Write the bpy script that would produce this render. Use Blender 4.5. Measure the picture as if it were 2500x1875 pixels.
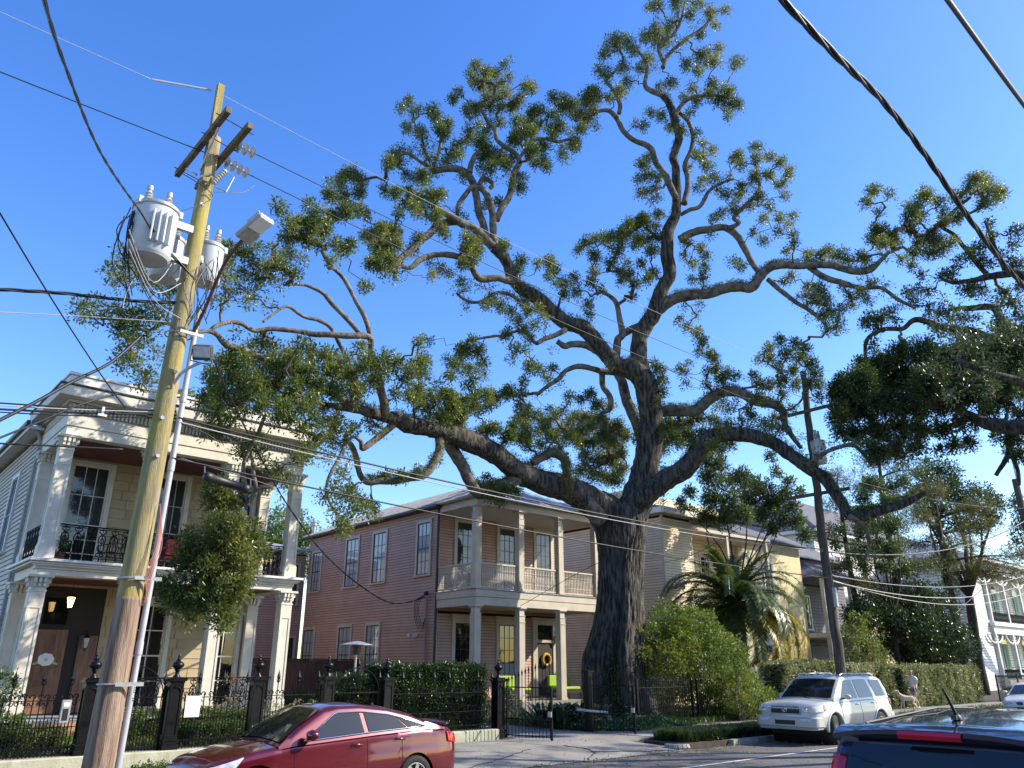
import bpy, math, random
import numpy as np
from mathutils import Vector, Matrix, noise as mnoise
random.seed(7); RNG = np.random.default_rng(7)
SC = bpy.context.scene
for _o in list(bpy.data.objects): bpy.data.objects.remove(_o)
COL = SC.collection

# ------------------------------------------------------------------ camera, sky, sun, exposure
FPX = 1880.0; PITCH = math.atan(692.5/FPX); AZ = math.radians(48.5); EYE = 2.0
_Fh = np.array([math.cos(AZ), math.sin(AZ), 0]); CR = np.array([math.sin(AZ), -math.cos(AZ), 0]); _Z = np.array([0, 0, 1.])
CF = _Fh*math.cos(PITCH)+_Z*math.sin(PITCH); CU = -_Fh*math.sin(PITCH)+_Z*math.cos(PITCH); CP = np.array([0, 0, EYE])
cam = bpy.data.cameras.new('camera'); cam.sensor_width = 36; cam.lens = FPX/2500*36; cam.clip_start = .05; cam.clip_end = 2000
co = bpy.data.objects.new('camera', cam); COL.objects.link(co)
co.matrix_world = Matrix(((CR[0], CU[0], -CF[0], 0), (CR[1], CU[1], -CF[1], 0), (CR[2], CU[2], -CF[2], EYE), (0, 0, 0, 1)))
SC.camera = co
SUN_EL = math.radians(36); SUN_H = np.array([.78, -.625]); SUN_H /= np.linalg.norm(SUN_H)
w = bpy.data.worlds.new('World'); SC.world = w; w.use_nodes = True
nt = w.node_tree; bg = nt.nodes['Background']
sky = nt.nodes.new('ShaderNodeTexSky'); sky.sky_type = 'NISHITA'; sky.sun_disc = False
sky.sun_elevation = SUN_EL; sky.sun_rotation = math.atan2(SUN_H[0], SUN_H[1]); sky.air_density = 1.15; sky.dust_density = .5; sky.ozone_density = 2.6
hs = nt.nodes.new('ShaderNodeHueSaturation'); hs.inputs['Saturation'].default_value = 1.32; hs.inputs['Hue'].default_value = .516
nt.links.new(sky.outputs[0], hs.inputs['Color']); nt.links.new(hs.outputs[0], bg.inputs[0]); bg.inputs[1].default_value = .15
sl = bpy.data.lights.new('sun', 'SUN'); sl.energy = 4.0; sl.angle = math.radians(.55); sl.color = (1, .91, .76)
so = bpy.data.objects.new('sun', sl); COL.objects.link(so)
_sd = Vector((SUN_H[0]*math.cos(SUN_EL), SUN_H[1]*math.cos(SUN_EL), math.sin(SUN_EL)))
so.rotation_euler = _sd.to_track_quat('Z', 'Y').to_euler(); so.location = (30, -20, 40)
SC.view_settings.view_transform = 'Standard'; SC.view_settings.look = 'None'; SC.view_settings.gamma = 1
SC.view_settings.use_curve_mapping = False; SC.view_settings.exposure = 1.08
SC.cycles.max_bounces = 6; SC.cycles.transparent_max_bounces = 8; SC.cycles.diffuse_bounces = 3; SC.cycles.use_denoising = True

def ray(u, v): return CF+CR*(u-1250)/FPX+CU*(937.5-v)/FPX
def atY(u, v, y): d = ray(u, v); return CP+d*y/d[1]
def atX(u, v, x): d = ray(u, v); return CP+d*x/d[0]
def atD(u, v, D):
    d = ray(u, v); return CP+d*D/(d@_Fh)

# ------------------------------------------------------------------ materials
MATS = {}
def mat(name, c1, c2=None, scale=3., rough=.7, bump=0., bscale=20., stretch=(1, 1, 1), metal=0., spec=.5, rand=0., coat=0., emit=None, detail=5., dirt=None, lo=.35, hi=.65, dlo=.52, bdist=.02):
    if name in MATS: return MATS[name]
    m = bpy.data.materials.new(name); m.use_nodes = True; t = m.node_tree; N = t.nodes; L = t.links
    b = N['Principled BSDF']; b.inputs['Roughness'].default_value = rough; b.inputs['Metallic'].default_value = metal
    b.inputs['Specular IOR Level'].default_value = spec; b.inputs['Coat Weight'].default_value = coat; b.inputs['Coat Roughness'].default_value = .04
    tc = N.new('ShaderNodeTexCoord'); mp = N.new('ShaderNodeMapping'); mp.inputs['Scale'].default_value = stretch
    ge = N.new('ShaderNodeNewGeometry'); L.new(ge.outputs['Position'], mp.inputs[0])
    col = None
    if c2 is not None:
        n = N.new('ShaderNodeTexNoise'); n.inputs['Scale'].default_value = scale; n.inputs['Detail'].default_value = detail; L.new(mp.outputs[0], n.inputs['Vector'])
        r = N.new('ShaderNodeValToRGB'); r.color_ramp.elements[0].position = lo; r.color_ramp.elements[1].position = hi
        r.color_ramp.elements[0].color = (*c1, 1); r.color_ramp.elements[1].color = (*c2, 1); L.new(n.outputs[0], r.inputs[0]); col = r.outputs[0]
    else:
        rg = N.new('ShaderNodeRGB'); rg.outputs[0].default_value = (*c1, 1); col = rg.outputs[0]
    if dirt:
        n = N.new('ShaderNodeTexNoise'); n.inputs['Scale'].default_value = dirt[1]; n.inputs['Detail'].default_value = 8; n.inputs['Roughness'].default_value = .7
        mp2 = N.new('ShaderNodeMapping'); mp2.inputs['Scale'].default_value = (1, 1, .35); L.new(ge.outputs['Position'], mp2.inputs[0]); L.new(mp2.outputs[0], n.inputs['Vector'])
        r = N.new('ShaderNodeValToRGB'); r.color_ramp.elements[0].position = dlo; r.color_ramp.elements[1].position = dlo+.2; L.new(n.outputs[0], r.inputs[0])
        mx = N.new('ShaderNodeMix'); mx.data_type = 'RGBA'; ml = N.new('ShaderNodeMath'); ml.operation = 'MULTIPLY'; ml.inputs[1].default_value = dirt[2]
        L.new(r.outputs[0], ml.inputs[0]); L.new(ml.outputs[0], mx.inputs[0]); L.new(col, mx.inputs[6]); mx.inputs[7].default_value = (*dirt[0], 1); col = mx.outputs[2]
    if rand:
        oi = N.new('ShaderNodeObjectInfo'); mr = N.new('ShaderNodeMapRange'); mr.inputs[3].default_value = 1-rand; mr.inputs[4].default_value = 1+rand
        L.new(oi.outputs['Random'], mr.inputs[0]); h = N.new('ShaderNodeHueSaturation'); L.new(mr.outputs[0], h.inputs['Value']); L.new(col, h.inputs['Color']); col = h.outputs[0]
    L.new(col, b.inputs['Base Color'])
    if bump:
        n = N.new('ShaderNodeTexNoise'); n.inputs['Scale'].default_value = bscale; n.inputs['Detail'].default_value = 6; L.new(mp.outputs[0], n.inputs['Vector'])
        bp = N.new('ShaderNodeBump'); bp.inputs['Strength'].default_value = min(1, bump); bp.inputs['Distance'].default_value = bdist*max(1, bump); L.new(n.outputs[0], bp.inputs['Height']); L.new(bp.outputs[0], b.inputs['Normal'])
    if emit: b.inputs['Emission Color'].default_value = (*emit[0], 1); b.inputs['Emission Strength'].default_value = emit[1]
    MATS[name] = m; return m
def leafmat(name, ca, cb, cc, trans=.3, rough=.42, back=.5, nscale=.6):
    if name in MATS: return MATS[name]
    m = bpy.data.materials.new(name); m.use_nodes = True; t = m.node_tree; N = t.nodes; L = t.links
    b = N['Principled BSDF']; b.inputs['Roughness'].default_value = rough; b.inputs['Specular IOR Level'].default_value = .5
    g = N.new('ShaderNodeNewGeometry'); r = N.new('ShaderNodeValToRGB'); e = r.color_ramp.elements
    e[0].position = 0; e[0].color = (*ca, 1); e[1].position = 1; e[1].color = (*cc, 1); k = e.new(.5); k.color = (*cb, 1)
    n = N.new('ShaderNodeTexNoise'); n.inputs['Scale'].default_value = nscale; n.inputs['Detail'].default_value = 2; L.new(g.outputs['Position'], n.inputs['Vector'])
    a = N.new('ShaderNodeMath'); a.operation = 'MULTIPLY_ADD'; a.inputs[1].default_value = .5; L.new(g.outputs['Random Per Island'], a.inputs[0])
    a2 = N.new('ShaderNodeMath'); a2.operation = 'MULTIPLY_ADD'; a2.inputs[1].default_value = 1.6; a2.inputs[2].default_value = -.55; L.new(n.outputs[0], a2.inputs[0]); L.new(a2.outputs[0], a.inputs[2]); L.new(a.outputs[0], r.inputs[0])
    L.new(r.outputs[0], b.inputs['Base Color'])
    tr = N.new('ShaderNodeBsdfTranslucent'); h = N.new('ShaderNodeHueSaturation'); h.inputs['Value'].default_value = 1.6; h.inputs['Hue'].default_value = .485; h.inputs['Saturation'].default_value = 1.1
    L.new(r.outputs[0], h.inputs['Color']); L.new(h.outputs[0], tr.inputs[0])
    mx = N.new('ShaderNodeMixShader'); mx.inputs[0].default_value = trans; L.new(b.outputs[0], mx.inputs[1]); L.new(tr.outputs[0], mx.inputs[2]); L.new(mx.outputs[0], N['Material Output'].inputs[0])
    MATS[name] = m; return m
def glassmat(name, c, rough=.03, wav=.25):
    if name in MATS: return MATS[name]
    m = mat(name, c, rough=rough, spec=.6)
    t = m.node_tree; N = t.nodes; L = t.links; b = N['Principled BSDF']; b.inputs['IOR'].default_value = 1.55
    n = N.new('ShaderNodeTexNoise'); n.inputs['Scale'].default_value = 2.5; bp = N.new('ShaderNodeBump'); bp.inputs['Strength'].default_value = wav; bp.inputs['Distance'].default_value = .01
    g = N.new('ShaderNodeNewGeometry'); L.new(g.outputs['Position'], n.inputs['Vector']); L.new(n.outputs[0], bp.inputs['Height']); L.new(bp.outputs[0], b.inputs['Normal'])
    return m

# ------------------------------------------------------------------ mesh builder
class MB:
    def __init__(s, M=None): s.v = []; s.f = []; s.M = M; s.sm = False
    def add(s, vs, fs):
        b = len(s.v)
        if s.M is not None: vs = [tuple(s.M @ Vector(p)) for p in vs]
        s.v += [tuple(p) for p in vs]; s.f += [tuple(b+i for i in f) for f in fs]; return s
    def box(s, x0, x1, y0, y1, z0, z1, R=None, c=(0, 0, 0)):
        vs = [(x, y, z) for z in (z0, z1) for y in (y0, y1) for x in (x0, x1)]
        if R is not None: vs = [tuple(R @ Vector(p)+Vector(c)) for p in vs]
        return s.add(vs, [(0, 2, 3, 1), (4, 5, 7, 6), (0, 1, 5, 4), (2, 6, 7, 3), (0, 4, 6, 2), (1, 3, 7, 5)])
    def frus(s, cx, cy, z0, z1, a0, b0, a1, b1):
        vs = [(cx+sx*a, cy+sy*b, z) for (z, a, b) in ((z0, a0, b0), (z1, a1, b1)) for sy in (-1, 1) for sx in (-1, 1)]
        return s.add(vs, [(0, 2, 3, 1), (4, 5, 7, 6), (0, 1, 5, 4), (2, 6, 7, 3), (0, 4, 6, 2), (1, 3, 7, 5)])
    def tube(s, pts, r, n=6, cap=True, closed=False):
        pts = [Vector(p) for p in pts]; m = len(pts); rs = r if hasattr(r, '__len__') else [r]*m
        up = Vector((0, 0, 1)); vs = []; nrm = None
        for i, p in enumerate(pts):
            a = pts[(i-1) % m] if (i > 0 or closed) else p; b = pts[(i+1) % m] if (i < m-1 or closed) else p
            t = (b-a); t = t.normalized() if t.length > 1e-9 else Vector((0, 0, 1))
            if nrm is None: nrm = t.cross(up) if abs(t.z) < .95 else t.cross(Vector((1, 0, 0)))
            nrm = nrm-t*nrm.dot(t); nrm.normalize(); bi = t.cross(nrm)
            for k in range(n):
                a_ = 2*math.pi*k/n; vs.append(p+(nrm*math.cos(a_)+bi*math.sin(a_))*rs[i])
        fs = []; R_ = m if closed else m-1
        for i in range(R_):
            for k in range(n):
                a = i*n+k; b = i*n+(k+1) % n; c = ((i+1) % m)*n+(k+1) % n; d = ((i+1) % m)*n+k; fs.append((a, b, c, d))
        if cap and not closed: fs += [tuple(range(n-1, -1, -1)), tuple((m-1)*n+k for k in range(n))]
        return s.add(vs, fs)
    def lathe(s, prof, n=16, c=(0, 0, 0), axis='z'):
        vs = []; fs = []; m = len(prof)
        for r, z in prof:
            for k in range(n):
                a = 2*math.pi*k/n; x, y = r*math.cos(a), r*math.sin(a)
                p = (x, y, z) if axis == 'z' else ((z, x, y) if axis == 'x' else (x, z, y))
                vs.append((p[0]+c[0], p[1]+c[1], p[2]+c[2]))
        for i in range(m-1):
            for k in range(n): fs.append((i*n+k, i*n+(k+1) % n, (i+1)*n+(k+1) % n, (i+1)*n+k))
        fs += [tuple(range(n-1, -1, -1)), tuple((m-1)*n+k for k in range(n))]
        return s.add(vs, fs)
    def prism(s, poly, y0, y1, ax='y'):
        n = len(poly)
        def P(a, b, t): return (a, t, b) if ax == 'y' else ((t, a, b) if ax == 'x' else (a, b, t))
        vs = [P(a, b, y0) for a, b in poly]+[P(a, b, y1) for a, b in poly]
        fs = [tuple(range(n)), tuple(range(2*n-1, n-1, -1))]+[(i, i+n, (i+1) % n+n, (i+1) % n) for i in range(n)]
        return s.add(vs, fs)
    def grid(s, P):  # P: rows x cols of points
        r, c = len(P), len(P[0]); vs = [p for row in P for p in row]
        return s.add(vs, [(i*c+j, i*c+j+1, (i+1)*c+j+1, (i+1)*c+j) for i in range(r-1) for j in range(c-1)])
    def mesh(s, name='m'):
        m = bpy.data.meshes.new(name); m.from_pydata([tuple(map(float, p)) for p in s.v], [], s.f); m.update(); return m
def smooth(o, ang=None):
    d = o.data
    if ang is None:
        d.polygons.foreach_set('use_smooth', [True]*len(d.polygons))
    else:
        d.polygons.foreach_set('use_smooth', [True]*len(d.polygons)); d.set_sharp_from_angle(angle=math.radians(ang))
    return o
def tag(o, label=None, cat=None, group=None, kind=None):
    if label: o['label'] = label
    if cat: o['category'] = cat
    if group: o['group'] = group
    if kind: o['kind'] = kind
    return o
def thing(name, label, cat, loc=(0, 0, 0), rz=0, group=None):
    o = bpy.data.objects.new(name, None); COL.objects.link(o); o.location = loc; o.rotation_euler = (0, 0, rz); o.empty_display_size = .3
    return tag(o, label, cat, group)
def obj(name, mb, m, parent=None, local=False, loc=None, bevel=0, sm=None):
    """links a mesh as one object; children of a thing are given in world coordinates unless local"""
    me = mb if isinstance(mb, bpy.types.Mesh) else mb.mesh(name)
    if m is not None and not me.materials:
        for mm in (m if isinstance(m, (list, tuple)) else [m]): me.materials.append(mm)
    o = bpy.data.objects.new(name, me); COL.objects.link(o)
    if parent is not None:
        o.parent = parent
        if not local and parent.type == 'EMPTY': o.location = -parent.location
    if loc is not None: o.location = (Vector(o.location)+Vector(loc))
    if bevel:
        b = o.modifiers.new('bevel', 'BEVEL'); b.width = bevel; b.segments = 1; b.limit_method = 'ANGLE'
    if sm is not None: smooth(o, sm)
    return o
def struct(name, mb, m, **k): o = obj(name, mb, m, **k); o['kind'] = 'structure'; return o
def copy_tree(o, parent=None, loc=None, rz=None, label=None):
    c = o.copy(); COL.objects.link(c)
    if parent: c.parent = parent
    if loc is not None: c.location = loc
    if rz is not None: c.rotation_euler = (0, 0, rz)
    if label: c['label'] = label
    for ch in o.children: copy_tree(ch, c)
    return c
def frame(origin, ux, n):
    """wall frame: local x along the wall, local y INTO the wall (away from the viewer), z up"""
    ux = Vector(ux).normalized(); n = Vector(n).normalized(); M = Matrix(((ux.x, -n.x, 0, origin[0]), (ux.y, -n.y, 0, origin[1]), (0, 0, 1, origin[2]), (0, 0, 0, 1)))
    return M
def catmull(P, k=6):
    P = np.array(P, float); out = []; n = len(P)
    for i in range(n-1):
        p0 = P[max(i-1, 0)]; p1 = P[i]; p2 = P[i+1]; p3 = P[min(i+2, n-1)]
        for j in range(k):
            t = j/k; out.append(.5*((2*p1)+(-p0+p2)*t+(2*p0-5*p1+4*p2-p3)*t*t+(-p0+3*p1-3*p2+p3)*t**3))
    out.append(P[-1]); return np.array(out)
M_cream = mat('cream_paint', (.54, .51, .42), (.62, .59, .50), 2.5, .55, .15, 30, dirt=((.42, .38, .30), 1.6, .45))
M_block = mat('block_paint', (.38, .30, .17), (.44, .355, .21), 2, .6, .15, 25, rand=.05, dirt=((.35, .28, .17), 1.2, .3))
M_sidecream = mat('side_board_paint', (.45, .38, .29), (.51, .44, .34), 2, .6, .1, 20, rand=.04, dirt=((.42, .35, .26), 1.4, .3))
M_pink = mat('pink_board_paint', (.40, .25, .185), (.46, .295, .225), 1.5, .6, .12, 25, rand=.05, dirt=((.33, .22, .19), 1.1, .4))
M_ptrim = mat('taupe_trim_paint', (.42, .37, .29), (.49, .435, .35), 2, .55, .1, 20, dirt=((.38, .33, .27), 1.5, .35))
M_pdark = mat('dark_sash_paint', (.035, .025, .022), rough=.45)
M_white = mat('white_paint', (.60, .60, .56), (.68, .67, .63), 3, .5, dirt=((.45, .43, .38), 1.4, .35))
M_maroon = mat('maroon_ceiling', (.10, .028, .022), (.14, .04, .03), 3, .6, .1, 20)
M_taupeceil = mat('taupe_ceiling', (.42, .38, .33), rough=.7)
M_iron = mat('black_iron', (.003, .003, .004), (.007, .007, .008), 20, .34, .15, 60, spec=.28)
M_glass = glassmat('window_glass', (.03, .035, .04))
M_glasspale = glassmat('curtained_glass', (.30, .34, .37), .04)
M_glassdark = glassmat('dark_glass', (.008, .009, .01))
M_metalroof = mat('galvanised_roof', (.34, .34, .33), (.46, .46, .44), 2, .45, .1, 20, metal=.35, dirt=((.25, .22, .19), 1, .5))
M_gutter = mat('dark_gutter', (.035, .03, .03), rough=.5)
M_grey = mat('grey_flashing', (.30, .31, .31), rough=.6)
M_shingle = mat('slate_shingle', (.07, .07, .08), (.12, .12, .13), 8, .8, .4, 40, rand=.15)
M_wood = mat('brown_plank', (.10, .038, .022), (.17, .07, .038), 4, .65, .4, 18, (3, 3, .4), rand=.25)
M_woodgrey = mat('weathered_plank', (.20, .13, .09), (.30, .21, .15), 4, .75, .5, 18, (3, 3, .4), rand=.25)
M_door = mat('old_brown_door', (.13, .06, .03), (.24, .125, .07), 5, .55, .4, 14, (2.5, 2.5, .3))
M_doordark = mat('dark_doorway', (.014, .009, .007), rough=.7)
M_redwood = mat('red_lacquer', (.45, .02, .02), rough=.4)
M_asphalt = mat('asphalt', (.085, .082, .076), (.125, .12, .11), 1.3, .9, .5, 60, dirt=((.05, .048, .045), .35, .6))
M_concrete = mat('concrete', (.20, .19, .165), (.27, .255, .22), .9, .9, .5, 45, dirt=((.15, .14, .125), .6, .7))
M_kerb = mat('kerb_concrete', (.24, .23, .21), (.36, .35, .32), 3, .9, .6, 30, dirt=((.09, .085, .08), 1.2, .7))
M_coping = mat('mossy_coping', (.33, .33, .22), (.44, .43, .32), 2, .85, .4, 25, dirt=((.12, .14, .06), 1.3, .7))
M_soil = mat('dark_soil', (.035, .026, .018), (.07, .052, .036), 5, .95, .8, 25)
M_lawn = mat('ground_green', (.035, .05, .015), (.06, .075, .025), 2, .95, .8, 30)
M_brick = mat('old_brick', (.34, .19, .12), (.46, .29, .19), 9, .85, .5, 40, rand=.2)
M_line = mat('road_paint', (.42, .41, .38), (.60, .58, .54), 6, .8)
M_bark = mat('oak_bark', (.014, .012, .010), (.10, .086, .068), 5, .95, 1.8, 12, (1.8, 1.8, .38), dirt=((.13, .125, .095), 1.3, .45), lo=.40, hi=.62, bdist=.03)
M_limb = mat('limb_bark', (.055, .048, .038), (.19, .165, .13), 4.5, .92, 1.5, 14, (1, 1, 1), dirt=((.27, .26, .20), 2.2, .5), bdist=.025)
M_twig = mat('twig_bark', (.075, .058, .042), (.16, .13, .10), 3, .9)
M_darkbark = mat('dark_bark', (.022, .018, .014), (.055, .045, .035), 5, .95, 1.2, 14, (1.5, 1.5, .5))
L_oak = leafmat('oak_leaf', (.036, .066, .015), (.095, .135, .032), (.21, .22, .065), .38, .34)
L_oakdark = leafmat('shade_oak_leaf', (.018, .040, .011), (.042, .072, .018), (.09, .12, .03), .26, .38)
L_lime = leafmat('lime_leaf', (.06, .11, .018), (.11, .165, .028), (.19, .22, .045), .38, .5)
L_mid = leafmat('mid_green_leaf', (.03, .06, .015), (.06, .10, .026), (.11, .15, .042), .3, .45)
L_hedge = leafmat('hedge_leaf', (.016, .038, .010), (.032, .062, .016), (.065, .10, .026), .2, .32, nscale=1.2)
L_jasmine = leafmat('pale_hedge_leaf', (.085, .115, .038), (.17, .195, .085), (.33, .34, .19), .3, .4)
L_box = leafmat('box_leaf', (.045, .085, .012), (.085, .135, .022), (.14, .19, .035), .35, .5)
L_ivy = leafmat('ivy_leaf', (.018, .048, .012), (.035, .08, .018), (.065, .13, .03), .25, .38)
L_fern = leafmat('fern_leaf', (.045, .07, .015), (.085, .12, .022), (.13, .16, .03), .35, .6)
L_pine = leafmat('pine_needle', (.045, .06, .015), (.095, .10, .028), (.19, .17, .045), .3, .6)
L_palm = leafmat('palm_leaf', (.035, .062, .018), (.065, .10, .028), (.11, .145, .04), .25, .38)
L_palmy = leafmat('yellow_palm_leaf', (.12, .14, .02), (.25, .22, .025), (.40, .29, .03), .35, .45)
L_aspid = leafmat('broad_leaf', (.012, .032, .010), (.02, .048, .015), (.035, .07, .022), .15, .28)
L_dry = leafmat('dry_leaf', (.14, .08, .035), (.22, .14, .06), (.30, .21, .11), .25, .7)
M_pole = mat('pole_wood', (.15, .12, .07), (.32, .27, .17), 3.2, .85, 1.0, 20, (5, 5, .3), dirt=((.40, .33, .045), 1.0, .92), lo=.3, hi=.62, dlo=.44)
M_polelow = mat('pole_base_wood', (.14, .08, .05), (.34, .25, .18), 3.2, .85, 1.1, 18, (5, 5, .3), dirt=((.36, .11, .03), 1.4, .8), lo=.32, hi=.6, dlo=.54)
M_poledark = mat('creosote_pole_wood', (.045, .035, .028), (.12, .10, .08), 3, .9, .7, 16, (4, 4, .35))
M_arm = mat('crossarm_wood', (.085, .065, .04), (.17, .14, .08), 4, .85, .5, 25, (1, 1, 1))
M_armend = mat('sawn_end_wood', (.33, .27, .13), (.42, .35, .2), 9, .85)
M_pvc = mat('grey_conduit', (.38, .38, .41), (.45, .45, .47), 3, .45)
M_tank = mat('tank_grey', (.44, .47, .50), (.52, .55, .57), 2, .38, .05, 8, spec=.6, dirt=((.33, .34, .35), 1.1, .4))
M_porc = mat('porcelain', (.42, .41, .39), rough=.25)
M_porcb = mat('rusty_cap', (.20, .10, .07), (.30, .2, .16), 20, .7)
M_steel = mat('galvanised_steel', (.38, .38, .37), (.48, .48, .47), 8, .45, metal=.6)
M_rust = mat('rusty_steel', (.09, .035, .02), (.16, .07, .04), 9, .8, .4, 40)
M_cable = mat('black_cable', (.012, .012, .013), rough=.5)
M_cablegrey = mat('pale_cable', (.42, .41, .39), rough=.6)
M_fix = mat('lamp_housing_grey', (.40, .41, .42), (.46, .47, .48), 6, .5)
M_lens = mat('lamp_lens', (.75, .76, .74), rough=.15)
M_bronze = mat('bronze_housing', (.07, .06, .05), rough=.5)
M_tyre = mat('tyre_rubber', (.014, .014, .014), (.02, .02, .02), 20, .85, .4, 60)
M_rim = mat('alloy_rim', (.52, .53, .54), rough=.28, metal=.8)
M_black = mat('black_plastic', (.012, .012, .013), rough=.5)
M_chrome = mat('chrome', (.75, .75, .76), rough=.1, metal=1)
M_carred = mat('red_car_paint', (.11, .001, .009), rough=.25, coat=1., metal=.35, spec=.6)
M_carwhite = mat('pearl_white_paint', (.44, .45, .415), rough=.3, coat=.7)
M_carwhite2 = mat('white_car_paint', (.70, .71, .70), rough=.3, coat=.8)
M_carblue = mat('navy_car_paint', (.008, .016, .05), rough=.24, coat=1., metal=.3, spec=.6)
M_carglass = glassmat('car_glass', (.012, .016, .015), .02, .02)
M_red = mat('red_lens', (.5, .008, .02), rough=.12, coat=1.)
M_amber = mat('amber_lens', (.55, .10, .03), rough=.15, coat=1.)
M_lampglass = mat('headlamp_glass', (.42, .45, .47), (.62, .65, .67), 14, .08, spec=1., coat=1.)
M_skin = mat('skin', (.52, .30, .21), rough=.5)
M_hair = mat('dark_hair', (.03, .018, .012), rough=.5)
M_shirt = mat('white_shirt', (.66, .65, .62), (.74, .73, .70), 9, .8)
M_shorts = mat('grey_shorts', (.16, .17, .17), rough=.8)
M_shoe = mat('pale_shoe', (.5, .5, .5), rough=.6)
M_fur = mat('cream_fur', (.55, .44, .30), (.68, .58, .44), 12, .9, .8, 40)
M_green = mat('green_shutter_paint', (.02, .16, .10), (.035, .21, .13), 5, .5)
M_paper = mat('white_notice', (.78, .78, .76), rough=.6)
M_limecush = mat('lime_cushion', (.26, .38, .04), rough=.8)
M_yellowflower = mat('yellow_wreath', (.55, .33, .04), (.3, .2, .05), 20, .8)

M_gapshade = mat('board_gap_shade', (.012, .010, .009), rough=.95)  # near-black colour for the painted-in shade between siding boards
# ------------------------------------------------------------------ foliage and tree builders
def mesh_np(name, V, F):
    me = bpy.data.meshes.new(name); V = np.asarray(V, np.float32); F = np.asarray(F, np.int32); k = F.shape[1]
    me.vertices.add(len(V)); me.vertices.foreach_set('co', V.ravel()); me.loops.add(F.size); me.loops.foreach_set('vertex_index', F.ravel())
    me.polygons.add(len(F)); me.polygons.foreach_set('loop_start', np.arange(0, F.size, k, dtype=np.int32)); me.polygons.foreach_set('loop_total', np.full(len(F), k, np.int32))
    me.update(calc_edges=True); return me
def unit(a): return a/np.maximum(np.linalg.norm(a, axis=-1, keepdims=True), 1e-9)
def leaves(C, per, rad, L, wid=.42, up=.35, name='leaves', outdir=None, droop=0.):
    """rosettes of folded leaf faces round the centres C"""
    C = np.repeat(np.asarray(C), per, axis=0); n = len(C)
    d = RNG.normal(size=(n, 3)); d[:, 2] += up
    if outdir is not None: d += np.repeat(outdir, per, axis=0)
    d = unit(d); p = C+d*rad*RNG.uniform(.15, 1, (n, 1))
    ax = unit(d+RNG.normal(size=(n, 3))*.45-np.array([0, 0, droop])); s = unit(np.cross(ax, unit(RNG.normal(size=(n, 3))*.6+np.array([0, 0, 1.])))); nn = np.cross(s, ax)
    l = L*RNG.uniform(.65, 1.25, (n, 1)); h = l*wid*.5
    V = np.stack([p, p+ax*l*.5+s*h+nn*h*.35, p+ax*l, p+ax*l*.5-s*h+nn*h*.35], 1).reshape(-1, 3)
    b = np.arange(n)*4; F = np.concatenate([np.stack([b, b+1, b+2], 1), np.stack([b, b+2, b+3], 1)])
    return mesh_np(name, V, F)
def seg_mesh(A, B, ra, rb, k=4, name='twigs'):
    t = unit(B-A); s = unit(np.cross(t, np.array([.3, .2, .93]))); u = np.cross(s, t); V = []
    for P, r in ((A, ra), (B, rb)):
        for i in range(k):
            a = 2*math.pi*i/k; V.append(P+(s*math.cos(a)+u*math.sin(a))*r[:, None])
    V = np.stack(V, 1).reshape(-1, 3); b = np.arange(len(A))*2*k
    F = np.concatenate([np.stack([b+i, b+(i+1) % k, b+k+(i+1) % k, b+k+i], 1) for i in range(k)]); return mesh_np(name, V, F)
def limb_mesh(P, R, n=12, rough=.09, seed=0, k=6):
    C = catmull(P, k); Rr = catmull(np.stack([R, R, R], 1), k)[:, 0]; C = C+np.array([[mnoise.noise(Vector(c)*1.3+Vector((seed, 0, 0))), mnoise.noise(Vector(c)*1.3+Vector((0, seed+9, 0))), mnoise.noise(Vector(c)*1.3+Vector((0, 5, seed)))] for c in C])*np.minimum(Rr, .1)[:, None]*.6
    m = MB(); m.tube(C, Rr, n); vs = []
    for i, p in enumerate(m.v):
        c = C[min(i//n, len(C)-1)]; q = Vector(p)-Vector(c); f = 1+rough*(mnoise.noise(Vector(p)*3.5+Vector((seed, 3, 1)))+.9*mnoise.noise(Vector(p)*9)); vs.append(tuple(Vector(c)+q*f))
    m.v = vs; return m, C, Rr
def grow(root, skel, tufts, leafM, twigM, per=40, trad=.24, L=.11, up=.35, rtw=.0055, link=True, twigs=True, crown='crown', wid=.42, droop=0.):
    tufts = np.asarray(tufts)
    if twigs and len(skel):
        nodes = np.zeros((len(skel)+len(tufts)*4, 3)); n = len(skel); nodes[:n] = skel; par = np.full(len(nodes), -1); isn = n
        d0 = np.array([np.min(np.sum((skel-t)**2, 1)) for t in tufts]); order = np.argsort(d0); leafnode = []
        for ti in order:
            t = tufts[ti]; dd = np.sum((nodes[:n]-t)**2, 1); j = int(np.argmin(dd)); p = nodes[j]; q = math.sqrt(dd[j])
            prev = j; jit = RNG.normal(size=(3, 3))*q*.10
            for i in (1, 2, 3):
                f = i/4; pt = p+(t-p)*f+jit[i-1]+np.array([0, 0, math.sin(f*3.14)*q*.07]); nodes[n] = pt; par[n] = prev; prev = n; n += 1
            nodes[n] = t; par[n] = prev; leafnode.append(n); n += 1
        load = np.zeros(n)
        load[leafnode] = 1
        for i in range(n-1, isn-1, -1):
            if par[i] >= isn: load[par[i]] += load[i]
        idx = np.arange(isn, n); r = np.clip(rtw*np.power(load, .52), .006, .11); pr = np.where(par[idx] >= isn, r[np.maximum(par[idx], 0)], r[idx]*1.25)
        tw = obj('twigs', seg_mesh(nodes[par[idx]], nodes[idx], np.minimum(pr, r[idx]*1.5), r[idx]), twigM, root); tw['kind'] = 'stuff'; smooth(tw)
    o = obj(crown, leaves(tufts, per, trad, L, wid, up, droop=droop), leafM, root); o['kind'] = 'stuff'; return o
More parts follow.
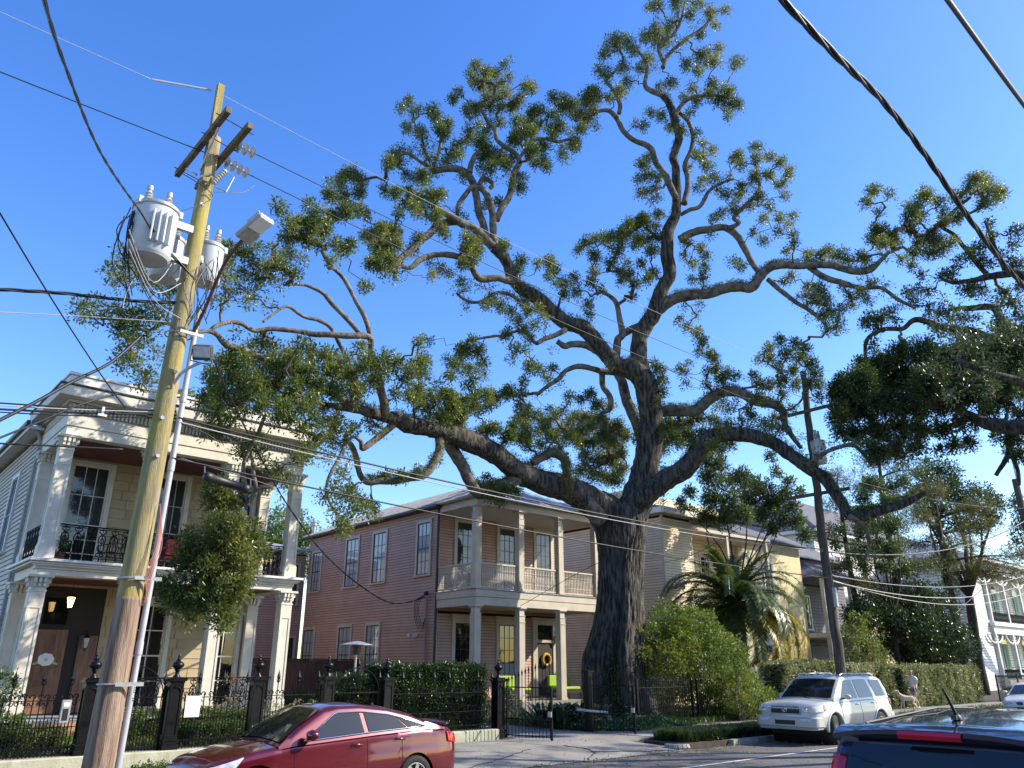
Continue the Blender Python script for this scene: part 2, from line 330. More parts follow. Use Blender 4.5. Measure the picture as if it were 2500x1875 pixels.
def blob_tufts(blobs, dens=.026, trad=.24, flat=1.):
    """blobs: (centre xyz, radius in metres, radius in photograph pixels)"""
    out = []
    for c, r, rp in blobs:
        n = max(2, int(round(dens*rp*rp))); d = unit(RNG.normal(size=(n, 3)))*np.power(RNG.uniform(0, 1, (n, 1)), .42)*max(r-trad*.45, .05); out.append(np.array(c)+d*np.array([1, 1, flat]))
    return np.concatenate(out)
def bush_tufts(c, rx, ry, rz, n, shell=.45, lump=.18, seed=0):
    """tuft centres in the outer part of a lumpy ellipsoid"""
    d = unit(RNG.normal(size=(n, 3))); f = np.array([1+lump*2*mnoise.noise(Vector(q)*2.2+Vector((seed, 1.7*seed, 0))) for q in d])[:, None]
    return np.array(c)+d*f*np.power(RNG.uniform(shell**3, 1, (n, 1)), 1/3)*np.array([rx, ry, rz])
def simple_tree(name, label, base, h, blobs, leafM, barkM=M_bark, group=None, dens=10, per=40, trad=.3, L=.12, tr=.2, cat='tree', n_l=5, up=.35, wid=.42, crown='crown'):
    """a tree from world-space crown lobes (x, y, z, r): trunk, limbs, twigs, crown"""
    root = thing(name, label, cat, base, group=group); b = np.array(base, float); sk = []
    top = np.mean([q[:3] for q in blobs], 0); fork = b+(top-b)*np.array([.4, .4, .45]); fork[2] = max(fork[2], b[2]+.3)
    m, C, R = limb_mesh([b, b+(fork-b)*.5+RNG.normal(size=3)*.06, fork], [tr*1.3, tr, tr*.8], 12, .1, len(label)); sk.append(C)
    obj('trunk', m, barkM, root, sm=60)
    for q in sorted(blobs, key=lambda q: -q[3])[:n_l]:
        e = np.array(q[:3]); mid = fork+(e-fork)*.5+RNG.normal(size=3)*.12*np.linalg.norm(e-fork)
        m, C, R = limb_mesh([fork-(fork-b)*.05, mid, e], [tr*.6, tr*.4, tr*.14], 8, .1, len(sk)); sk.append(C); obj('limb', m, barkM, root, sm=60)
    T = np.concatenate([bush_tufts(q[:3], q[3], q[3], q[3]*.85, int(dens*q[3]**2*4), .35, .2, i) for i, q in enumerate(blobs)])
    grow(root, np.concatenate(sk), T, leafM, M_twig, per, trad, L, up=up, wid=wid, crown=crown); return root

ZT = {'s': (0, 0, 1), 'A': (1000, 500, .6304), 'B': (1400, 0, .6304), 'E': (1500, 500, .6304), 'L': (150, 400, .6304), 'M': (500, 850, .6304), 'R': (1700, 400, .6304), 'S': (1700, 850, .6304),
      'P': (900, 100, .3617), 'Q': (1100, 700, .3013), 'T': (1350, 1000, .2411), 'V': (1350, 1400, .2411)}
def zz(t, x, y): o = ZT[t]; return o[0]+x*o[2], o[1]+y*o[2]
def branch(t, pts, d0, d1, r0=None, r1=None):
    """pts traced as x, y (, radius): placed in 3-D between the distances d0 and d1"""
    n = len(pts); P = []; R = []
    for i, p in enumerate(pts):
        u, v = zz(t, p[0], p[1]); f = i/(n-1); D = d0+(d1-d0)*f; q = atD(u, v, D); P.append(q)
        rp = p[2] if len(p) > 2 else r0+(r1-r0)*f; R.append(rp/FPX*np.linalg.norm(q-CP))
    return np.array(P), np.array(R)

# ------------------------------------------------------------------ ground, road, pavements
g = MB(); g.box(-150, 500, -150, 350, -.4, -.06); struct('ground', g, M_lawn)
g = MB(); g.grid([[(x, 1.0, 0), (x, 7, .03), (x, 13.4, 0)] for x in (-60, -20, 0, 20, 40, 80, 160, 320)]); g.f = [f[::-1] for f in g.f]; road = struct('road', g, M_asphalt)
g = MB(); g.grid([[(x, 11.02+.0*x, .022), (x, 11.13, .0215)] for x in (9.5, 20, 30, 45)]); g.f = [f[::-1] for f in g.f]; struct('parking_line', g, M_line)
g = MB(); g.box(-60, 320, -40, .85, -.3, .148); struct('near_pavement', g, M_concrete)
g = MB(); g.box(-60, 320, .85, 1.0, -.3, .152); struct('near_kerb', g, M_kerb)
# far kerb: pieces about two metres long, with the dropped driveway between
kb = MB(); kb.box(0, 1.96, 0, .16, -.3, .14); kme = kb.mesh('kerb_stone'); kme.materials.append(M_kerb)
kr = thing('far_kerb', None, None, (0, 13.4, 0)); kr['kind'] = 'structure'
for i in range(-15, 60):
    x = i*2.
    if 9.0 <= x < 18.2: continue
    o = obj('kerb_stone', kme, None, kr, local=True, loc=(x, RNG.normal()*.008, RNG.normal()*.006)); o.rotation_euler = (0, 0, RNG.normal()*.003)
g = MB(); P = [(18.0+.35*math.cos(a), 13.9+.45*math.sin(a)) for a in np.linspace(math.pi*1.5, math.pi*1.0, 7)]
for (a, b), (c, d) in zip(P[:-1], P[1:]): g.tube([(a, b, .06), (c, d, .06)], .09, 6)
struct('kerb_corner', g, M_kerb)
# verges
g = MB(); g.box(-60, 9.6, 13.57, 15.2, -.3, .11); struct('verge_left', g, M_soil)
g = MB(); g.box(18.15, 80, 13.57, 15.2, -.3, .115); struct('verge_right', g, M_soil)
# apron and driveway
g = MB(); R_ = []
for y, z in ((13.38, .012), (13.9, .05), (14.6, .10), (15.2, .146)): R_.append([(x+(.0 if 9.7 < x < 17 else (y-13.4)*(-.35 if x > 15 else .1)), y, z) for x in (9.6, 12, 14, 16, 18.1)])
g.grid(R_); struct('driveway_apron', g, M_concrete)
sl_ = thing('sidewalk', None, None, (0, 15.2, 0)); sl_['kind'] = 'structure'
sm_ = MB(); sm_.box(.008, 1.992, .008, 2.39, 0, .15); sme = sm_.mesh('paving_slab'); sme.materials.append(M_concrete)
for i in range(-12, 45):
    o = obj('paving_slab', sme, None, sl_, local=True, loc=(i*2.+.9, 0, RNG.normal()*.004)); o.rotation_euler = (RNG.normal()*.001, RNG.normal()*.002, 0)
dw = thing('driveway', None, None, (15.6, 17.6, 0)); dw['kind'] = 'structure'
for k, (a, b) in enumerate(((17.605, 19.6), (19.61, 21.6), (21.61, 24.2))):
    m = MB(); m.box(15.75, 18.9, a, b, -.2, .149+.002*k); obj('driveway_slab', m, M_concrete, dw)
g = MB(); g.box(-60, 80, 15.0, 15.21, -.3, .1); struct('gravel_edge', g, M_soil)
g = MB(); g.box(-60, 15.3, 18.2, 60, -.3, .40); struct('garden_left', g, M_soil)
g = MB(); g.box(15.3, 15.75, 17.6, 60, -.3, .16); g.box(18.9, 320, 17.6, 60, -.3, .13); g.box(15.75, 18.9, 24.2, 60, -.3, .14); struct('garden_right', g, M_soil)
# expansion joints, cracks and litter on the apron
g = MB()
for P in ([(10.2, 13.5, .03), (12.4, 14.4, .095), (14.0, 15.1, .15)], [(14.2, 13.45, .03), (15.3, 14.3, .09), (15.2, 15.15, .152)], [(15.2, 14.2, .085), (16.6, 13.7, .045), (17.6, 13.45, .03)]):
    C = catmull(P, 10); C[:, :2] += RNG.normal(size=(len(C), 2))*.03; g.tube([(p[0], p[1], p[2]-.001) for p in C], .009, 4)
struct('apron_cracks', g, M_soil)
n = 2600; X = RNG.uniform(2, 30, n); Y = np.where(RNG.random(n) < .5, 13.4-np.abs(RNG.normal(size=n))*.5, RNG.uniform(8, 18, n)); Zp = np.where(Y < 13.4, .035, np.interp(Y, [13.4, 13.9, 14.6, 15.2], [.03, .065, .115, .165]))
ok = ((X > 10) & (X < 18)) | (Y < 13.35) | (Y > 15.25); lo_ = obj('fallen_leaves', leaves(np.stack([X, Y, Zp], 1)[ok], 1, .002, .06, .45, 0), L_dry); lo_['kind'] = 'stuff'
# pale strip of coping and low wall under the iron fence
g = MB(); g.box(-6, 15.25, 17.75, 18.22, -.1, .40); cw = obj('coping_wall', g, M_coping, bevel=.02); tag(cw, 'low mossy concrete wall under the black iron fence', 'low wall')
# ------------------------------------------------------------------ pieces shared by the houses
def siding(par, M, x0, x1, z0, z1, pitch, m, name='siding_board'):
    mb = MB(M); g = pitch*.11; mb.prism([(-.034, g), (-.014, pitch), (0, pitch), (-.0, g)], x0, x1, 'x'); fb = MB(M); fb.box(x0, x1, -.004, -.001, z0, z1); obj('gap_shade_backing', fb, M_gapshade, par)  # black sheet behind the gaps stands in for shade under each board
    me = mb.mesh(name); me.materials.append(m)
    for i in range(int((z1-z0)/pitch)): obj(name, me, None, par, loc=(0, 0, z0+i*pitch))
def window(par, M, x0, x1, z0, z1, cols, rt, rb, casing=.13, cM=M_cream, sM=M_cream, pM=M_glass, pM2=None, head=0., sill=True, bar=.022, split=.5, dpt=.09, name='window', raise_=0.):
    w = MB(M); c = casing
    w.box(x0, x0+c, -dpt, -.002, z0, z1); w.box(x1-c, x1, -dpt, -.002, z0, z1); w.box(x0+c, x1-c, -dpt, -.002, z1-c, z1)
    if head: w.box(x0-.05, x1+.05, -dpt-.03, -.003, z1, z1+head); w.box(x0-.10, x1+.10, -dpt-.08, -.004, z1+head, z1+head+.05)
    wo = obj(name, w, cM, par, bevel=.006)
    if sill: s = MB(M); s.box(x0-.04, x1+.04, -dpt-.05, -.001, z0-.07, z0); obj('sill', s, cM, wo)
    a, b, lo, hi = x0+c, x1-c, z0, z1-c; mid = lo+(hi-lo)*split; f = .045; s = MB(M)
    for (p, q) in ((lo, mid), (mid, hi)):
        s.box(a, a+f, -.058, -.031, p, q); s.box(b-f, b, -.058, -.031, p, q)
    s.box(a+f, b-f, -.058, -.031, lo, lo+f*1.3); s.box(a+f, b-f, -.062, -.031, mid-f*.5, mid+f*.5); s.box(a+f, b-f, -.058, -.031, hi-f, hi)
    for (p, q, r) in ((lo+f*1.3, mid-f*.5, rb), (mid+f*.5, hi-f, rt)):
        W = (b-a-2*f)/cols
        for k in range(1, cols): s.box(a+f+W*k-bar/2, a+f+W*k+bar/2, -.052, -.033, p, q)
        for k in range(1, r): s.box(a+f, b-f, -.051, -.034, p+(q-p)/r*k-bar/2, p+(q-p)/r*k+bar/2)
    obj('sash', s, sM, wo)
    n_ = 0
    for (p, q, r, pm) in ((lo+f*1.3, mid-f*.5, rb, pM2 or pM), (mid+f*.5, hi-f, rt, pM)):
        W = (b-a-2*f)/cols; Hh = (q-p)/r; me = MB(M); 
        # built at the first pane's place, slightly tilted like old glass
        me.add([(a+f, -.036, p), (a+f+W, -.0365, p), (a+f+W, -.037, p+Hh), (a+f, -.0368, p+Hh)], [(0, 1, 2, 3)]); me = me.mesh('pane'); me.materials.append(pm)
        for i in range(cols):
            for j in range(r):
                dv = M.to_3x3() @ Vector((W*i, 0, Hh*j)); obj('pane', me, None, wo, loc=dv)
    return wo
def beam(par, name, m, *boxes, bevel=.008):
    mb = MB()
    for b in boxes: mb.box(*b)
    return obj(name, mb, m, par, bevel=bevel)
IRON_N = {}
def scroll_pts(cx, cz, r, a0, a1, n=9, y=0.): return [(cx+r*math.cos(a0+(a1-a0)*i/(n-1))*(1-.35*i/(n-1)), y, cz+r*math.sin(a0+(a1-a0)*i/(n-1))*(1-.35*i/(n-1))) for i in range(n)]
def lyre_mesh(h=.78, w=.24):
    """ornate cast baluster: leaf head, lyre loops, foot"""
    m = MB(); pi = math.pi
    for s in (-1, 1):
        m.tube([(s*x, 0, z) for x, z in ((.0, h), (.05, h-.05), (.085, h-.02), (.09, h-.09), (.045, h-.12), (.02, h-.17))], .015, 4)
        m.tube([(s*x, 0, z) for x, z in ((.02, h-.17), (.075, h-.22), (.095, h-.32), (.06, h-.42), (.085, h-.50), (.075, h-.58), (.02, h-.62))], .017, 4)
        m.tube([(s*x, 0, z) for x, z in ((.01, h-.25), (.04, h-.30), (.035, h-.38), (0, h-.42))], .013, 4)
        m.tube([(s*x, 0, z) for x, z in ((.02, h-.62), (.08, .10), (.10, .06), (.06, .03), (.03, .06))], .016, 4)
    m.tube([(0, 0, .03), (0, 0, h)], .011, 4); m.lathe([(.0, h-.16), (.03, h-.19), (.0, h-.22)], 6); m.lathe([(.0, h-.62), (.032, h-.59), (.0, h-.56)], 6); m.lathe([(0, h-.06), (.045, h-.03), (.02, h), (0, h)], 6)
    return m.mesh('iron_baluster')
LYRE = lyre_mesh(); LYRE.materials.append(M_iron); LYREM = lyre_mesh(.86); LYREM.materials.append(M_iron)
def iron_rail(par, a, b, z0, z1, pitch=.30, name='iron_railing', me=None):
    """rails with a row of cast balusters from a to b (x, y)"""
    a = Vector((a[0], a[1], 0)); b = Vector((b[0], b[1], 0)); L = (b-a).length; d = (b-a).normalized(); m = MB()
    for z, r in ((z0, .014), (z0+.05, .01), (z1, .02), (z1-.05, .01)): m.tube([a+Vector((0, 0, z)), b+Vector((0, 0, z))], r, 4)
    ro = obj(name, m, M_iron, par); n = max(1, int(L/pitch)); ang = math.atan2(d.y, d.x)
    for i in range(n):
        p = a+d*(L*(i+.5)/n); o = obj('iron_baluster', me or LYRE, None, ro); o.location = (p.x, p.y, z0+.03); o.rotation_euler = (0, 0, ang); o.scale = (1, 1, (z1-z0-.06)/.78)
    return ro

# ------------------------------------------------------------------ left house: cream, two galleries
LX0, LX1, LYF, LYW = 4.32, 11.78, 24.0, 26.8
LH = thing('cream_gallery_house', 'cream two storey house with square columns and iron gallery behind the left utility pole', 'house', (8, 30, .4))
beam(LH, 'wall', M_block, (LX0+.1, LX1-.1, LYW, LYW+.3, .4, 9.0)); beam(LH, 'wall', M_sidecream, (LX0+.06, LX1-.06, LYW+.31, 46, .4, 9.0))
Mf = frame((LX0, LYW, 0), (1, 0, 0), (0, -1, 0)); Ms = frame((LX0+.06, 46, 0), (0, -1, 0), (-1, 0, 0))
# grooved block cladding of the front wall, each block proud of its joint
bme = {}
for row in range(27):
    z = .78+row*.30
    if 4.2 < z < 4.7: continue
    x = LX0+.2-(row % 2)*.5; k = 0
    while x < LX1-.15:
        w_ = (.98, .55)[(k+row) % 2] if row % 3 else .95; a, b = max(x, LX0+.12), min(x+w_-.022, LX1-.12)
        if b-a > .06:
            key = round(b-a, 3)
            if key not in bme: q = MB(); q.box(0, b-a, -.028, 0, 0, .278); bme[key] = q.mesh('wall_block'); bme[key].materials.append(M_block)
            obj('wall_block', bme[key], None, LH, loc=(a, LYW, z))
        x += w_; k += 1
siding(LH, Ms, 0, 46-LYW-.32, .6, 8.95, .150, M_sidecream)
# side windows (seen at a glancing angle)
for (ya, yb, za, zb) in ((29.25, 30.45, 5.45, 8.05), (33.5, 34.7, 5.45, 8.05), (29.25, 30.45, 1.4, 3.9)):
    window(LH, Ms, 46-yb, 46-ya, za, zb, 2, 2, 2, .12, M_white, M_grey, M_glass)
# downpipe, corner board, soffit of the side eave
m = MB(); m.tube([(LX0+.02, LYW+.42, z) for z in (.4, 8.7)], .055, 8); m.tube([(LX0+.02, LYW+.42, 8.7), (LX0-.1, LYW+.42, 8.95), (LX0-.2, LYW+.42, 9.0)], .055, 8); obj('downpipe', m, M_grey, LH, sm=60)
beam(LH, 'eave', M_white, (LX0-.32, LX0+.05, LYW+.3, 46, 8.98, 9.08), (LX0-.36, LX0-.32, LYW+.3, 46, 8.98, 9.22)); beam(LH, 'gutter', M_gutter, (LX0-.46, LX0-.365, LYW+.3, 46, 9.10, 9.24))
m = MB(); m.prism([(LX0-.34, 9.2), (LX1+.34, 9.2), ((LX0+LX1)/2, 11.0)], LYW+1.2, 46, 'y'); obj('roof', m, M_shingle, LH)
# porch floor, gallery floor, ceilings
beam(LH, 'porch_floor', M_brick, (LX0-.15, LX1+.15, LYF-.25, LYW, .3, .66)); beam(LH, 'porch_boards', M_grey, (LX0-.22, LX1+.22, LYF-.32, LYW-.001, .66, .72))
beam(LH, 'lower_ceiling', M_maroon, (LX0+.3, LX1-.3, LYF+.3, LYW-.002, 4.36, 4.40)); beam(LH, 'upper_ceiling', M_maroon, (LX0+.3, LX1-.3, LYF+.3, LYW-.002, 8.24, 8.28))
beam(LH, 'gallery_beam', M_cream, (LX0+.06, LX1-.06, LYF+.02, LYF+.36, 4.32, 4.475), (LX0+.02, LX1-.02, LYF-.01, LYF+.36, 4.48, 4.60), (LX0+.06, LX0+.36, LYF+.365, LYW, 4.32, 4.60), (LX1-.36, LX1-.06, LYF+.365, LYW, 4.32, 4.60))
beam(LH, 'gallery_floor', M_white, (LX0-.12, LX1+.12, LYF-.14, LYW-.003, 4.605, 4.66), (LX0-.20, LX1+.20, LYF-.22, LYW-.004, 4.665, 4.74), (LX0-.06, LX1+.06, LYF-.1, LYF-.005, 4.56, 4.603))
# entablature
beam(LH, 'architrave', M_cream, (LX0+.08, LX1-.08, LYF+.02, LYF+.36, 8.18, 8.46), (LX0+.05, LX1-.05, LYF-.01, LYF+.36, 8.465, 8.82), (LX0+.08, LX0+.38, LYF+.365, LYW+.2, 8.18, 8.46), (LX0+.05, LX0+.38, LYF+.365, LYW+.2, 8.465, 8.82), (LX1-.38, LX1-.08, LYF+.365, LYW+.2, 8.18, 8.46), (LX1-.38, LX1-.05, LYF+.365, LYW+.2, 8.465, 8.82))
beam(LH, 'frieze', M_block, (LX0+.12, LX1-.12, LYF+.06, LYW+.4, 8.83, 9.14))
q = MB(); q.box(-.03, .03, -.06, 0, 0, .26); dme = q.mesh('dentil'); dme.materials.append(M_cream)
n = 66
for i in range(n): obj('dentil', dme, None, LH, loc=(LX0+.16+i*(LX1-LX0-.32)/(n-1), LYF+.058, 8.86))
q = MB(); q.box(-.06, 0, -.03, .03, 0, .26); dme2 = q.mesh('dentil'); dme2.materials.append(M_cream)
for i in range(26): obj('dentil', dme2, None, LH, loc=(LX0+.118, LYF+.12+i*.112, 8.86)); 
for i in range(26): o = obj('dentil', dme2, None, LH, loc=(LX1-.118+.06, LYF+.12+i*.112, 8.86))
beam(LH, 'cornice', M_cream, (LX0-.02, LX1+.02, LYF-.08, LYW+.6, 9.145, 9.22), (LX0-.34, LX1+.34, LYF-.40, LYW+.75, 9.225, 9.52)); beam(LH, 'cornice_gutter', M_gutter, (LX0-.38, LX1+.38, LYF-.44, LYW+.78, 9.525, 9.58))
beam(LH, 'parapet', M_white, (LX0-.12, LX1+.12, LYF-.16, LYW+.6, 9.585, 9.90), (LX0-.16, LX1+.16, LYF-.20, LYW+.64, 9.905, 9.99))
# columns
def sq_col(z0, z1, w=.37):
    """square panelled column: shaft, raised panel frames, flared bracket capital"""
    h = w/2; P = {}; ch = .40
    s = MB(); s.box(-h+.02, h-.02, -h+.02, h-.02, z0+.42, z1-ch); 
    for (a, b, c, d) in ((-h, -h+.07, -h, -h+.07), (h-.07, h, -h, -h+.07), (-h, -h+.07, h-.07, h), (h-.07, h, h-.07, h)): s.box(a, b, c, d, z0+.42, z1-ch-.45)
    for za, zb in ((z1-ch-.45, z1-ch),): s.box(-h, h, -h, h, za, zb)
    s.box(-h+.004, h-.004, -h+.004, h-.004, z0+.42, z0+.62)
    b = MB(); b.box(-h-.03, h+.03, -h-.03, h+.03, z0, z0+.36); b.box(-h-.01, h+.01, -h-.01, h+.01, z0+.36, z0+.42)
    c = MB(); c.box(-h-.015, h+.015, -h-.015, h+.015, z1-ch-.03, z1-ch+.02); c.frus(0, 0, z1-ch+.02, z1-.07, h-.01, h-.01, h+.03, h+.03); c.box(-h-.12, h+.12, -h-.12, h+.12, z1-.07, z1-.001)
    for k in (-1, 0, 1):
        for s_ in (-1, 1):
            for ax in (0, 1):
                t = k*.115
                for (o0, o1, zz0, zz1) in ((.03, .055, z1-.30, z1-.20), (.05, .10, z1-.20, z1-.075)):
                    if ax == 0: c.box(t-.035, t+.035, min(s_*(h-.02), s_*(h+o1)), max(s_*(h-.02), s_*(h+o1)), zz0, zz1)
                    else: c.box(min(s_*(h-.02), s_*(h+o1)), max(s_*(h-.02), s_*(h+o1)), t-.035, t+.035, zz0, zz1)
    return s.mesh('shaft'), b.mesh('base'), c.mesh('capital')
def put_cols(par, meshes, pts, m, name='column'):
    for me in meshes:
        if not me.materials: me.materials.append(m)
    for (x, y) in pts:
        o = obj(name, meshes[0], None, par, loc=(x, y, 0), bevel=.006); obj('base', meshes[1], None, o, bevel=.006); obj('capital', meshes[2], None, o, bevel=.005)
cxs = (LX0+.20, 6.86, 9.36, LX1-.20)
cpos = [(x, LYF+.19) for x in cxs]; ppos = [(LX0+.22, LYW-.12), (LX1-.22, LYW-.12)]
put_cols(LH, sq_col(.72, 4.32), cpos+ppos, M_cream); put_cols(LH, sq_col(4.74, 8.18, .36), cpos+ppos, M_cream)
# windows and door of the front wall
for (a, b) in ((.86, 2.22), (3.42, 4.66), (5.84, 7.02)): window(LH, Mf, a, b, 4.80, 8.16, 3, 2, 3, .15, M_cream, M_cream, M_glass, M_glassdark, split=.42, head=.0, dpt=.11)
for (a, b) in ((3.42, 4.66), (5.84, 7.02)): window(LH, Mf, a, b, .82, 4.02, 2, 2, 2, .14, M_cream, M_cream, M_glassdark, None, head=.10, dpt=.11, bar=.035)
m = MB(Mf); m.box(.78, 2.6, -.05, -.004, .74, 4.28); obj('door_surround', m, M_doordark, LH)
m = MB(Mf); m.box(.86, 1.72, -.085, -.052, .76, 3.05); dr = obj('front_door', m, M_door, LH, bevel=.005)
m = MB(Mf)
for (a, b) in ((.95, 1.24), (1.34, 1.63)):
    for (c, d) in ((.95, 1.50), (1.62, 2.05), (2.17, 2.92)): m.box(a, b, -.098, -.086, c, d); m.box(a+.04, b-.04, -.106, -.0985, c+.04, d-.04)
obj('door_panel', m, M_door, dr, bevel=.006)
m = MB(Mf); m.box(2.05, 2.55, -.12, -.052, .76, 2.9); obj('door_leaf_right', m, M_door, LH, bevel=.005)
m = MB(Mf); m.box(1.0, 1.62, -.08, -.052, 3.2, 3.95); obj('transom', m, M_glassdark, LH)
# magnolia ornament hung on the door
fl = thing('magnolia_door_ornament', 'white glass magnolia ornament hanging on the brown front door', 'ornament', (5.58, 26.68, 2.2))
for k in range(7):
    a = 2*math.pi*k/7; m = MB(); m.lathe([(.001, -.012), (.09, -.008), (.10, 0), (.09, .008), (.001, .012)], 12, (math.cos(a)*.12, 0, math.sin(a)*.085+.02), 'y'); obj('petal', m, M_paper, fl, local=True)
m = MB(); m.lathe([(.001, -.03), (.05, -.02), (.05, .02), (.001, .03)], 10, (0, -.012, .02), 'y'); obj('flower_centre', m, mat('pale_yellow', (.55, .5, .25)), fl, local=True)
for s in (-1, 1):
    m = MB(); m.prism([(s*.05, -.06), (s*.30, -.13), (s*.33, -.09), (s*.12, .02)], -.006, .006); obj('leaf', m, mat('pale_leaf', (.42, .42, .16)), fl, local=True)
# lamps
def lantern(name, label, p, lit=False, hang=None):
    t = thing(name, label, 'lantern', p); m = MB(); m.frus(0, 0, -.20, .08, .045, .045, .085, .085); obj('lantern_glass', m, mat('lantern_glow', (.8, .6, .3), rough=.2, emit=((1, .62, .22), 5.)) if lit else mat('lantern_pane', (.45, .45, .42), rough=.1), t, local=True)
    m = MB()
    for sx in (-1, 1):
        for sy in (-1, 1): m.tube([(sx*.047, sy*.047, -.20), (sx*.088, sy*.088, .08)], .007, 4)
    m.frus(0, 0, .08, .18, .10, .10, .02, .02); m.box(-.05, .05, -.05, .05, -.22, -.20); m.tube([(0, 0, -.22), (0, 0, -.29)], .012, 5); m.tube([(0, 0, .18), (0, 0, .24)], .008, 5)
    if hang: m.tube([(0, 0, .24), (0, 0, hang)], .006, 4)
    else: m.tube([(0, 0, .24), (0, .06, .28), (0, .14, .2)], .01, 5)
    obj('lantern_frame', m, M_iron, t, local=True); return t
lantern('hanging_lantern', 'small lit lantern hanging from the maroon lower gallery ceiling above the brown door', (5.7, 25.6, 3.82), True, .55)
lantern('wall_lantern', 'black wall lantern on the door frame beside the tan block wall', (6.52, 26.55, 2.75))
# iron galleries
iron_rail(LH, (LX0+.44, LYF+.14), (6.66, LYF+.14), 4.86, 5.72); iron_rail(LH, (7.06, LYF+.14), (9.16, LYF+.14), 4.86, 5.72); iron_rail(LH, (9.56, LYF+.14), (LX1-.42, LYF+.14), 4.86, 5.72)
iron_rail(LH, (LX0+.08, LYF+.42), (LX0+.08, LYW-.35), 4.86, 5.72); iron_rail(LH, (LX1-.08, LYF+.42), (LX1-.08, LYW-.35), 4.86, 5.72)
iron_rail(LH, (9.56, LYF+.14), (LX1-.42, LYF+.14), .84, 1.72); iron_rail(LH, (7.06, LYF+.14), (9.16, LYF+.14), .84, 1.72)
# steps
m = MB()
st = thing('brick_steps', 'brick front steps leading to the brown front door of the cream house', 'steps', (5.6, 23.2, .4))
for k in range(3):
    for i in range(9):
        q = MB(); q.box(4.9+i*.2+.004, 5.1+i*.2-.004, 23.05+k*.25, 23.68, .40+k*.10, .497+k*.10); obj('brick', q, M_brick, st)
# furniture on the gallery
def gallery_chair(label, p, rz, m, slat=True):
    t = thing('gallery_chair', label, 'chair', p, rz); q = MB(); q.box(-.27, .27, -.25, .25, .42, .47); obj('seat', q, m, t, local=True)
    q = MB()
    if slat:
        for i in range(5): q.tube([(-.26+i*.13, .24, .47), (-.20+i*.10, .30, .95)], .012, 5)
        for z in (.6, .72, .84): q.tube([(-.26, .26, z), (0, .30, z+.02), (.26, .26, z)], .012, 5)
        q.tube([(-.28, .24, .47), (-.24, .3, .9), (0, .32, 1.0), (.24, .3, .9), (.28, .24, .47)], .018, 6)
    else: q.box(-.27, .27, .24, .30, .5, .98)
    obj('backrest', q, m, t, local=True, bevel=.01)
    for sx in (-1, 1):
        for sy in (-1, 1): q = MB(); q.tube([(sx*.25, sy*.23, 0), (sx*.24, sy*.22, .43)], .018, 5); obj('leg', q, m, t, local=True)
        q = MB(); q.tube([(sx*.28, -.22, .44), (sx*.3, -.24, .66), (sx*.28, .24, .68)], .02, 5); obj('armrest', q, m, t, local=True)
    return t
gallery_chair('black lattice-backed iron chair on the left end of the upper gallery', (6.5, 25.4, 4.74), math.pi+.2, M_iron)
gallery_chair('red painted armchair on the upper gallery just right of the grey conduit', (8.15, 25.2, 4.74), math.pi, M_redwood, False)
def pot_plant(label, p, r, h, lm, pm, n=60):
    t = thing('potted_plant', label, 'plant pot', p); q = MB(); q.lathe([(.001, 0), (r*.7, 0), (r, h*.35), (r*.9, h*.34), (.001, h*.3)], 14); obj('pot', q, pm, t, local=True, sm=60)
    T = bush_tufts((0, 0, h*.7), r*1.3, r*1.3, h*.4, n, .2); o = obj('foliage', leaves(T, 8, .1, .1, .35, .4), lm, t, local=True); o['kind'] = 'stuff'
pot_plant('leafy green potted plant at the left corner of the upper gallery', (4.95, 24.55, 4.74), .16, .75, L_lime, mat('terracotta', (.35, .13, .07)), 22)
pot_plant('orange pot with trailing plant on the middle of the upper gallery', (9.9, 24.6, 4.74), .17, .5, L_mid, MATS['terracotta'], 18)
# ------------------------------------------------------------------ pink house
PX0, PX1, PYF, PYW = 20.22, 27.75, 25.0, 27.8
PH = thing('pink_gallery_house', 'dusty pink clapboard house with taupe gallery and metal roof left of the oak', 'house', (24, 32, .14))
beam(PH, 'wall', M_pink, (PX0+.06, PX1-.06, PYW, 39.8, .14, 8.75)); beam(PH, 'wall', M_pink, (15.6, PX0+.0, 40.06, 47, .14, 7.9))
Mps = frame((PX0+.06, 39.8, 0), (0, -1, 0), (-1, 0, 0)); Mpf = frame((PX0+.06, PYW, 0), (1, 0, 0), (0, -1, 0)); Mpw = frame((15.6, 40.06, 0), (1, 0, 0), (0, -1, 0))
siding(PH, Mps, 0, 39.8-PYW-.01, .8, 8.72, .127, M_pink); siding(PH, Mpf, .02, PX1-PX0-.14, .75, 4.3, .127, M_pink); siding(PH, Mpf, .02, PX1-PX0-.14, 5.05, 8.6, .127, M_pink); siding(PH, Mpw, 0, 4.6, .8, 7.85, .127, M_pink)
for (ya, yb, z0, z1) in ((28.26, 29.46, 5.86, 8.3), (31.86, 33.22, 5.8, 8.3), (34.4, 35.8, 5.8, 8.3), (38.2, 39.4, 5.82, 8.0)): window(PH, Mps, 39.8-yb, 39.8-ya, z0, z1, 3, 2, 2, .13, M_ptrim, M_pdark, M_glasspale)
for (ya, yb) in ((32.05, 33.4), (34.6, 36.0), (38.3, 39.7)): window(PH, Mps, 39.8-yb, 39.8-ya, 1.3, 4.0, 3, 2, 2, .13, M_ptrim, M_pdark, M_glasspale)
for (a, b, z0, z1) in ((3.3, 4.3, 5.2, 7.4), (3.4, 4.4, 1.3, 3.6), (1.2, 2.2, 1.2, 3.6), (1.2, 2.2, 5.2, 7.4)): window(PH, Mpw, a, b, z0, z1, 2, 2, 2, .12, M_ptrim, M_pdark, M_glass)
for (a, b) in ((.82, 2.12), (3.32, 4.62), (5.68, 6.98)): window(PH, Mpf, a, b, 5.06, 8.36, 3, 4, 2, .17, M_ptrim, M_pdark, M_glass, M_glasspale, head=.12, split=.34)
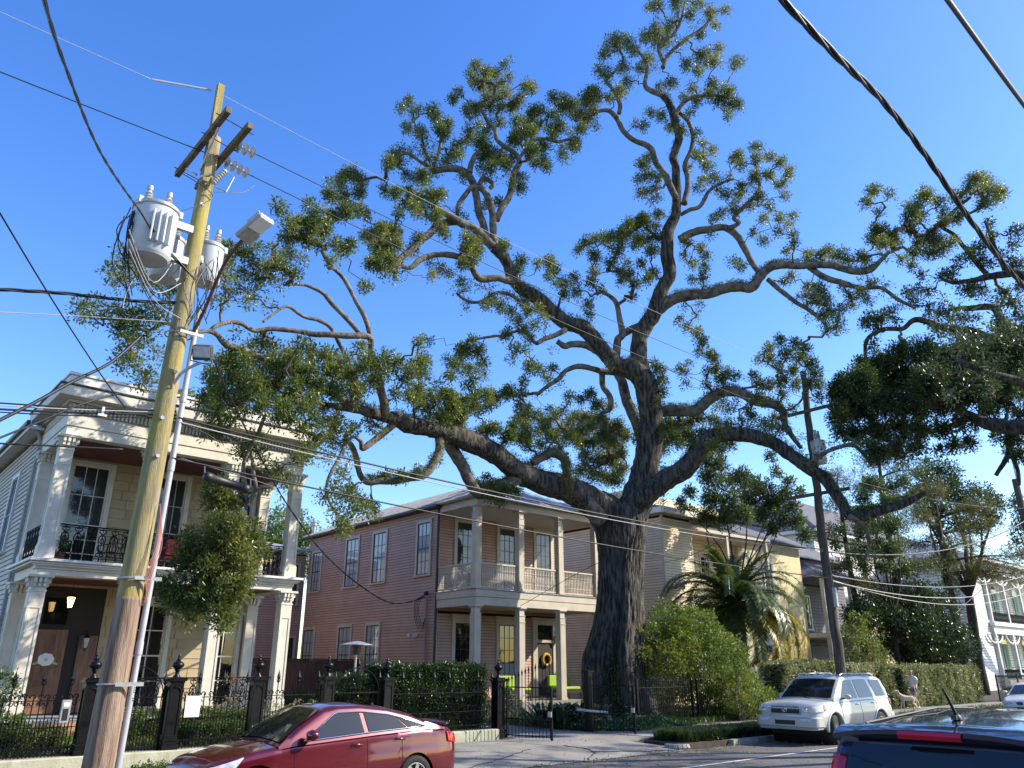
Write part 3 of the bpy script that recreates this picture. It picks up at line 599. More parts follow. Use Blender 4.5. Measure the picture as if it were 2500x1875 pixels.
for (a, b, pm) in ((.82, 2.12, M_glassdark), (3.32, 4.62, M_glassdark)): window(PH, Mpf, a, b, .8, 4.0, 3, 3, 2, .17, M_ptrim, M_pdark, pm, M_glasspale if a > 3 else M_glassdark, head=.14, split=.46)
m = MB(Mpf); m.box(5.55, 5.85, -.10, -.034, .76, 4.1); m.box(6.85, 7.15, -.10, -.034, .76, 4.1); m.box(5.85, 6.85, -.10, -.034, 3.9, 4.1); m.box(5.45, 7.25, -.16, -.034, 4.1, 4.22); m.box(5.85, 6.85, -.12, -.034, 3.1, 3.22); obj('door_frame', m, M_ptrim, PH, bevel=.008)
m = MB(Mpf); m.box(5.85, 6.85, -.06, -.034, .78, 3.1); obj('front_door', m, M_doordark, PH); m = MB(Mpf); m.box(5.9, 6.8, -.06, -.034, 3.25, 3.88); obj('transom', m, M_glassdark, PH)
wr = MB(); wr.tube([(PX0+.06+6.35+.25*math.cos(a), PYW-.14, 2.35+.25*math.sin(a)) for a in np.linspace(0, 2*math.pi, 15)[:-1]], .07, 7, closed=True); wo = obj('door_wreath', wr, M_yellowflower, sm=180); tag(wo, 'round yellow wreath hanging on the dark front door of the pink house', 'wreath')
lantern('porch_lantern', 'tall wall lantern beside the pink house front door', (27.25, 27.6, 3.3))
beam(PH, 'porch_floor', M_concrete, (PX0, PX1, PYF-.1, PYW-.004, .14, .70)); beam(PH, 'lower_ceiling', M_ptrim, (PX0+.25, PX1-.2, PYF+.25, PYW-.035, 4.44, 4.50)); beam(PH, 'upper_ceiling', M_taupeceil, (PX0+.25, PX1-.2, PYF+.25, PYW-.036, 8.46, 8.52))
beam(PH, 'gallery_fascia', M_ptrim, (PX0-.03, PX1-.05, PYF+.0, PYF+.2, 4.38, 4.70), (PX0-.05, PX1-.03, PYF-.02, PYF+.2, 4.712, 4.99), (PX0-.03, PX0+.17, PYF+.205, PYW, 4.38, 4.70), (PX0-.05, PX0+.17, PYF+.205, PYW+.0, 4.712, 4.99), (PX1-.25, PX1-.05, PYF+.205, PYW, 4.38, 4.99))
beam(PH, 'gallery_floor', M_grey, (PX0-.09, PX1+.02, PYF-.06, PYW-.04, 4.995, 5.03))
beam(PH, 'roof_beam', M_ptrim, (PX0-.02, PX1-.05, PYF+.0, PYF+.2, 8.46, 8.76), (PX0-.02, PX0+.18, PYF+.205, PYW, 8.46, 8.76), (PX1-.25, PX1-.05, PYF+.205, PYW, 8.46, 8.76))
def pcol(z0, z1, w=.32, cap=True):
    h = w/2; s = MB(); s.box(-h, h, -h, h, z0+.1, z1-.34); s.box(-h+.02, h-.02, -h+.02, h-.02, z1-.34, z1-.12); b = MB(); b.box(-h-.03, h+.03, -h-.03, h+.03, z0, z0+.1)
    c = MB(); c.box(-h-.02, h+.02, -h-.02, h+.02, z1-.62, z1-.58); c.box(-h-.02, h+.02, -h-.02, h+.02, z1-.36, z1-.33); c.frus(0, 0, z1-.14, z1-.06, h-.01, h-.01, h+.05, h+.05); c.box(-h-.06, h+.06, -h-.06, h+.06, z1-.06, z1-.002); return s.mesh('shaft'), b.mesh('base'), c.mesh('capital')
pc = [(20.25, PYF+.1), (22.64, PYF+.1), (25.04, PYF+.1), (27.45, PYF+.1)]
put_cols(PH, pcol(.7, 4.38), pc, M_ptrim); put_cols(PH, pcol(5.03, 8.46, .30), pc, M_ptrim)
# turned balusters
q = MB(); q.lathe([(.001, 0), (.024, 0), (.024, .16), (.034, .19), (.02, .22), (.036, .34), (.030, .50), (.019, .62), (.034, .66), (.022, .70), (.024, .90), (.001, .90)], 6); pb = q.mesh('baluster'); pb.materials.append(M_ptrim)
def wood_rail(par, a, b, z0, h=1.02, pitch=.095, m=M_ptrim, me=pb, sc=1.):
    a = Vector((a[0], a[1], 0)); b = Vector((b[0], b[1], 0)); L = (b-a).length; d = (b-a).normalized(); ang = math.atan2(d.y, d.x); R = Matrix.Rotation(ang, 3, 'Z'); q = MB()
    q.box(0, L, -.035, .035, z0, z0+.06, R, a); q.box(0, L, -.045, .045, z0+h-.07, z0+h, R, a); ro = obj('railing', q, m, par, bevel=.006); n = int(L/pitch)
    for i in range(n): p = a+d*(L*(i+.5)/n); o = obj('baluster', me, None, ro); o.location = (p.x, p.y, z0+.06); o.scale = (1, 1, (h-.13)/.9)
for (a, b) in zip(pc[:-1], pc[1:]): wood_rail(PH, (a[0]+.17, a[1]), (b[0]-.17, b[1]), 5.08)
wood_rail(PH, (PX0+.04, PYF+.28), (PX0+.04, PYW-.1), 5.08); wood_rail(PH, (PX1-.14, PYF+.28), (PX1-.14, PYW-.1), 5.08)
# roof: hipped metal sheets with ribs
def hip(par, x0, x1, y0, y1, z, run, rise, m, rib=.42, name='roof', ridgeback=0):
    q = MB(); xr0, xr1, yr0, yr1 = x0+run, x1-run, y0+run, y1-ridgeback; q.add([(x0, y0, z), (x1, y0, z), (x1, y1, z), (x0, y1, z), (xr0, yr0, z+rise), (xr1, yr0, z+rise), (xr1, yr1, z+rise), (xr0, yr1, z+rise)], [(0, 1, 5, 4), (1, 2, 6, 5), (3, 0, 4, 7), (2, 3, 7, 6), (4, 5, 6, 7), (0, 3, 2, 1)]); ro = obj(name, q, m, par)
    if rib:
        q = MB(); x = x0+rib*.5
        while x < x1:
            t = min(x-x0, x1-x, run)/run; q.tube([(x, y0, z+.012), (x, y0+run*t, z+rise*t+.012)], .014, 4, False); x += rib
        y = y0+rib*.5
        while y < y1:
            t = min(y-y0, run)/run
            for sx, ex in ((x0, xr0), (x1, xr1)): q.tube([(sx, y, z+.012), (sx+(ex-sx)*t, y, z+rise*t+.012)], .014, 4, False)
            y += rib
        o = obj('roof_rib', q, m, ro); o['kind'] = 'stuff'
    return ro
hip(PH, PX0-.35, PX1+.35, PYF-.35, 40.2, 8.80, 4.1, 1.85, M_metalroof); beam(PH, 'eave', M_gutter, (PX0-.36, PX0+.05, PYW-.3, 40.1, 8.70, 8.79)); beam(PH, 'eave', M_ptrim, (PX0-.33, PX1+.33, PYF-.33, PYF-.01, 8.765, 8.795), (PX0-.33, PX0-.05, PYF-.0, PYW-.31, 8.765, 8.795))
m = MB(); m.add([(15.2, 39.6, 7.95), (PX0+.3, 39.6, 7.95), (PX0+.3, 47, 9.4), (15.2, 47, 9.4), (15.2, 39.6, 8.05), (PX0+.3, 39.6, 8.05), (PX0+.3, 47, 9.5), (15.2, 47, 9.5)], [(0, 1, 2, 3), (7, 6, 5, 4), (0, 4, 5, 1), (1, 5, 6, 2), (2, 6, 7, 3), (3, 7, 4, 0)]); obj('wing_roof', m, M_metalroof, PH)
m = MB(); m.tube([(21, 41, 8.5), (21, 41, 9.7)], .11, 8); m.lathe([(.001, 9.7), (.17, 9.7), (.17, 9.82), (.001, 9.86)], 10, (21, 41, 0)); obj('vent_pipe', m, M_steel, PH, sm=60)
m = MB(); m.tube([(PX0-.02, PYW-.06, z) for z in (.3, 8.6)], .06, 8); m.tube([(PX0-.02, PYW-.06, 8.6), (PX0-.2, PYW-.2, 8.75)], .06, 8); obj('downpipe', m, M_gutter, PH, sm=60)
beam(PH, 'corner_board', M_ptrim, (PX0-.005, PX0+.10, PYW-.05, PYW-.001, .7, 8.46))
# electric mast and meter
em = thing('electric_mast', 'service mast with weatherhead and looped wires on the corner of the pink house', 'service mast', (20.1, 28.35, 1)); m = MB(); m.tube([(20.16, 28.4, 1.6), (20.16, 28.4, 4.9)], .045, 8); obj('mast_pipe', m, mat('pink_pipe', (.36, .24, .21)), em, sm=60)
m = MB(); m.lathe([(.001, .14), (.09, .10), (.11, 0), (.06, -.06), (.001, -.06)], 10, (20.1, 28.35, 5.0)); obj('weatherhead', m, M_black, em, sm=60); m = MB(); m.box(20.02, 20.2, 28.2, 28.75, 1.0, 1.75); obj('meter_box', m, M_fix, em, bevel=.01)
m = MB()
for k in range(4): m.tube(catmull([(20.05, 28.3, 4.95), (19.9-.05*k, 28.5+.05*k, 4.7), (19.92, 28.6+.08*k, 4.2-.1*k), (20.02, 28.45, 3.75-.1*k), (20.05, 28.3, 4.0)], 5), .013, 5)
obj('wire_loop', m, M_cable, em)
fl_ = thing('twin_floodlight', 'small white twin floodlight on the pink clapboard wall', 'floodlight', (20.2, 29.25, 3.3)); m = MB(); m.box(-.04, 0, -.07, .07, -.07, .07); obj('mount', m, M_white, fl_, local=True)
for s in (-1, 1): m = MB(); m.lathe([(.001, 0), (.05, 0), (.085, .16), (.075, .17), (.001, .17)], 10, (-.16 if 0 else 0, 0, 0), 'y'); o = obj('lamp_head', m, M_white if s > 0 else M_lens, fl_, local=True); o.location = (-.08, s*.12, .02); o.rotation_euler = (0, 0, (math.pi*.5 if s > 0 else math.pi*.9))
# green seats on the porch
for k, (x, l) in enumerate(((23.3, 'lime green cushioned bench on the pink house porch, left of the front door'), (26.3, 'lime green cushioned bench on the pink house porch before the front door'))):
    t = thing('porch_bench', l, 'bench', (x-.4, 25.75, .7)); 
    for nm, b in (('seat_cushion', (-.7, .7, -.3, .3, .38, .52)), ('back_cushion', (-.7, .7, .3, .42, .52, .98))): q = MB(); q.box(*b); obj(nm, q, M_limecush, t, local=True, bevel=.04)
    q = MB(); q.box(-.74, .74, -.32, .44, .28, .37)
    for sx in (-.7, .66):
        for sy in (-.3, .38): q.box(sx, sx+.05, sy, sy+.05, 0, .28)
    obj('bench_frame', q, M_pdark, t, local=True)
# plank fence between the houses, grey plank fence by the oak, patio heater
def plank_fence(label, a, b, z0, z1, m, capm=None, w=.14):
    t = thing('plank_fence', label, 'fence', ((a[0]+b[0])/2, (a[1]+b[1])/2, z0)); a = Vector((*a, 0)); b = Vector((*b, 0)); d = (b-a).normalized(); L = (b-a).length; R = Matrix.Rotation(math.atan2(d.y, d.x), 3, 'Z'); q = MB(); q.box(.004, w-.004, -.012, .012, 0, 1); pm = q.mesh('plank'); pm.materials.append(m)
    for i in range(int(L/w)): p = a+d*(i*w); o = obj('plank', pm, None, t); o.location = Vector((p.x, p.y, z0))-t.location; o.rotation_euler = (0, 0, math.atan2(d.y, d.x)); o.scale = (1, 1, (z1-z0)*(1+RNG.normal()*.004))
    q = MB()
    for z in (z0+.3, z1-.35): q.box(0, L, .013, .06, z, z+.09, R, a)
    if capm: q.box(0, L, -.07, .09, z1+.01, z1+.06, R, a); q.box(0, L, -.035, -.013, z1-.16, z1-.01, R, a)
    obj('fence_rail', q, capm or m, t)
plank_fence('tall brown plank fence with cap rail between the cream house and the pink house', (11.9, 33.5), (20.15, 33.5), .3, 2.32, M_wood, M_wood)
plank_fence('weathered plank fence between the porch column and the oak trunk', (27.9, 26.2), (31.5, 26.2), .2, 2.2, M_woodgrey)
ht = thing('patio_heater', 'mushroom patio heater rising behind the hedge by the fence post', 'patio heater', (12.1, 20.4, .4)); m = MB(); m.lathe([(.001, 2.32), (.1, 2.31), (.46, 2.22), (.46, 2.20), (.001, 2.24)], 24); obj('reflector', m, M_steel, ht, local=True, sm=50); m = MB(); m.lathe([(.001, 1.95), (.12, 1.95), (.13, 2.2), (.001, 2.2)], 14); obj('burner', m, M_bronze, ht, local=True, sm=50); m = MB(); m.tube([(0, 0, 0), (0, 0, 1.95)], .035, 8); m.lathe([(.001, 0), (.24, 0), (.24, .5), (.001, .5)], 16); obj('pole', m, M_steel, ht, local=True, sm=50)
# ------------------------------------------------------------------ the great live oak
OAK_D = 32.7
oak = thing('live_oak', 'huge spreading live oak with a hollowed dark trunk beside the driveway', 'tree', tuple(np.round(atD(1512, 1765, OAK_D)*np.array([1, 1, 0])+np.array([0, 0, .15]), 3)))
def oak_trunk():
    prof = [(1518, 1790, 92), (1516, 1760, 84), (1512, 1725, 77), (1505, 1680, 72), (1502, 1640, 71), (1503, 1600, 68), (1508, 1560, 62), (1512, 1520, 56), (1515, 1470, 52), (1517, 1410, 51), (1518, 1350, 52), (1517, 1300, 57), (1513, 1262, 62), (1510, 1235, 50)]
    P = []; R = []
    for u, v, r in prof: q = atD(u, v, OAK_D); P.append(q); R.append(r/FPX*np.linalg.norm(q-CP))
    C = catmull(P, 16); Rr = catmull(np.stack([R]*3, 1), 16)[:, 0]; n = 180; V = []; F = []
    view = -np.array([math.cos(AZ), math.sin(AZ), 0])
    for i, (c, r) in enumerate(zip(C, Rr)):
        h = i/len(C); flare = max(0, 1-h*3.2)
        for k in range(n):
            a = 2*math.pi*k/n; d = np.array([math.cos(a), math.sin(a), 0]); face = d@view; side = d@CR
            f = 1+.05*math.sin(3*a+1+h*2)+.045*math.sin(5*a+2.2*h)+flare*(.13*math.sin(4*a+.6)+.09*math.sin(7*a+2))
            f -= .42*math.exp(-((side+.12+.1*h)/.17)**2)*(face > 0)*math.exp(-((h-.42)/.33)**2)       # the groove between the two fused stems
            f -= .38*math.exp(-((side+.28)/.30)**2)*(face > 0)*math.exp(-((h-.25)/.075)**2)           # the dark hollow low on the trunk
            q = Vector((d[0]*3, d[1]*3, c[2]*.32)); ridge = 1-abs(mnoise.noise(q*3.1+Vector((4, 1, h))))*2; ridge2 = 1-abs(mnoise.noise(Vector((d[0]*11, d[1]*11, c[2]*1.2))))*2
            f += .03*ridge+.045*ridge2+.03*mnoise.noise(Vector((d[0]*1.5, d[1]*1.5, c[2]*.7)))
            V.append((c[0]+d[0]*r*f, c[1]+d[1]*r*f, c[2]))
    m = len(C)
    for i in range(m-1):
        for k in range(n): F.append((i*n+k, i*n+(k+1) % n, (i+1)*n+(k+1) % n, (i+1)*n+k))
    F.append(tuple((m-1)*n+k for k in range(n))); mb = MB(); mb.v = V; mb.f = F; return mb
obj('trunk', oak_trunk(), M_bark, oak, sm=180)
# surface roots
for u0, v0, u1, v1, r in ((1560, 1715, 1625, 1768, 16), (1450, 1730, 1405, 1778, 15), (1505, 1740, 1500, 1800, 17), (1580, 1690, 1600, 1750, 15)):
    P, R = branch('s', [(u0, v0, r), ((u0+u1)/2, (v0+v1)/2+4, r*.9), (u1, v1, r*.45)], OAK_D-.9, OAK_D-1.9); m, _, _ = limb_mesh(P, R, 12, .15, u0); obj('root', m, M_bark, oak, sm=180)
OB = [
 ('s', [(1518, 1310, 48), (1548, 1240, 40), (1572, 1160, 34), (1583, 1100, 31), (1590, 1040, 29), (1586, 985, 28), (1572, 930, 27), (1545, 903, 24), (1507, 893, 21), (1462, 845, 19), (1425, 802, 19), (1380, 787, 18), (1341, 754, 17), (1305, 724, 17), (1269, 703, 15), (1250, 668, 14), (1228, 630, 13), (1204, 603, 12)], 32.7, 29.5),
 ('s', [(1572, 940, 24), (1561, 890, 22), (1561, 851, 20), (1564, 820, 19), (1579, 790, 19), (1594, 769, 19), (1613, 714, 17), (1635, 670, 16), (1629, 613, 15), (1632, 563, 14), (1650, 523, 11), (1652, 466, 10), (1649, 410, 9), (1643, 384, 9), (1656, 340, 9), (1649, 296, 9), (1633, 252, 8), (1617, 233, 7)], 32.6, 31),
 ('E', [(150, 430, 15), (180, 400, 14), (240, 360, 13), (300, 352, 13), (360, 345, 12), (420, 325, 12), (480, 318, 12), (530, 322, 11), (560, 285, 11), (600, 245, 10), (650, 232, 9), (720, 235, 8), (800, 235, 8), (870, 242, 8), (950, 262, 7), (1000, 250, 6), (1030, 215, 5), (1060, 185, 4), (1110, 165, 3)], 32.3, 29),
 ('s', [(1498, 1262, 46), (1460, 1236, 38), (1422, 1212, 34), (1370, 1190, 31), (1311, 1172, 29), (1256, 1145, 25), (1206, 1108, 25), (1149, 1077, 26), (1105, 1064, 25), (1055, 1045, 22), (1004, 1039, 20), (954, 1020, 17), (903, 1007, 13), (866, 998, 11), (828, 992, 9), (790, 985, 6), (740, 978, 4), (680, 990, 3)], 32.7, 20.5),
 ('s', [(1466, 1275, 22), (1446, 1243, 20), (1422, 1212, 17), (1398, 1190, 14), (1389, 1165, 12), (1378, 1122, 12), (1345, 1108, 11), (1300, 1130, 9)], 31.6, 29.5),
 ('M', [(930, 345, 15), (965, 400, 15), (1000, 460, 14), (1030, 525, 14), (1060, 562, 13), (1110, 550, 14), (1170, 525, 15), (1225, 500, 16), (1262, 470, 17)], 27.4, 29.6),
 ('M', [(905, 325, 12), (912, 390, 11), (890, 440, 10), (840, 495, 10), (760, 510, 9), (680, 515, 9), (632, 515, 8), (600, 475, 7), (585, 420, 7), (565, 375, 7), (540, 352, 6), (560, 330, 4)], 26.6, 24.5),
 ('M', [(735, 295, 9), (690, 330, 9), (640, 368, 8), (607, 390, 7), (600, 360, 5), (570, 345, 4), (545, 380, 4), (520, 430, 4), (490, 480, 4), (470, 550, 3), (490, 610, 3), (520, 650, 2.5)], 25, 22.5),
 ('s', [(941, 1012, 12), (938, 975, 11), (930, 945, 10), (922, 905, 9), (906, 866, 8), (903, 826, 8), (870, 822, 8), (830, 819, 8), (768, 816, 7), (717, 807, 6), (667, 804, 6), (622, 808, 5), (591, 791, 5), (559, 786, 5), (528, 794, 5), (509, 810, 4)], 24, 19.5),
 ('L', [(1195, 665, 6), (1180, 600, 6), (1140, 530, 5), (1100, 450, 5), (1060, 410, 4), (1040, 400, 4)], 23, 22),
 ('L', [(1160, 662, 6), (1100, 590, 6), (1050, 540, 6), (1010, 500, 5), (950, 470, 4), (905, 465, 4), (860, 470, 3)], 22.5, 21),
 ('L', [(1100, 745, 5), (1050, 640, 5), (1000, 608, 5), (940, 592, 4), (880, 552, 4), (830, 572, 3), (780, 612, 3)], 22.5, 20.5),
 ('L', [(1140, 940, 8), (1050, 890, 8), (930, 840, 8), (830, 775, 8), (730, 738, 8), (690, 718, 8), (640, 700, 8), (600, 662, 6), (560, 650, 5), (525, 655, 5)], 22, 18.8),
 ('L', [(540, 655, 4), (470, 640, 4), (400, 620, 4), (330, 650, 3), (270, 620, 3), (210, 605, 2.5), (150, 600, 2)], 18.8, 17.8),
 ('L', [(400, 620, 3), (425, 540, 3), (380, 480, 2.5), (310, 440, 2)], 18.3, 18),
 ('A', [(420, 295, 9), (380, 292, 9), (330, 282, 9), (270, 285, 9), (225, 225, 8), (170, 198, 8), (100, 192, 7), (45, 212, 7), (5, 240, 6), (-40, 240, 5), (-60, 290, 4)], 29.6, 27),
 ('P', [(840, 1392, 12), (760, 1310, 11), (700, 1262, 10), (640, 1232, 10), (560, 1190, 9), (490, 1150, 8), (430, 1112, 6)], 29.5, 28),
 ('P', [(600, 1215, 9), (520, 1225, 9), (450, 1250, 9), (400, 1305, 9), (330, 1370, 9), (235, 1450, 8), (190, 1500, 8), (130, 1530, 6), (60, 1545, 5)], 29, 27),
 ('P', [(800, 1335, 9), (775, 1250, 9), (740, 1130, 9), (718, 1000, 9), (680, 920, 9), (620, 870, 9), (540, 862, 8), (440, 882, 7)], 29.5, 29),
 ('P', [(845, 1380, 9), (840, 1250, 9), (832, 1130, 9), (800, 1040, 8), (745, 980, 7)], 29.5, 29.2),
 ('P', [(858, 1215, 8), (900, 1120, 8), (950, 1040, 8), (980, 900, 7), (1012, 820, 7), (1000, 765, 6), (940, 720, 6), (870, 665, 5), (850, 600, 5), (790, 510, 4), (740, 440, 4)], 29.5, 30),
 ('P', [(1020, 795, 4), (1080, 700, 4), (1110, 670, 4), (1200, 662, 4), (1280, 680, 4), (1380, 652, 3)], 30, 30.5),
 ('B', [(398, 770, 8), (360, 690, 8), (320, 630, 7), (292, 572, 7), (230, 540, 6), (190, 500, 6), (165, 452, 6), (130, 427, 5), (60, 440, 4), (10, 470, 3)], 31.3, 30.5),
 ('B', [(178, 440, 5), (180, 392, 5), (148, 340, 4), (127, 310, 4), (150, 288, 3), (192, 240, 3)], 31, 31),
 ('P', [(682, 885, 7), (692, 830, 7), (720, 770, 6), (762, 742, 5)], 29, 29),
 ('P', [(440, 882, 5), (400, 840, 5), (330, 800, 4), (270, 760, 4), (215, 770, 3)], 29, 28.6), ('P', [(432, 865, 4), (380, 745, 4), (350, 640, 3), (300, 540, 3)], 29, 29), ('P', [(440, 840, 4), (478, 740, 4), (490, 650, 3)], 29, 29.4),
 ('B', [(430, 790, 7), (440, 700, 6), (432, 640, 6), (460, 560, 5), (450, 480, 5), (400, 430, 5)], 31.6, 31.5),
 ('B', [(412, 832, 5), (450, 812, 5), (490, 800, 5), (520, 742, 4), (570, 710, 3), (622, 690, 3)], 31.2, 30.4),
 ('E', [(255, 135, 10), (300, 108, 9), (350, 97, 9), (430, 90, 8), (482, 130, 8), (520, 200, 7), (558, 260, 6)], 31.8, 30.8),
 ('B', [(600, 885, 6), (640, 862, 5), (620, 842, 5), (660, 800, 5), (700, 760, 4), (722, 720, 4), (702, 680, 3)], 31, 31),
 ('B', [(395, 440, 5), (432, 392, 5), (480, 372, 4), (550, 370, 3), (600, 380, 3)], 31.2, 30.6),
 ('B', [(347, 262, 5), (370, 210, 4), (440, 150, 4), (500, 110, 3), (532, 70, 3)], 31, 31), ('B', [(350, 250, 4), (330, 180, 4), (380, 140, 3), (410, 90, 3), (430, 20, 2.5)], 31, 31.3), ('B', [(345, 372, 6), (300, 350, 6), (277, 322, 5), (287, 255, 4), (250, 200, 3)], 31, 31.2),
 ('E', [(595, 288, 6), (650, 335, 6), (700, 375, 5), (760, 410, 5), (812, 452, 4), (822, 492, 3)], 31, 29.5),
 ('R', [(440, 400, 7), (500, 440, 7), (580, 465, 6), (650, 480, 5), (720, 482, 4), (780, 522, 4), (850, 560, 3)], 30.4, 29),
 ('E', [(155, 802, 15), (230, 797, 14), (310, 800, 14), (360, 760, 13), (420, 725, 13), (480, 727, 12), (540, 760, 11), (620, 777, 10), (650, 805, 9), (662, 850, 7), (690, 900, 6), (722, 940, 4)], 32.5, 29.5),
 ('s', [(1510, 1275, 36), (1545, 1232, 31), (1567, 1217, 28), (1603, 1188, 26), (1639, 1164, 24), (1675, 1143, 24), (1700, 1110, 22), (1730, 1073, 19), (1770, 1060, 18), (1812, 1060, 17), (1852, 1070, 16), (1895, 1087, 15), (1935, 1112, 15), (1971, 1140, 14), (2010, 1165, 14), (2034, 1197, 13), (2056, 1228, 12), (2073, 1259, 11), (2116, 1257, 11), (2166, 1244, 10), (2212, 1225, 8), (2260, 1205, 5)], 32.6, 26.5),
 ('S', [(425, 455, 5), (480, 420, 5), (520, 395, 5), (600, 376, 5), (642, 402, 4), (672, 442, 3)], 28, 27), ('S', [(592, 652, 6), (650, 690, 5), (672, 760, 4), (650, 820, 3)], 27, 27),
 ('Q', [(1250, 562, 9), (1150, 500, 9), (1060, 470, 9), (980, 465, 8), (920, 482, 8), (862, 440, 7)], 31.2, 30.6), ('Q', [(935, 352, 7), (850, 388, 6), (760, 422, 6), (700, 462, 5)], 30, 29.4),
 ('Q', [(1350, 690, 9), (1240, 690, 8), (1170, 670, 7), (1060, 650, 7), (960, 672, 6), (880, 742, 6), (800, 800, 5), (720, 862, 5)], 32, 30.5), ('Q', [(1222, 682, 8), (1230, 800, 7), (1290, 900, 7), (1282, 990, 6), (1225, 1042, 6), (1240, 1200, 5), (1252, 1310, 4)], 32, 32),
 ('Q', [(1330, 600, 10), (1340, 500, 10), (1352, 430, 9), (1390, 380, 9), (1372, 270, 7), (1350, 150, 6), (1290, 80, 5), (1210, 40, 4)], 32.6, 32), ('Q', [(1395, 390, 8), (1470, 342, 9), (1560, 315, 10)], 32.6, 32.4),
 ('Q', [(1545, 1200, 15), (1500, 1080, 14), (1440, 950, 13), (1392, 790, 12), (1340, 680, 10), (1330, 580, 10)], 33.2, 33), ('A', [(560, 440, 5), (450, 392, 5), (400, 352, 5), (340, 342, 4), (280, 372, 4), (222, 372, 4), (180, 342, 3)], 30, 29),
 ('P', [(740, 985, 6), (690, 990, 6), (650, 1040, 6), (612, 1100, 6), (600, 1175, 5)], 29.2, 29), ('P', [(745, 975, 6), (780, 920, 6), (835, 960, 5), (815, 995, 5)], 29.2, 29.4),
 ('M', [(165, 590, 7), (150, 470, 5), (170, 400, 4), (205, 340, 5), (230, 260, 4)], 20.2, 20.4), ('M', [(140, 610, 5), (195, 560, 5), (185, 470, 4), (180, 400, 3)], 20.2, 20.2),
]
skel = []; skel_uv = []; skel_D = []
for bi, (t, pts, d0, d1) in enumerate(OB):
    P, R = branch(t, pts, d0, d1); big = R.max()
    m, C, Rr = limb_mesh(P, R, 16 if big > .2 else (10 if big > .09 else 7), .10, bi); obj('limb', m, M_bark if big > .42 else M_limb, oak, sm=180); skel.append(C)
skel = np.concatenate(skel)
def proj_np(P): q = P-CP; w_ = q@CF; return np.stack([1250+FPX*(q@CR)/w_, 937.5-FPX*(q@CU)/w_], 1)
skel_uv = proj_np(skel); skel_D = skel[:, :2]@_Fh[:2]
def px_blobs(t, lst, D=None, dj=.8, rs=1.):
    out = []
    for x, y, r in lst:
        u, v = zz(t, x, y); rp = r*ZT[t][2]*rs
        if D is None: k = int(np.argmin(np.sum((skel_uv-np.array([u, v]))**2, 1))); d = skel_D[k]+RNG.normal()*dj
        else: d = D+RNG.normal()*dj
        c = atD(u, v, d); out.append((c, rp/FPX*np.linalg.norm(c-CP), rp))
    return out
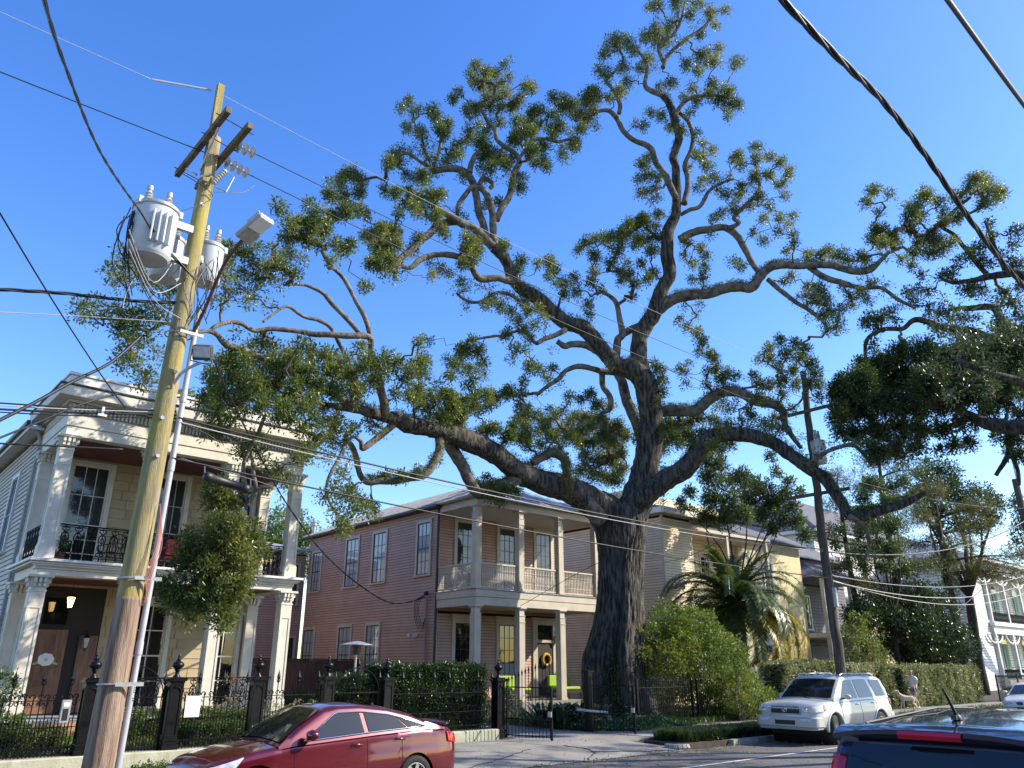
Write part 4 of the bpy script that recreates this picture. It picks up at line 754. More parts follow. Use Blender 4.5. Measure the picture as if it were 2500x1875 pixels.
BL = dict(
B='320,20,35 290,35,20 400,20,35 450,50,30 480,20,30 530,50,30 590,40,22 550,100,22 490,140,25 370,110,35 310,130,45 350,160,35 270,150,25 160,170,45 210,170,35 120,210,30 230,200,25 100,270,25 190,270,30 210,320,28 130,290,20 180,360,30 140,380,20 260,270,25 290,230,25 380,330,30 330,340,20 500,220,45 440,260,30 560,190,25 550,240,30 620,250,28 650,240,15 480,280,25 540,330,30 590,360,35 610,400,35 640,410,25 560,390,30 520,370,25 600,450,20 460,340,20 430,380,25 480,400,25 450,440,20 340,450,25 300,440,22 380,490,28 420,510,25 270,490,22 240,480,15 50,380,35 80,360,25 20,440,30 60,450,30 90,490,15 30,500,20 10,560,18 290,610,22 270,640,30 290,680,30 250,700,22 270,750,30 310,730,22 330,690,20 300,780,15 330,770,15 480,520,20 500,560,20 540,590,22 500,610,28 520,650,28 470,600,20 540,690,20 500,700,20 480,730,18 450,650,18 640,600,25 700,570,22 720,570,15 650,640,25 620,620,20 710,620,28 760,610,25 800,640,28 840,660,20 830,690,22 760,680,28 800,720,25 700,690,28 650,720,25 640,760,28 590,760,25 560,740,18 820,760,20 720,760,25 680,800,25 760,800,22 850,840,20 830,870,18 800,850,22 740,850,22 620,810,28 570,830,25 540,850,20 700,900,18 740,930,25 790,900,20 850,910,20 330,830,20 280,850,28 230,880,30 200,910,30 290,890,25 150,920,28 90,930,25 250,930,28 320,880,18 330,920,25 180,940,25',
A='650,180,25 690,150,30 720,200,35 760,130,35 800,180,35 830,110,28 870,80,30 900,60,25 960,40,20 780,230,28 840,230,20 900,140,28 930,180,28 720,260,28 700,300,28 640,290,28 600,310,28 650,340,28 690,390,28 700,430,20 600,350,22 740,330,20 830,280,22 870,310,25 920,290,25 950,260,20 860,360,18 430,220,30 420,260,25 370,160,18 540,220,30 560,250,28 500,230,20 540,280,20 570,310,15 230,140,25 210,170,20 240,180,25 120,100,20 270,150,15 120,250,20 90,280,18 150,270,18 200,300,20 80,230,15 200,240,18 320,370,25 300,390,20 350,400,25 390,420,25 440,380,25 460,420,25 500,400,20 420,450,25 480,470,20 440,490,25 470,520,20 520,440,18 370,510,22 380,490,15 410,560,22 400,600,15 450,560,15 460,640,25 440,690,22 430,740,25 470,620,20 500,640,22 560,640,20 530,680,18 430,790,25 450,830,30 400,870,28 310,870,25 280,880,20 380,900,30 450,900,35 530,870,25 550,900,28 620,750,22 660,760,25 700,740,30 720,780,25 680,820,22 740,830,25 700,860,28 660,880,28 620,900,28 750,890,28 800,870,25 780,920,28 840,900,25 590,930,25 510,930,25 540,800,15 600,800,15 770,620,15 950,640,22 970,680,22 980,730,22 960,760,15 200,560,28 240,530,22 270,560,22 180,620,20 230,640,25 270,630,20 200,580,18 250,680,18 290,670,15 40,540,28 75,530,15 40,620,35 50,670,30 20,650,25 30,720,30 10,760,25 110,700,15 150,750,25 180,760,22 160,800,25 220,760,20 210,800,18 300,740,28 340,750,28 380,730,28 250,760,22 130,830,25 180,850,18',
P='210,455,35 270,410,40 340,460,30 290,480,30 430,470,50 450,520,50 530,560,45 470,600,50 540,620,30 500,640,35 260,590,45 350,620,50 380,660,25 570,390,45 610,350,35 590,720,50 560,780,50 610,760,35 520,820,40 180,780,60 140,820,50 210,830,40 110,860,20 670,620,45 680,670,40 640,680,25 730,180,50 700,240,45 790,220,50 760,290,60 850,230,50 910,170,35 950,135,20 830,320,50 890,300,40 700,300,30 940,250,35 930,350,45 870,390,50 800,390,40 1000,420,60 1060,310,50 1100,320,40 1030,370,30 700,450,50 660,480,40 740,470,40 820,440,50 880,460,40 960,460,45 680,520,25 750,570,30 790,610,40 740,640,30 840,560,30 900,560,35 1000,540,50 1050,560,45 1120,470,60 1170,470,35 1100,520,50 1150,560,40 1050,620,50 1110,620,50 1000,640,60 980,680,60 760,700,60 800,740,60 850,780,70 770,800,50 900,800,60 930,850,50 830,860,50 760,870,30 960,800,40 1100,740,60 1160,720,60 1180,800,50 1200,850,40 1120,830,40 1080,780,30 1250,390,50 1290,450,50 1330,410,60 1380,440,50 1240,500,45 1220,600,40 1280,580,60 1250,640,30 1340,490,30 1350,600,20 1400,500,40 1450,540,40 1440,590,40 1500,360,60 1540,400,50 1470,420,50 1520,480,40 1380,710,50 1400,690,40 1320,730,30 1300,780,40 1340,800,20 1000,920,45 1030,990,50 970,960,30 1050,930,30 630,930,30 250,910,40 360,910,60 380,950,50 310,940,30 440,880,35 270,1020,40 350,1050,40 290,1060,40 340,1110,40 430,1050,60 490,1050,50 430,1120,50 460,1180,50 110,1010,45 170,1040,40 200,1020,35 210,1190,30 240,1110,40 200,1160,30 300,1120,40 330,1160,40 800,1100,40 880,1090,40 760,1150,30 500,1280,35 520,1320,30 330,1340,40 300,1400,40 400,1200,30 640,1200,25 660,1330,50 700,1380,60 730,1430,50 660,1420,40 640,1500,40 700,1480,50 880,1380,50 920,1400,30 150,1290,60 100,1340,60 60,1300,50 190,1300,45 50,1400,50 120,1420,60 190,1380,50 60,1460,50 150,1470,50 20,1370,30 40,1520,25 140,1560,30',
E='30,110,25 60,70,25 110,60,25 80,160,25 130,140,22 160,180,20 100,230,25 60,270,25 140,270,22 20,260,22 30,300,20 280,150,25 330,170,25 350,200,25 300,230,25 350,250,22 340,290,25 300,290,18 270,200,18 370,120,15 330,390,12 320,430,12 270,400,10 470,220,15 490,250,15 450,220,10 250,450,20 280,480,22 320,500,25 340,530,28 370,580,28 390,600,20 330,570,20 260,640,22 290,620,15 400,640,28 440,660,25 410,680,28 360,650,20 470,670,18 360,700,20 280,700,15 180,640,25 190,690,20 170,730,18 180,760,15 150,610,15 270,660,15 600,560,28 640,530,25 700,540,25 740,560,25 660,580,30 600,600,25 560,600,20 720,600,30 760,620,30 780,660,30 690,640,30 640,630,25 540,670,22 560,700,25 600,700,28 650,680,30 700,700,28 760,700,25 800,700,25 560,750,25 520,800,25 540,830,22 500,840,20 590,760,22 650,740,22 690,790,18 620,830,25 600,870,22 640,870,22 580,850,22 790,750,20 420,770,18 440,800,20 470,770,15 400,790,18 380,830,25 340,830,25 300,840,30 250,850,35 200,860,30 230,900,35 290,900,35 340,890,30 400,850,20 440,850,20 180,920,25 400,920,25 450,930,25 100,890,20 90,920,20 380,930,25 300,940,30',
R='440,350,25 480,360,28 540,360,28 590,370,28 640,360,28 660,380,20 510,340,22 430,370,18 570,340,15 380,310,20 350,340,20 370,440,22 340,460,18 440,480,28 480,490,30 500,530,35 460,530,28 430,510,25 520,580,28 490,590,22 560,560,20 550,610,20 540,640,18 600,520,25 640,500,25 680,470,22 570,480,20 660,530,20 600,550,20 560,650,12 510,650,12 180,400,10 160,390,15 680,110,25 700,100,20 660,150,25 750,120,20 710,190,20 690,260,28 720,260,30 760,280,30 700,300,30 730,310,28 780,300,20 670,290,20 830,200,35 820,170,25 860,160,30 870,210,30 830,250,30 900,130,30 880,110,20 940,150,25 960,190,25 1000,210,30 960,230,25 910,280,35 860,310,35 940,310,35 980,310,30 900,350,30 950,340,25 850,350,25 800,370,20 840,400,20 1000,130,25 1030,120,25 1060,90,25 1090,60,28 1120,70,30 1100,110,30 1150,100,30 1130,150,30 1170,130,30 1190,110,18 1060,60,18 1100,170,20',
M1='480,90,40 520,160,40 500,50,35 560,90,40 600,170,35 580,210,25 640,70,40 660,130,35 740,60,40 800,80,40 780,130,35 850,60,30 740,180,30 800,190,30 850,200,25 710,100,30 700,30,25 460,300,28 500,300,30 480,350,28 450,250,30 520,260,28 540,310,22 530,380,28 570,320,22 500,400,20 550,430,15 630,290,18 660,310,18 690,330,15 900,200,30 940,180,30 980,60,30 1010,20,30 1060,20,25 1080,60,20 950,110,22 940,50,18 1000,100,15 960,230,40 1020,220,35 980,270,40 920,260,35 900,300,30 1060,240,30 1100,220,28 1110,185,25 1160,180,30 1185,160,20 1050,180,25 1020,150,20 940,320,30 860,240,30 830,220,25 880,180,20 1080,320,20 1130,320,25 1180,340,28 1220,350,30 1240,300,28 1220,270,25 1250,380,30 1200,290,20 1250,240,25 500,550,25 530,570,28 560,560,28 570,600,28 610,590,28 630,610,28 650,620,20 470,570,20 450,590,15 580,640,18 620,640,20 660,650,15 500,620,18 510,650,20 520,690,28 540,700,25 560,670,20 540,510,15 510,480,20 540,490,22 700,500,22 760,498,22 830,480,18 900,430,20 1060,540,25 1110,540,28 1160,550,30 1200,560,28 1150,600,20 1110,590,18 1090,510,22',
)
def plist(s): return [tuple(float(q) for q in p.split(',')) for p in s.split()]
LOAK = '1110,40,40 1080,70,35 1150,60,35 1160,110,35 1090,130,35 1040,120,30 1100,190,35 1150,180,30 1180,200,25 1040,70,15 990,200,35 960,160,20 1050,210,30 1010,250,35 960,240,35 920,230,30 880,240,28 840,170,28 860,200,20 900,280,30 950,300,30 990,310,28 870,290,25 1060,310,20 830,370,30 860,400,35 900,430,28 880,350,30 820,330,20 930,370,20 1050,380,25 1180,280,28 1220,290,30 1240,250,28 1120,320,25 1090,340,22 1200,390,28 1240,400,25 1250,330,28 640,330,28 680,350,30 720,340,28 760,330,22 740,390,30 790,400,30 700,430,30 750,450,28 800,440,28 650,400,25 640,450,28 620,370,20 690,470,25 730,500,22 770,480,20 720,540,22 850,470,20 650,510,25 620,540,22 590,400,20 570,370,20 810,560,15 680,660,15 1180,480,22'
LFAR = '230,350,15 220,390,20 200,440,20 240,420,22 280,360,25 320,300,18 300,400,25 290,450,22 340,460,25 250,460,20 420,470,25 430,510,25 380,490,20 180,410,12 210,480,15 130,540,22 90,560,22 70,590,20 60,560,15 170,580,22 210,560,22 130,600,20 240,600,25 270,590,25 310,590,30 350,570,25 290,640,30 230,650,25 210,640,18 250,690,25 290,700,25 230,740,22 220,780,20 260,770,25 290,770,22 380,610,22 400,570,20 350,640,22 330,700,20 330,820,22 310,850,18 340,860,20 360,740,15 390,750,12'
LMASS = '650,770,35 700,740,30 740,700,35 790,690,35 820,720,35 750,770,40 820,780,40 880,740,35 930,700,30 970,730,35 1030,750,35 900,790,40 970,800,40 1050,810,40 1100,760,35 1160,720,30 1180,780,40 1240,780,35 1120,820,40 640,830,40 590,860,35 560,900,35 630,890,40 700,840,40 760,850,40 830,850,40 900,870,40 980,880,40 1060,890,40 1140,880,40 1200,850,35 540,930,30 700,910,40 780,920,40 860,930,40 940,940,35 600,770,25 690,800,30 650,740,22'
MMASS = '30,110,35 80,60,35 60,150,40 40,200,40 120,120,35 160,60,35 150,170,40 100,220,40 200,110,40 220,170,40 250,50,40 300,90,40 280,150,40 340,50,40 370,120,40 330,190,35 400,80,40 440,150,40 420,210,35 380,230,30 300,230,35 220,240,35 150,250,30 50,260,40 20,320,35 60,330,30 340,280,35 300,270,30 380,320,30 420,280,30 430,360,28 400,400,28 370,430,28 420,420,20 480,430,20 260,290,25 100,290,30 150,400,28 180,380,25 220,410,25 200,350,25 170,430,18 130,400,15 280,480,22 300,520,22 260,470,18 320,540,18 230,450,12'
MHANG = '20,560,40 70,580,40 40,620,45 100,620,40 60,680,45 120,680,40 20,700,45 90,740,40 40,760,45 140,740,35 190,700,28 200,750,30 210,800,28 180,830,28 150,790,35 90,800,40 30,820,40 60,870,35 120,870,35 20,920,35 90,920,35 150,880,25 230,780,15 130,560,20 60,540,30'
SHANG = '395,1440,30 440,1450,38 490,1465,38 470,1505,26 410,1470,24 530,1480,30 560,1450,32 590,1430,26 540,1525,22 560,1500,22 500,1430,30 510,1390,36 450,1380,34 560,1390,36 600,1390,26 460,1330,36 540,1330,36 600,1330,30'
TF = []
for k in ('B', 'A', 'P', 'E', 'R'): TF += px_blobs(k, plist(BL[k]))
TF += px_blobs('M', plist(BL['M1'])); TF += px_blobs('L', plist(LOAK))
TF += px_blobs('L', plist(LFAR), 18.2, .5)+px_blobs('L', plist(LMASS), 20.6, 1.)+px_blobs('M', plist(MMASS), 20.4, .9)+px_blobs('M', plist(MHANG), 19.8, .45)+px_blobs('s', plist(SHANG), 19.4, .4)
for h in ([(20.2, 560, 1200), (20, 620, 1330), (19.8, 560, 1400), (19.5, 480, 1440)], [(20.2, 520, 1160), (19.9, 530, 1260), (19.6, 500, 1330), (19.4, 440, 1400), (19.3, 420, 1450)]):
    P = [atD(u, v, d) for d, u, v in h]; m, C, R = limb_mesh(P, [.05, .04, .03, .02]+[.015]*(len(P)-4), 6, .1, 3); obj('limb', m, M_limb, oak, sm=180); skel = np.concatenate([skel, C])
T = blob_tufts([b for b in TF if np.linalg.norm(b[0]-CP) < 26], .021, .24); TF += px_blobs('Q', plist('700,1050,70 780,1100,80 860,1050,70 940,1120,80 1020,1060,80 1100,1130,90 1180,1080,80 1260,1150,90 1340,1120,80 1400,1200,80 1000,1220,90 1080,1280,90 1180,1260,90 1280,1260,90 1360,1320,80 1100,1400,90 1200,1400,90 1300,1420,90 1380,1480,80 1060,1500,80 1160,1530,90 1260,1550,90 1340,1580,80 900,1180,60 820,1200,60 700,1180,60 1380,1380,60 1200,960,60 1300,980,60 1700,1150,70 1780,1100,70 1850,1180,70 1920,1120,60 1760,1240,70 1860,1280,70 1720,1330,60 1950,1230,60'), 35.5, 1.0)
T2 = blob_tufts([b for b in TF if np.linalg.norm(b[0]-CP) >= 26], .046, .27)
ext = []
for bi, (t, pts, d0, d1) in enumerate(OB):
    if min(d0, d1) < 25: continue
    P, R = branch(t, pts, d0, d1); C = catmull(P, 8); Rr = catmull(np.stack([R]*3, 1), 8)[:, 0]
    for c, r in zip(C, Rr):
        if r < .10 and RNG.random() < .55: ext.append(c+RNG.normal(size=3)*.26+np.array([0, 0, .12]))
TT = np.concatenate([T, T2, np.array(ext)]); grow(oak, skel, TT, L_oak, M_twig, 38, .28, .110, rtw=.0062)
# ferns along the tops of the big limbs, and the bright clump hanging by the fork
fc = []
for bi in (0, 1, 3, 4, 5, 6, 39, 38, 2):
    if bi < len(OB):
        t, pts, d0, d1 = OB[bi]; P, R = branch(t, pts, d0, d1); C = catmull(P, 14); Rr = catmull(np.stack([R]*3, 1), 14)[:, 0]
        for c, r in zip(C, Rr):
            if r > .11 and RNG.random() < .75:
                for _ in range(3): fc.append(c+np.array([RNG.normal()*r*.35, RNG.normal()*r*.35, r*.98+.0]))
for x, y, r in plist('1372,1112,14 1350,1105,14 1330,1112,14 1310,1125,14 1388,1130,12 1392,1155,12 1392,1180,10 1300,1140,14 1390,1200,9 1376,1140,9 1340,1122,10 1375,1170,8'):
    c = atD(x, y, 29.7); fc += list(c+RNG.normal(size=(14, 3))*r/FPX*30*.5)
fo = obj('ferns', leaves(np.array(fc), 16, .13, .085, .28, .5), L_fern, oak); fo['kind'] = 'stuff'
iv = [];
for _ in range(420):
    a = RNG.uniform(-.9, 1.2); z = RNG.uniform(.2, 3.2)**1.0; r = 1.35-.18*z if z < 2 else .95
    c = atD(1512, 1700, OAK_D); dd = -_Fh*math.cos(a)+CR*math.sin(a); iv.append(np.array([c[0], c[1], 0])+dd*(r+.12)+np.array([0, 0, z*RNG.uniform(.3, 1)]))
for _ in range(160):
    a = RNG.uniform(-1.5, 1.5); z = RNG.uniform(8.2, 13); c = atD(1575, 1100, 32.6); dd = -_Fh*math.cos(a)+CR*math.sin(a); t_ = (z-8)/5; iv.append(np.array([c[0], c[1], 0])+dd*.62+CR*(.05+t_*.2)+np.array([0, 0, z]))
io = obj('ivy', leaves(np.array(iv), 10, .16, .085, .7, .1), L_ivy, oak); io['kind'] = 'stuff'
# ------------------------------------------------------------------ tan house right of the oak
CH = thing('tan_corner_house', 'pale tan clapboard house with recessed balcony behind the oak trunk and the palm', 'house', (36, 30, .13))
CX, CY = 33.2, 25.5
beam(CH, 'wall', mat('tan_board_paint', (.56, .46, .30), (.63, .53, .36), 1.5, .6, .1, 20, rand=.04), (CX, CX+2.55, CY, 45, .1, 9.75), (CX+2.56, 44, CY+2.2, 45, .1, 9.74))
M_tan = MATS['tan_board_paint']
Mc1 = frame((CX, 45, 0), (0, -1, 0), (-1, 0, 0)); Mc2 = frame((CX, CY, 0), (1, 0, 0), (0, -1, 0)); Mc3 = frame((CX+2.6, CY+2.2, 0), (1, 0, 0), (0, -1, 0))
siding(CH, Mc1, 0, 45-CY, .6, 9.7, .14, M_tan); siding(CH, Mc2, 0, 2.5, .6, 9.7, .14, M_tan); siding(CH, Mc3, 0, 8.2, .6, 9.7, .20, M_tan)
beam(CH, 'corner_board', M_ptrim, (CX-.035, CX+.08, CY-.04, CY+.08, .3, 9.72), (CX+2.46, CX+2.58, CY-.04, CY+.08, .3, 9.72))
beam(CH, 'eave', M_white, (CX-.5, CX+3.0, CY-.5, 45.4, 9.78, 9.86), (CX-.55, CX+3.0, CY-.55, CY-.5, 9.72, 10.02), (CX-.55, CX-.5, CY-.5, 45.4, 9.72, 10.02)); beam(CH, 'upper_wall', M_tan, (CX+.6, CX+10, CY+3, 44, 10.0, 11.6))
m = MB(); m.add([(CX-.55, CY-.55, 10.03), (CX+11, CY-.55, 10.03), (CX+11, CY+3, 10.9), (CX+.6, CY+3, 10.9), (CX-.55, 45, 10.03), (CX+.6, 45, 10.9)], [(0, 1, 2, 3), (4, 0, 3, 5)]); obj('roof', m, M_shingle, CH)
beam(CH, 'balcony_floor', M_ptrim, (CX+2.59, 44, CY, CY+2.16, 5.2, 5.55)); beam(CH, 'balcony_ceiling', M_ptrim, (CX+2.59, 44, CY+.01, CY+2.16, 9.2, 9.5))
for x in (CX+6, CX+10.2): beam(CH, 'post', M_ptrim, (x, x+.2, CY+.02, CY+.2, .2, 5.19), (x, x+.2, CY+.02, CY+.2, 5.56, 9.19))
wood_rail(CH, (CX+2.7, CY+.1), (CX+6, CY+.1), 5.6, .95, .13); wood_rail(CH, (CX+6.2, CY+.1), (CX+10.2, CY+.1), 5.6, .95, .13)
window(CH, Mc3, 1, 2.1, 5.7, 8.4, 2, 2, 2, .12, M_ptrim, M_ptrim, M_glassdark); window(CH, Mc3, 3.6, 4.7, 5.7, 8.4, 2, 2, 2, .12, M_ptrim, M_ptrim, M_glassdark)
window(CH, Mc1, 9, 10, 5.6, 8, 2, 2, 2, .12, M_ptrim, M_pdark, M_glass)
# ------------------------------------------------------------------ yellow stucco house behind the palm, with dark porch roof
YH = thing('yellow_stucco_house', 'pale yellow stucco house seen behind the drooping palm fronds', 'house', (46.5, 31, .13)); M_yst = mat('yellow_stucco', (.60, .52, .30), (.68, .60, .38), 2, .85, .3, 30)
beam(YH, 'wall', M_yst, (43.4, 51, 27.5, 44, .1, 9.8)); My = frame((43.4, 27.5, 0), (1, 0, 0), (0, -1, 0)); window(YH, My, 1.6, 2.9, 1.6, 3.5, 2, 1, 1, .14, M_white, M_white, M_glass); window(YH, My, 2.6, 3.8, 6.2, 8.6, 2, 2, 2, .14, M_white, M_white, M_glass); window(YH, My, 4.8, 5.9, 1.6, 3.5, 2, 1, 1, .14, M_white, M_white, M_glass)
hip(YH, 42.8, 51.6, 26.9, 44, 9.82, 4.2, 2.0, M_shingle, 0)
PR = thing('slate_porch_house', 'low house with dark slate hipped porch roof just right of the right utility pole', 'house', (56, 31, .13))
beam(PR, 'wall', mat('slate_siding', (.10, .10, .115), (.16, .16, .18), 6, .8, .3, 40), (53.2, 61, 29.5, 42, .1, 9.6)); hip(PR, 51.6, 60.2, 26.2, 33, 7.9, 3.0, 1.4, M_shingle, 0, 'porch_roof'); hip(PR, 52.2, 62, 29, 43, 9.62, 4.0, 2.6, M_shingle, 0)
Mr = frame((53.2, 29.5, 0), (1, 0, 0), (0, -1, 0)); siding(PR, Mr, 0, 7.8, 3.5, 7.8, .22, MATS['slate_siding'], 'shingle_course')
for x in (51.9, 55.8, 59.8): beam(PR, 'post', M_white, (x, x+.25, 26.5, 26.75, .2, 7.8))
beam(PR, 'porch_floor', M_white, (51.8, 60.1, 26.4, 29.4, 3.9, 4.2)); window(PR, Mr, 1.0, 2.1, 4.6, 7.0, 2, 2, 2, .13, M_white, M_green, M_glass)
SH = thing('salmon_house', 'salmon clapboard house with green shutters glimpsed above the right hedge', 'house', (68, 32, .13)); M_salmon = mat('salmon_board_paint', (.50, .30, .20), (.56, .35, .24), 2, .6, .1, 20, rand=.04)
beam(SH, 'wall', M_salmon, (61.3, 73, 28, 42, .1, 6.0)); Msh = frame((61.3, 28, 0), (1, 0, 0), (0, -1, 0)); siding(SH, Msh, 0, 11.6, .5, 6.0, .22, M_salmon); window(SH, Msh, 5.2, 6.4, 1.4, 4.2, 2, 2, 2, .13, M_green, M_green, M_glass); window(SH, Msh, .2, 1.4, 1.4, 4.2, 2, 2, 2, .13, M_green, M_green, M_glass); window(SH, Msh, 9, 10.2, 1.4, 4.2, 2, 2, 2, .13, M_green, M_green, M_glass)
hip(SH, 60.9, 73.4, 27.6, 42.4, 6.02, 4, 1.6, M_shingle, 0)
# ------------------------------------------------------------------ tall white house behind
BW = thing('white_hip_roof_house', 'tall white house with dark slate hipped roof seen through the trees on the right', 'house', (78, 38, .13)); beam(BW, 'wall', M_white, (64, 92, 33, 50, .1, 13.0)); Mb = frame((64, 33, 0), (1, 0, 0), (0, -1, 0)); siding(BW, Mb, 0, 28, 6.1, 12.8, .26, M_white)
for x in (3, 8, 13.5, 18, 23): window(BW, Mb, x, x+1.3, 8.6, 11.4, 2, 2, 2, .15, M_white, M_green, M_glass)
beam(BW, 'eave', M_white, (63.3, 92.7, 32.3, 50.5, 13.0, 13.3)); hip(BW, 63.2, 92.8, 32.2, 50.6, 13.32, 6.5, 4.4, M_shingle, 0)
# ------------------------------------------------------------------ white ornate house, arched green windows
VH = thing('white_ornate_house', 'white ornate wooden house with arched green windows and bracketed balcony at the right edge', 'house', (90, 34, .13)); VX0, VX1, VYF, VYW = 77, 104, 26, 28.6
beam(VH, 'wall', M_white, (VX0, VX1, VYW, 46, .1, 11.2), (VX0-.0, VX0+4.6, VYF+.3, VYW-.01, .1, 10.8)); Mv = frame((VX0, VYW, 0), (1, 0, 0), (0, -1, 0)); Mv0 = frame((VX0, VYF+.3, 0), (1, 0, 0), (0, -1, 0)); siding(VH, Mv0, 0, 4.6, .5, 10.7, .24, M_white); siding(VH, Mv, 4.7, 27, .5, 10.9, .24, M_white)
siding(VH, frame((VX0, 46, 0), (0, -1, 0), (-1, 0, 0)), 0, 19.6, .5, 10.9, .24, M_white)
def arch_window(par, M, x, z0, z1, w_, gm=M_green):
    r = w_/2; m = MB(M); pts = [(x-r, z0), (x+r, z0)]+[(x+r*math.cos(a), z1-r+r*math.sin(a)) for a in np.linspace(0, math.pi, 11)]
    o_ = [(x-r-.16, z0-.05), (x+r+.16, z0-.05)]+[(x+(r+.16)*math.cos(a), z1-r+(r+.16)*math.sin(a)) for a in np.linspace(0, math.pi, 11)]
    m.prism(o_, -.10, -.035); wo = obj('window', m, M_white, par); m = MB(M); m.prism(pts, -.13, -.101); obj('glass', m, M_glassdark, wo)
    for s in (-1, 1):
        m = MB(M); m.box(x+s*r*.5-r*.42, x+s*r*.5+r*.42, -.17, -.131, z0+.05, z1-r*.9)
        for k in range(9): zz_ = z0+.1+k*(z1-r-z0-.2)/9; m.box(x+s*r*.5-r*.36, x+s*r*.5+r*.36, -.19, -.171, zz_, zz_+.05)
        obj('shutter', m, gm, wo)
for x in (8.3, 11.4, 14.5, 17.6, 20.7): arch_window(VH, Mv, x, 6.5, 9.9, 1.5); arch_window(VH, Mv, x, 1.5, 4.9, 1.5)
beam(VH, 'balcony_floor', M_white, (VX0+4.5, VX1, VYF-.2, VYW-.04, 5.6, 5.95), (VX0+4.7, VX1, VYF, VYF+.3, 4.9, 5.59)); beam(VH, 'roof_beam', M_white, (VX0-.3, VX1+.3, VYF-.3, VYF+.2, 10.3, 11.2), (VX0-.9, VX1+.6, VYF-1.0, 46.4, 11.21, 11.5)); beam(VH, 'porch_floor', M_white, (VX0+4.7, VX1, VYF, VYW-.04, .4, 1.0))
for x in (VX0+5.0, VX0+9.6, VX0+14.2, VX0+18.8):
    beam(VH, 'post', M_white, (x-.15, x+.15, VYF, VYF+.3, 1.0, 4.89), (x-.13, x+.13, VYF, VYF+.28, 5.96, 10.29), (x-.35, x+.35, VYF-.05, VYF+.34, 1.001, 1.5))
    for z in (4.1, 9.5):
        m = MB()
        for s in (-1, 1): m.tube([(x+s*(.15+1.7*math.sin(a)), VYF+.12, z+.8*(1-math.cos(a))*1.0) for a in np.linspace(0, math.pi/2, 8)], .09, 5)
        for k in range(5): a = math.pi*k/5; m.tube([(x-.5*math.cos(a), VYF+.05, z+.3-.5*math.sin(a)), (x+.5*math.cos(a), VYF+.05, z+.3+.5*math.sin(a))], .05, 4)
        obj('bracket', m, M_white, VH)
q = MB(); q.lathe([(.001, 0), (.05, 0), (.10, .25), (.045, .5), (.09, .72), (.001, .78)], 6); vb = q.mesh('iron_scroll_baluster'); vb.materials.append(M_iron)
wood_rail(VH, (VX0+5.2, VYF+.1), (VX0+22, VYF+.1), 6.0, 1.05, .30, M_iron, vb); wood_rail(VH, (VX0+5.2, VYF+.1), (VX0+22, VYF+.1), 1.05, 1.0, .30, M_iron, vb)
hip(VH, VX0-1, VX1+.7, VYF-1.1, 46.5, 11.52, 6, 2.2, M_metalroof, 0)
# ------------------------------------------------------------------ palm with arching fronds
palm = thing('date_palm', 'big date palm with arching fronds, some yellow, left of the right utility pole', 'palm tree', (34.3, 22.3, .13)); pcx = np.array([34.3, 22.3, 4.7])
m, _, _ = limb_mesh([(34.3, 22.3, .1), (34.25, 22.3, 2), (34.3, 22.3, 4.6)], [.42, .36, .46], 20, .22, 5); obj('trunk', m, M_darkbark, palm)
def frond(L, el, az, droop, lm, seed):
    st = RNG; n = 16; P = []; p = pcx+np.array([0, 0, .2]); a = el; ds = L/n; h = np.array([math.cos(az), math.sin(az)])
    for i in range(n+1):
        P.append(p.copy()); p = p+np.array([h[0]*math.cos(a), h[1]*math.cos(a), math.sin(a)])*ds; a -= droop/n*(1+1.1*i/n)
    m = MB(); m.tube(P, [.03*(1-.8*i/n)+.004 for i in range(n+1)], 4); V = []; k = 62; P = np.array(P)
    for i in range(k):
        f = .12+.88*i/k; j = f*n; j0 = min(int(j), n-1); c = P[j0]+(P[j0+1]-P[j0])*(j-j0); t = unit(P[j0+1]-P[j0]); s = unit(np.cross(t, [0, 0, 1.])); u = np.cross(s, t); l = .52*math.sin(min(1, f*1.25+.12)*math.pi*.86)+.10
        for sg in (-1, 1):
            d = unit(s*sg*.9+t*.62+u*(.28-.3*RNG.random())+RNG.normal(size=3)*.07); wv = unit(np.cross(d, u))*.030; e = c+d*l-np.array([0, 0, l*.22]); mid = c+d*l*.5-np.array([0, 0, l*.04]); b = len(m.v); m.v += [tuple(c-wv*.6), tuple(c+wv*.6), tuple(mid+wv), tuple(mid-wv), tuple(e)]; m.f += [(b, b+1, b+2, b+3), (b+3, b+2, b+4)]
    obj('frond', m, lm, palm)
right = math.atan2(CR[1], CR[0])
for i in range(84):
    az = RNG.uniform(0, 2*math.pi); tier = i/84; el = 1.42-1.75*tier+RNG.normal()*.1; L = RNG.uniform(4.0, 5.0)*(1 if tier > .15 else .75)
    dr = math.cos(az-right); yel = tier > .55 and dr > .45 and RNG.random() < .75  # most low fronds on the camera's right take the yellow leaf colour
    frond(L, el, az, 1.5+RNG.normal()*.15 if tier > .12 else .7, L_palmy if yel else L_palm, i)
for i in range(9): frond(5.0, RNG.uniform(-.15, .35), right+RNG.uniform(-.35, .55), 1.55, L_palmy if i % 3 else L_palm, 100+i)
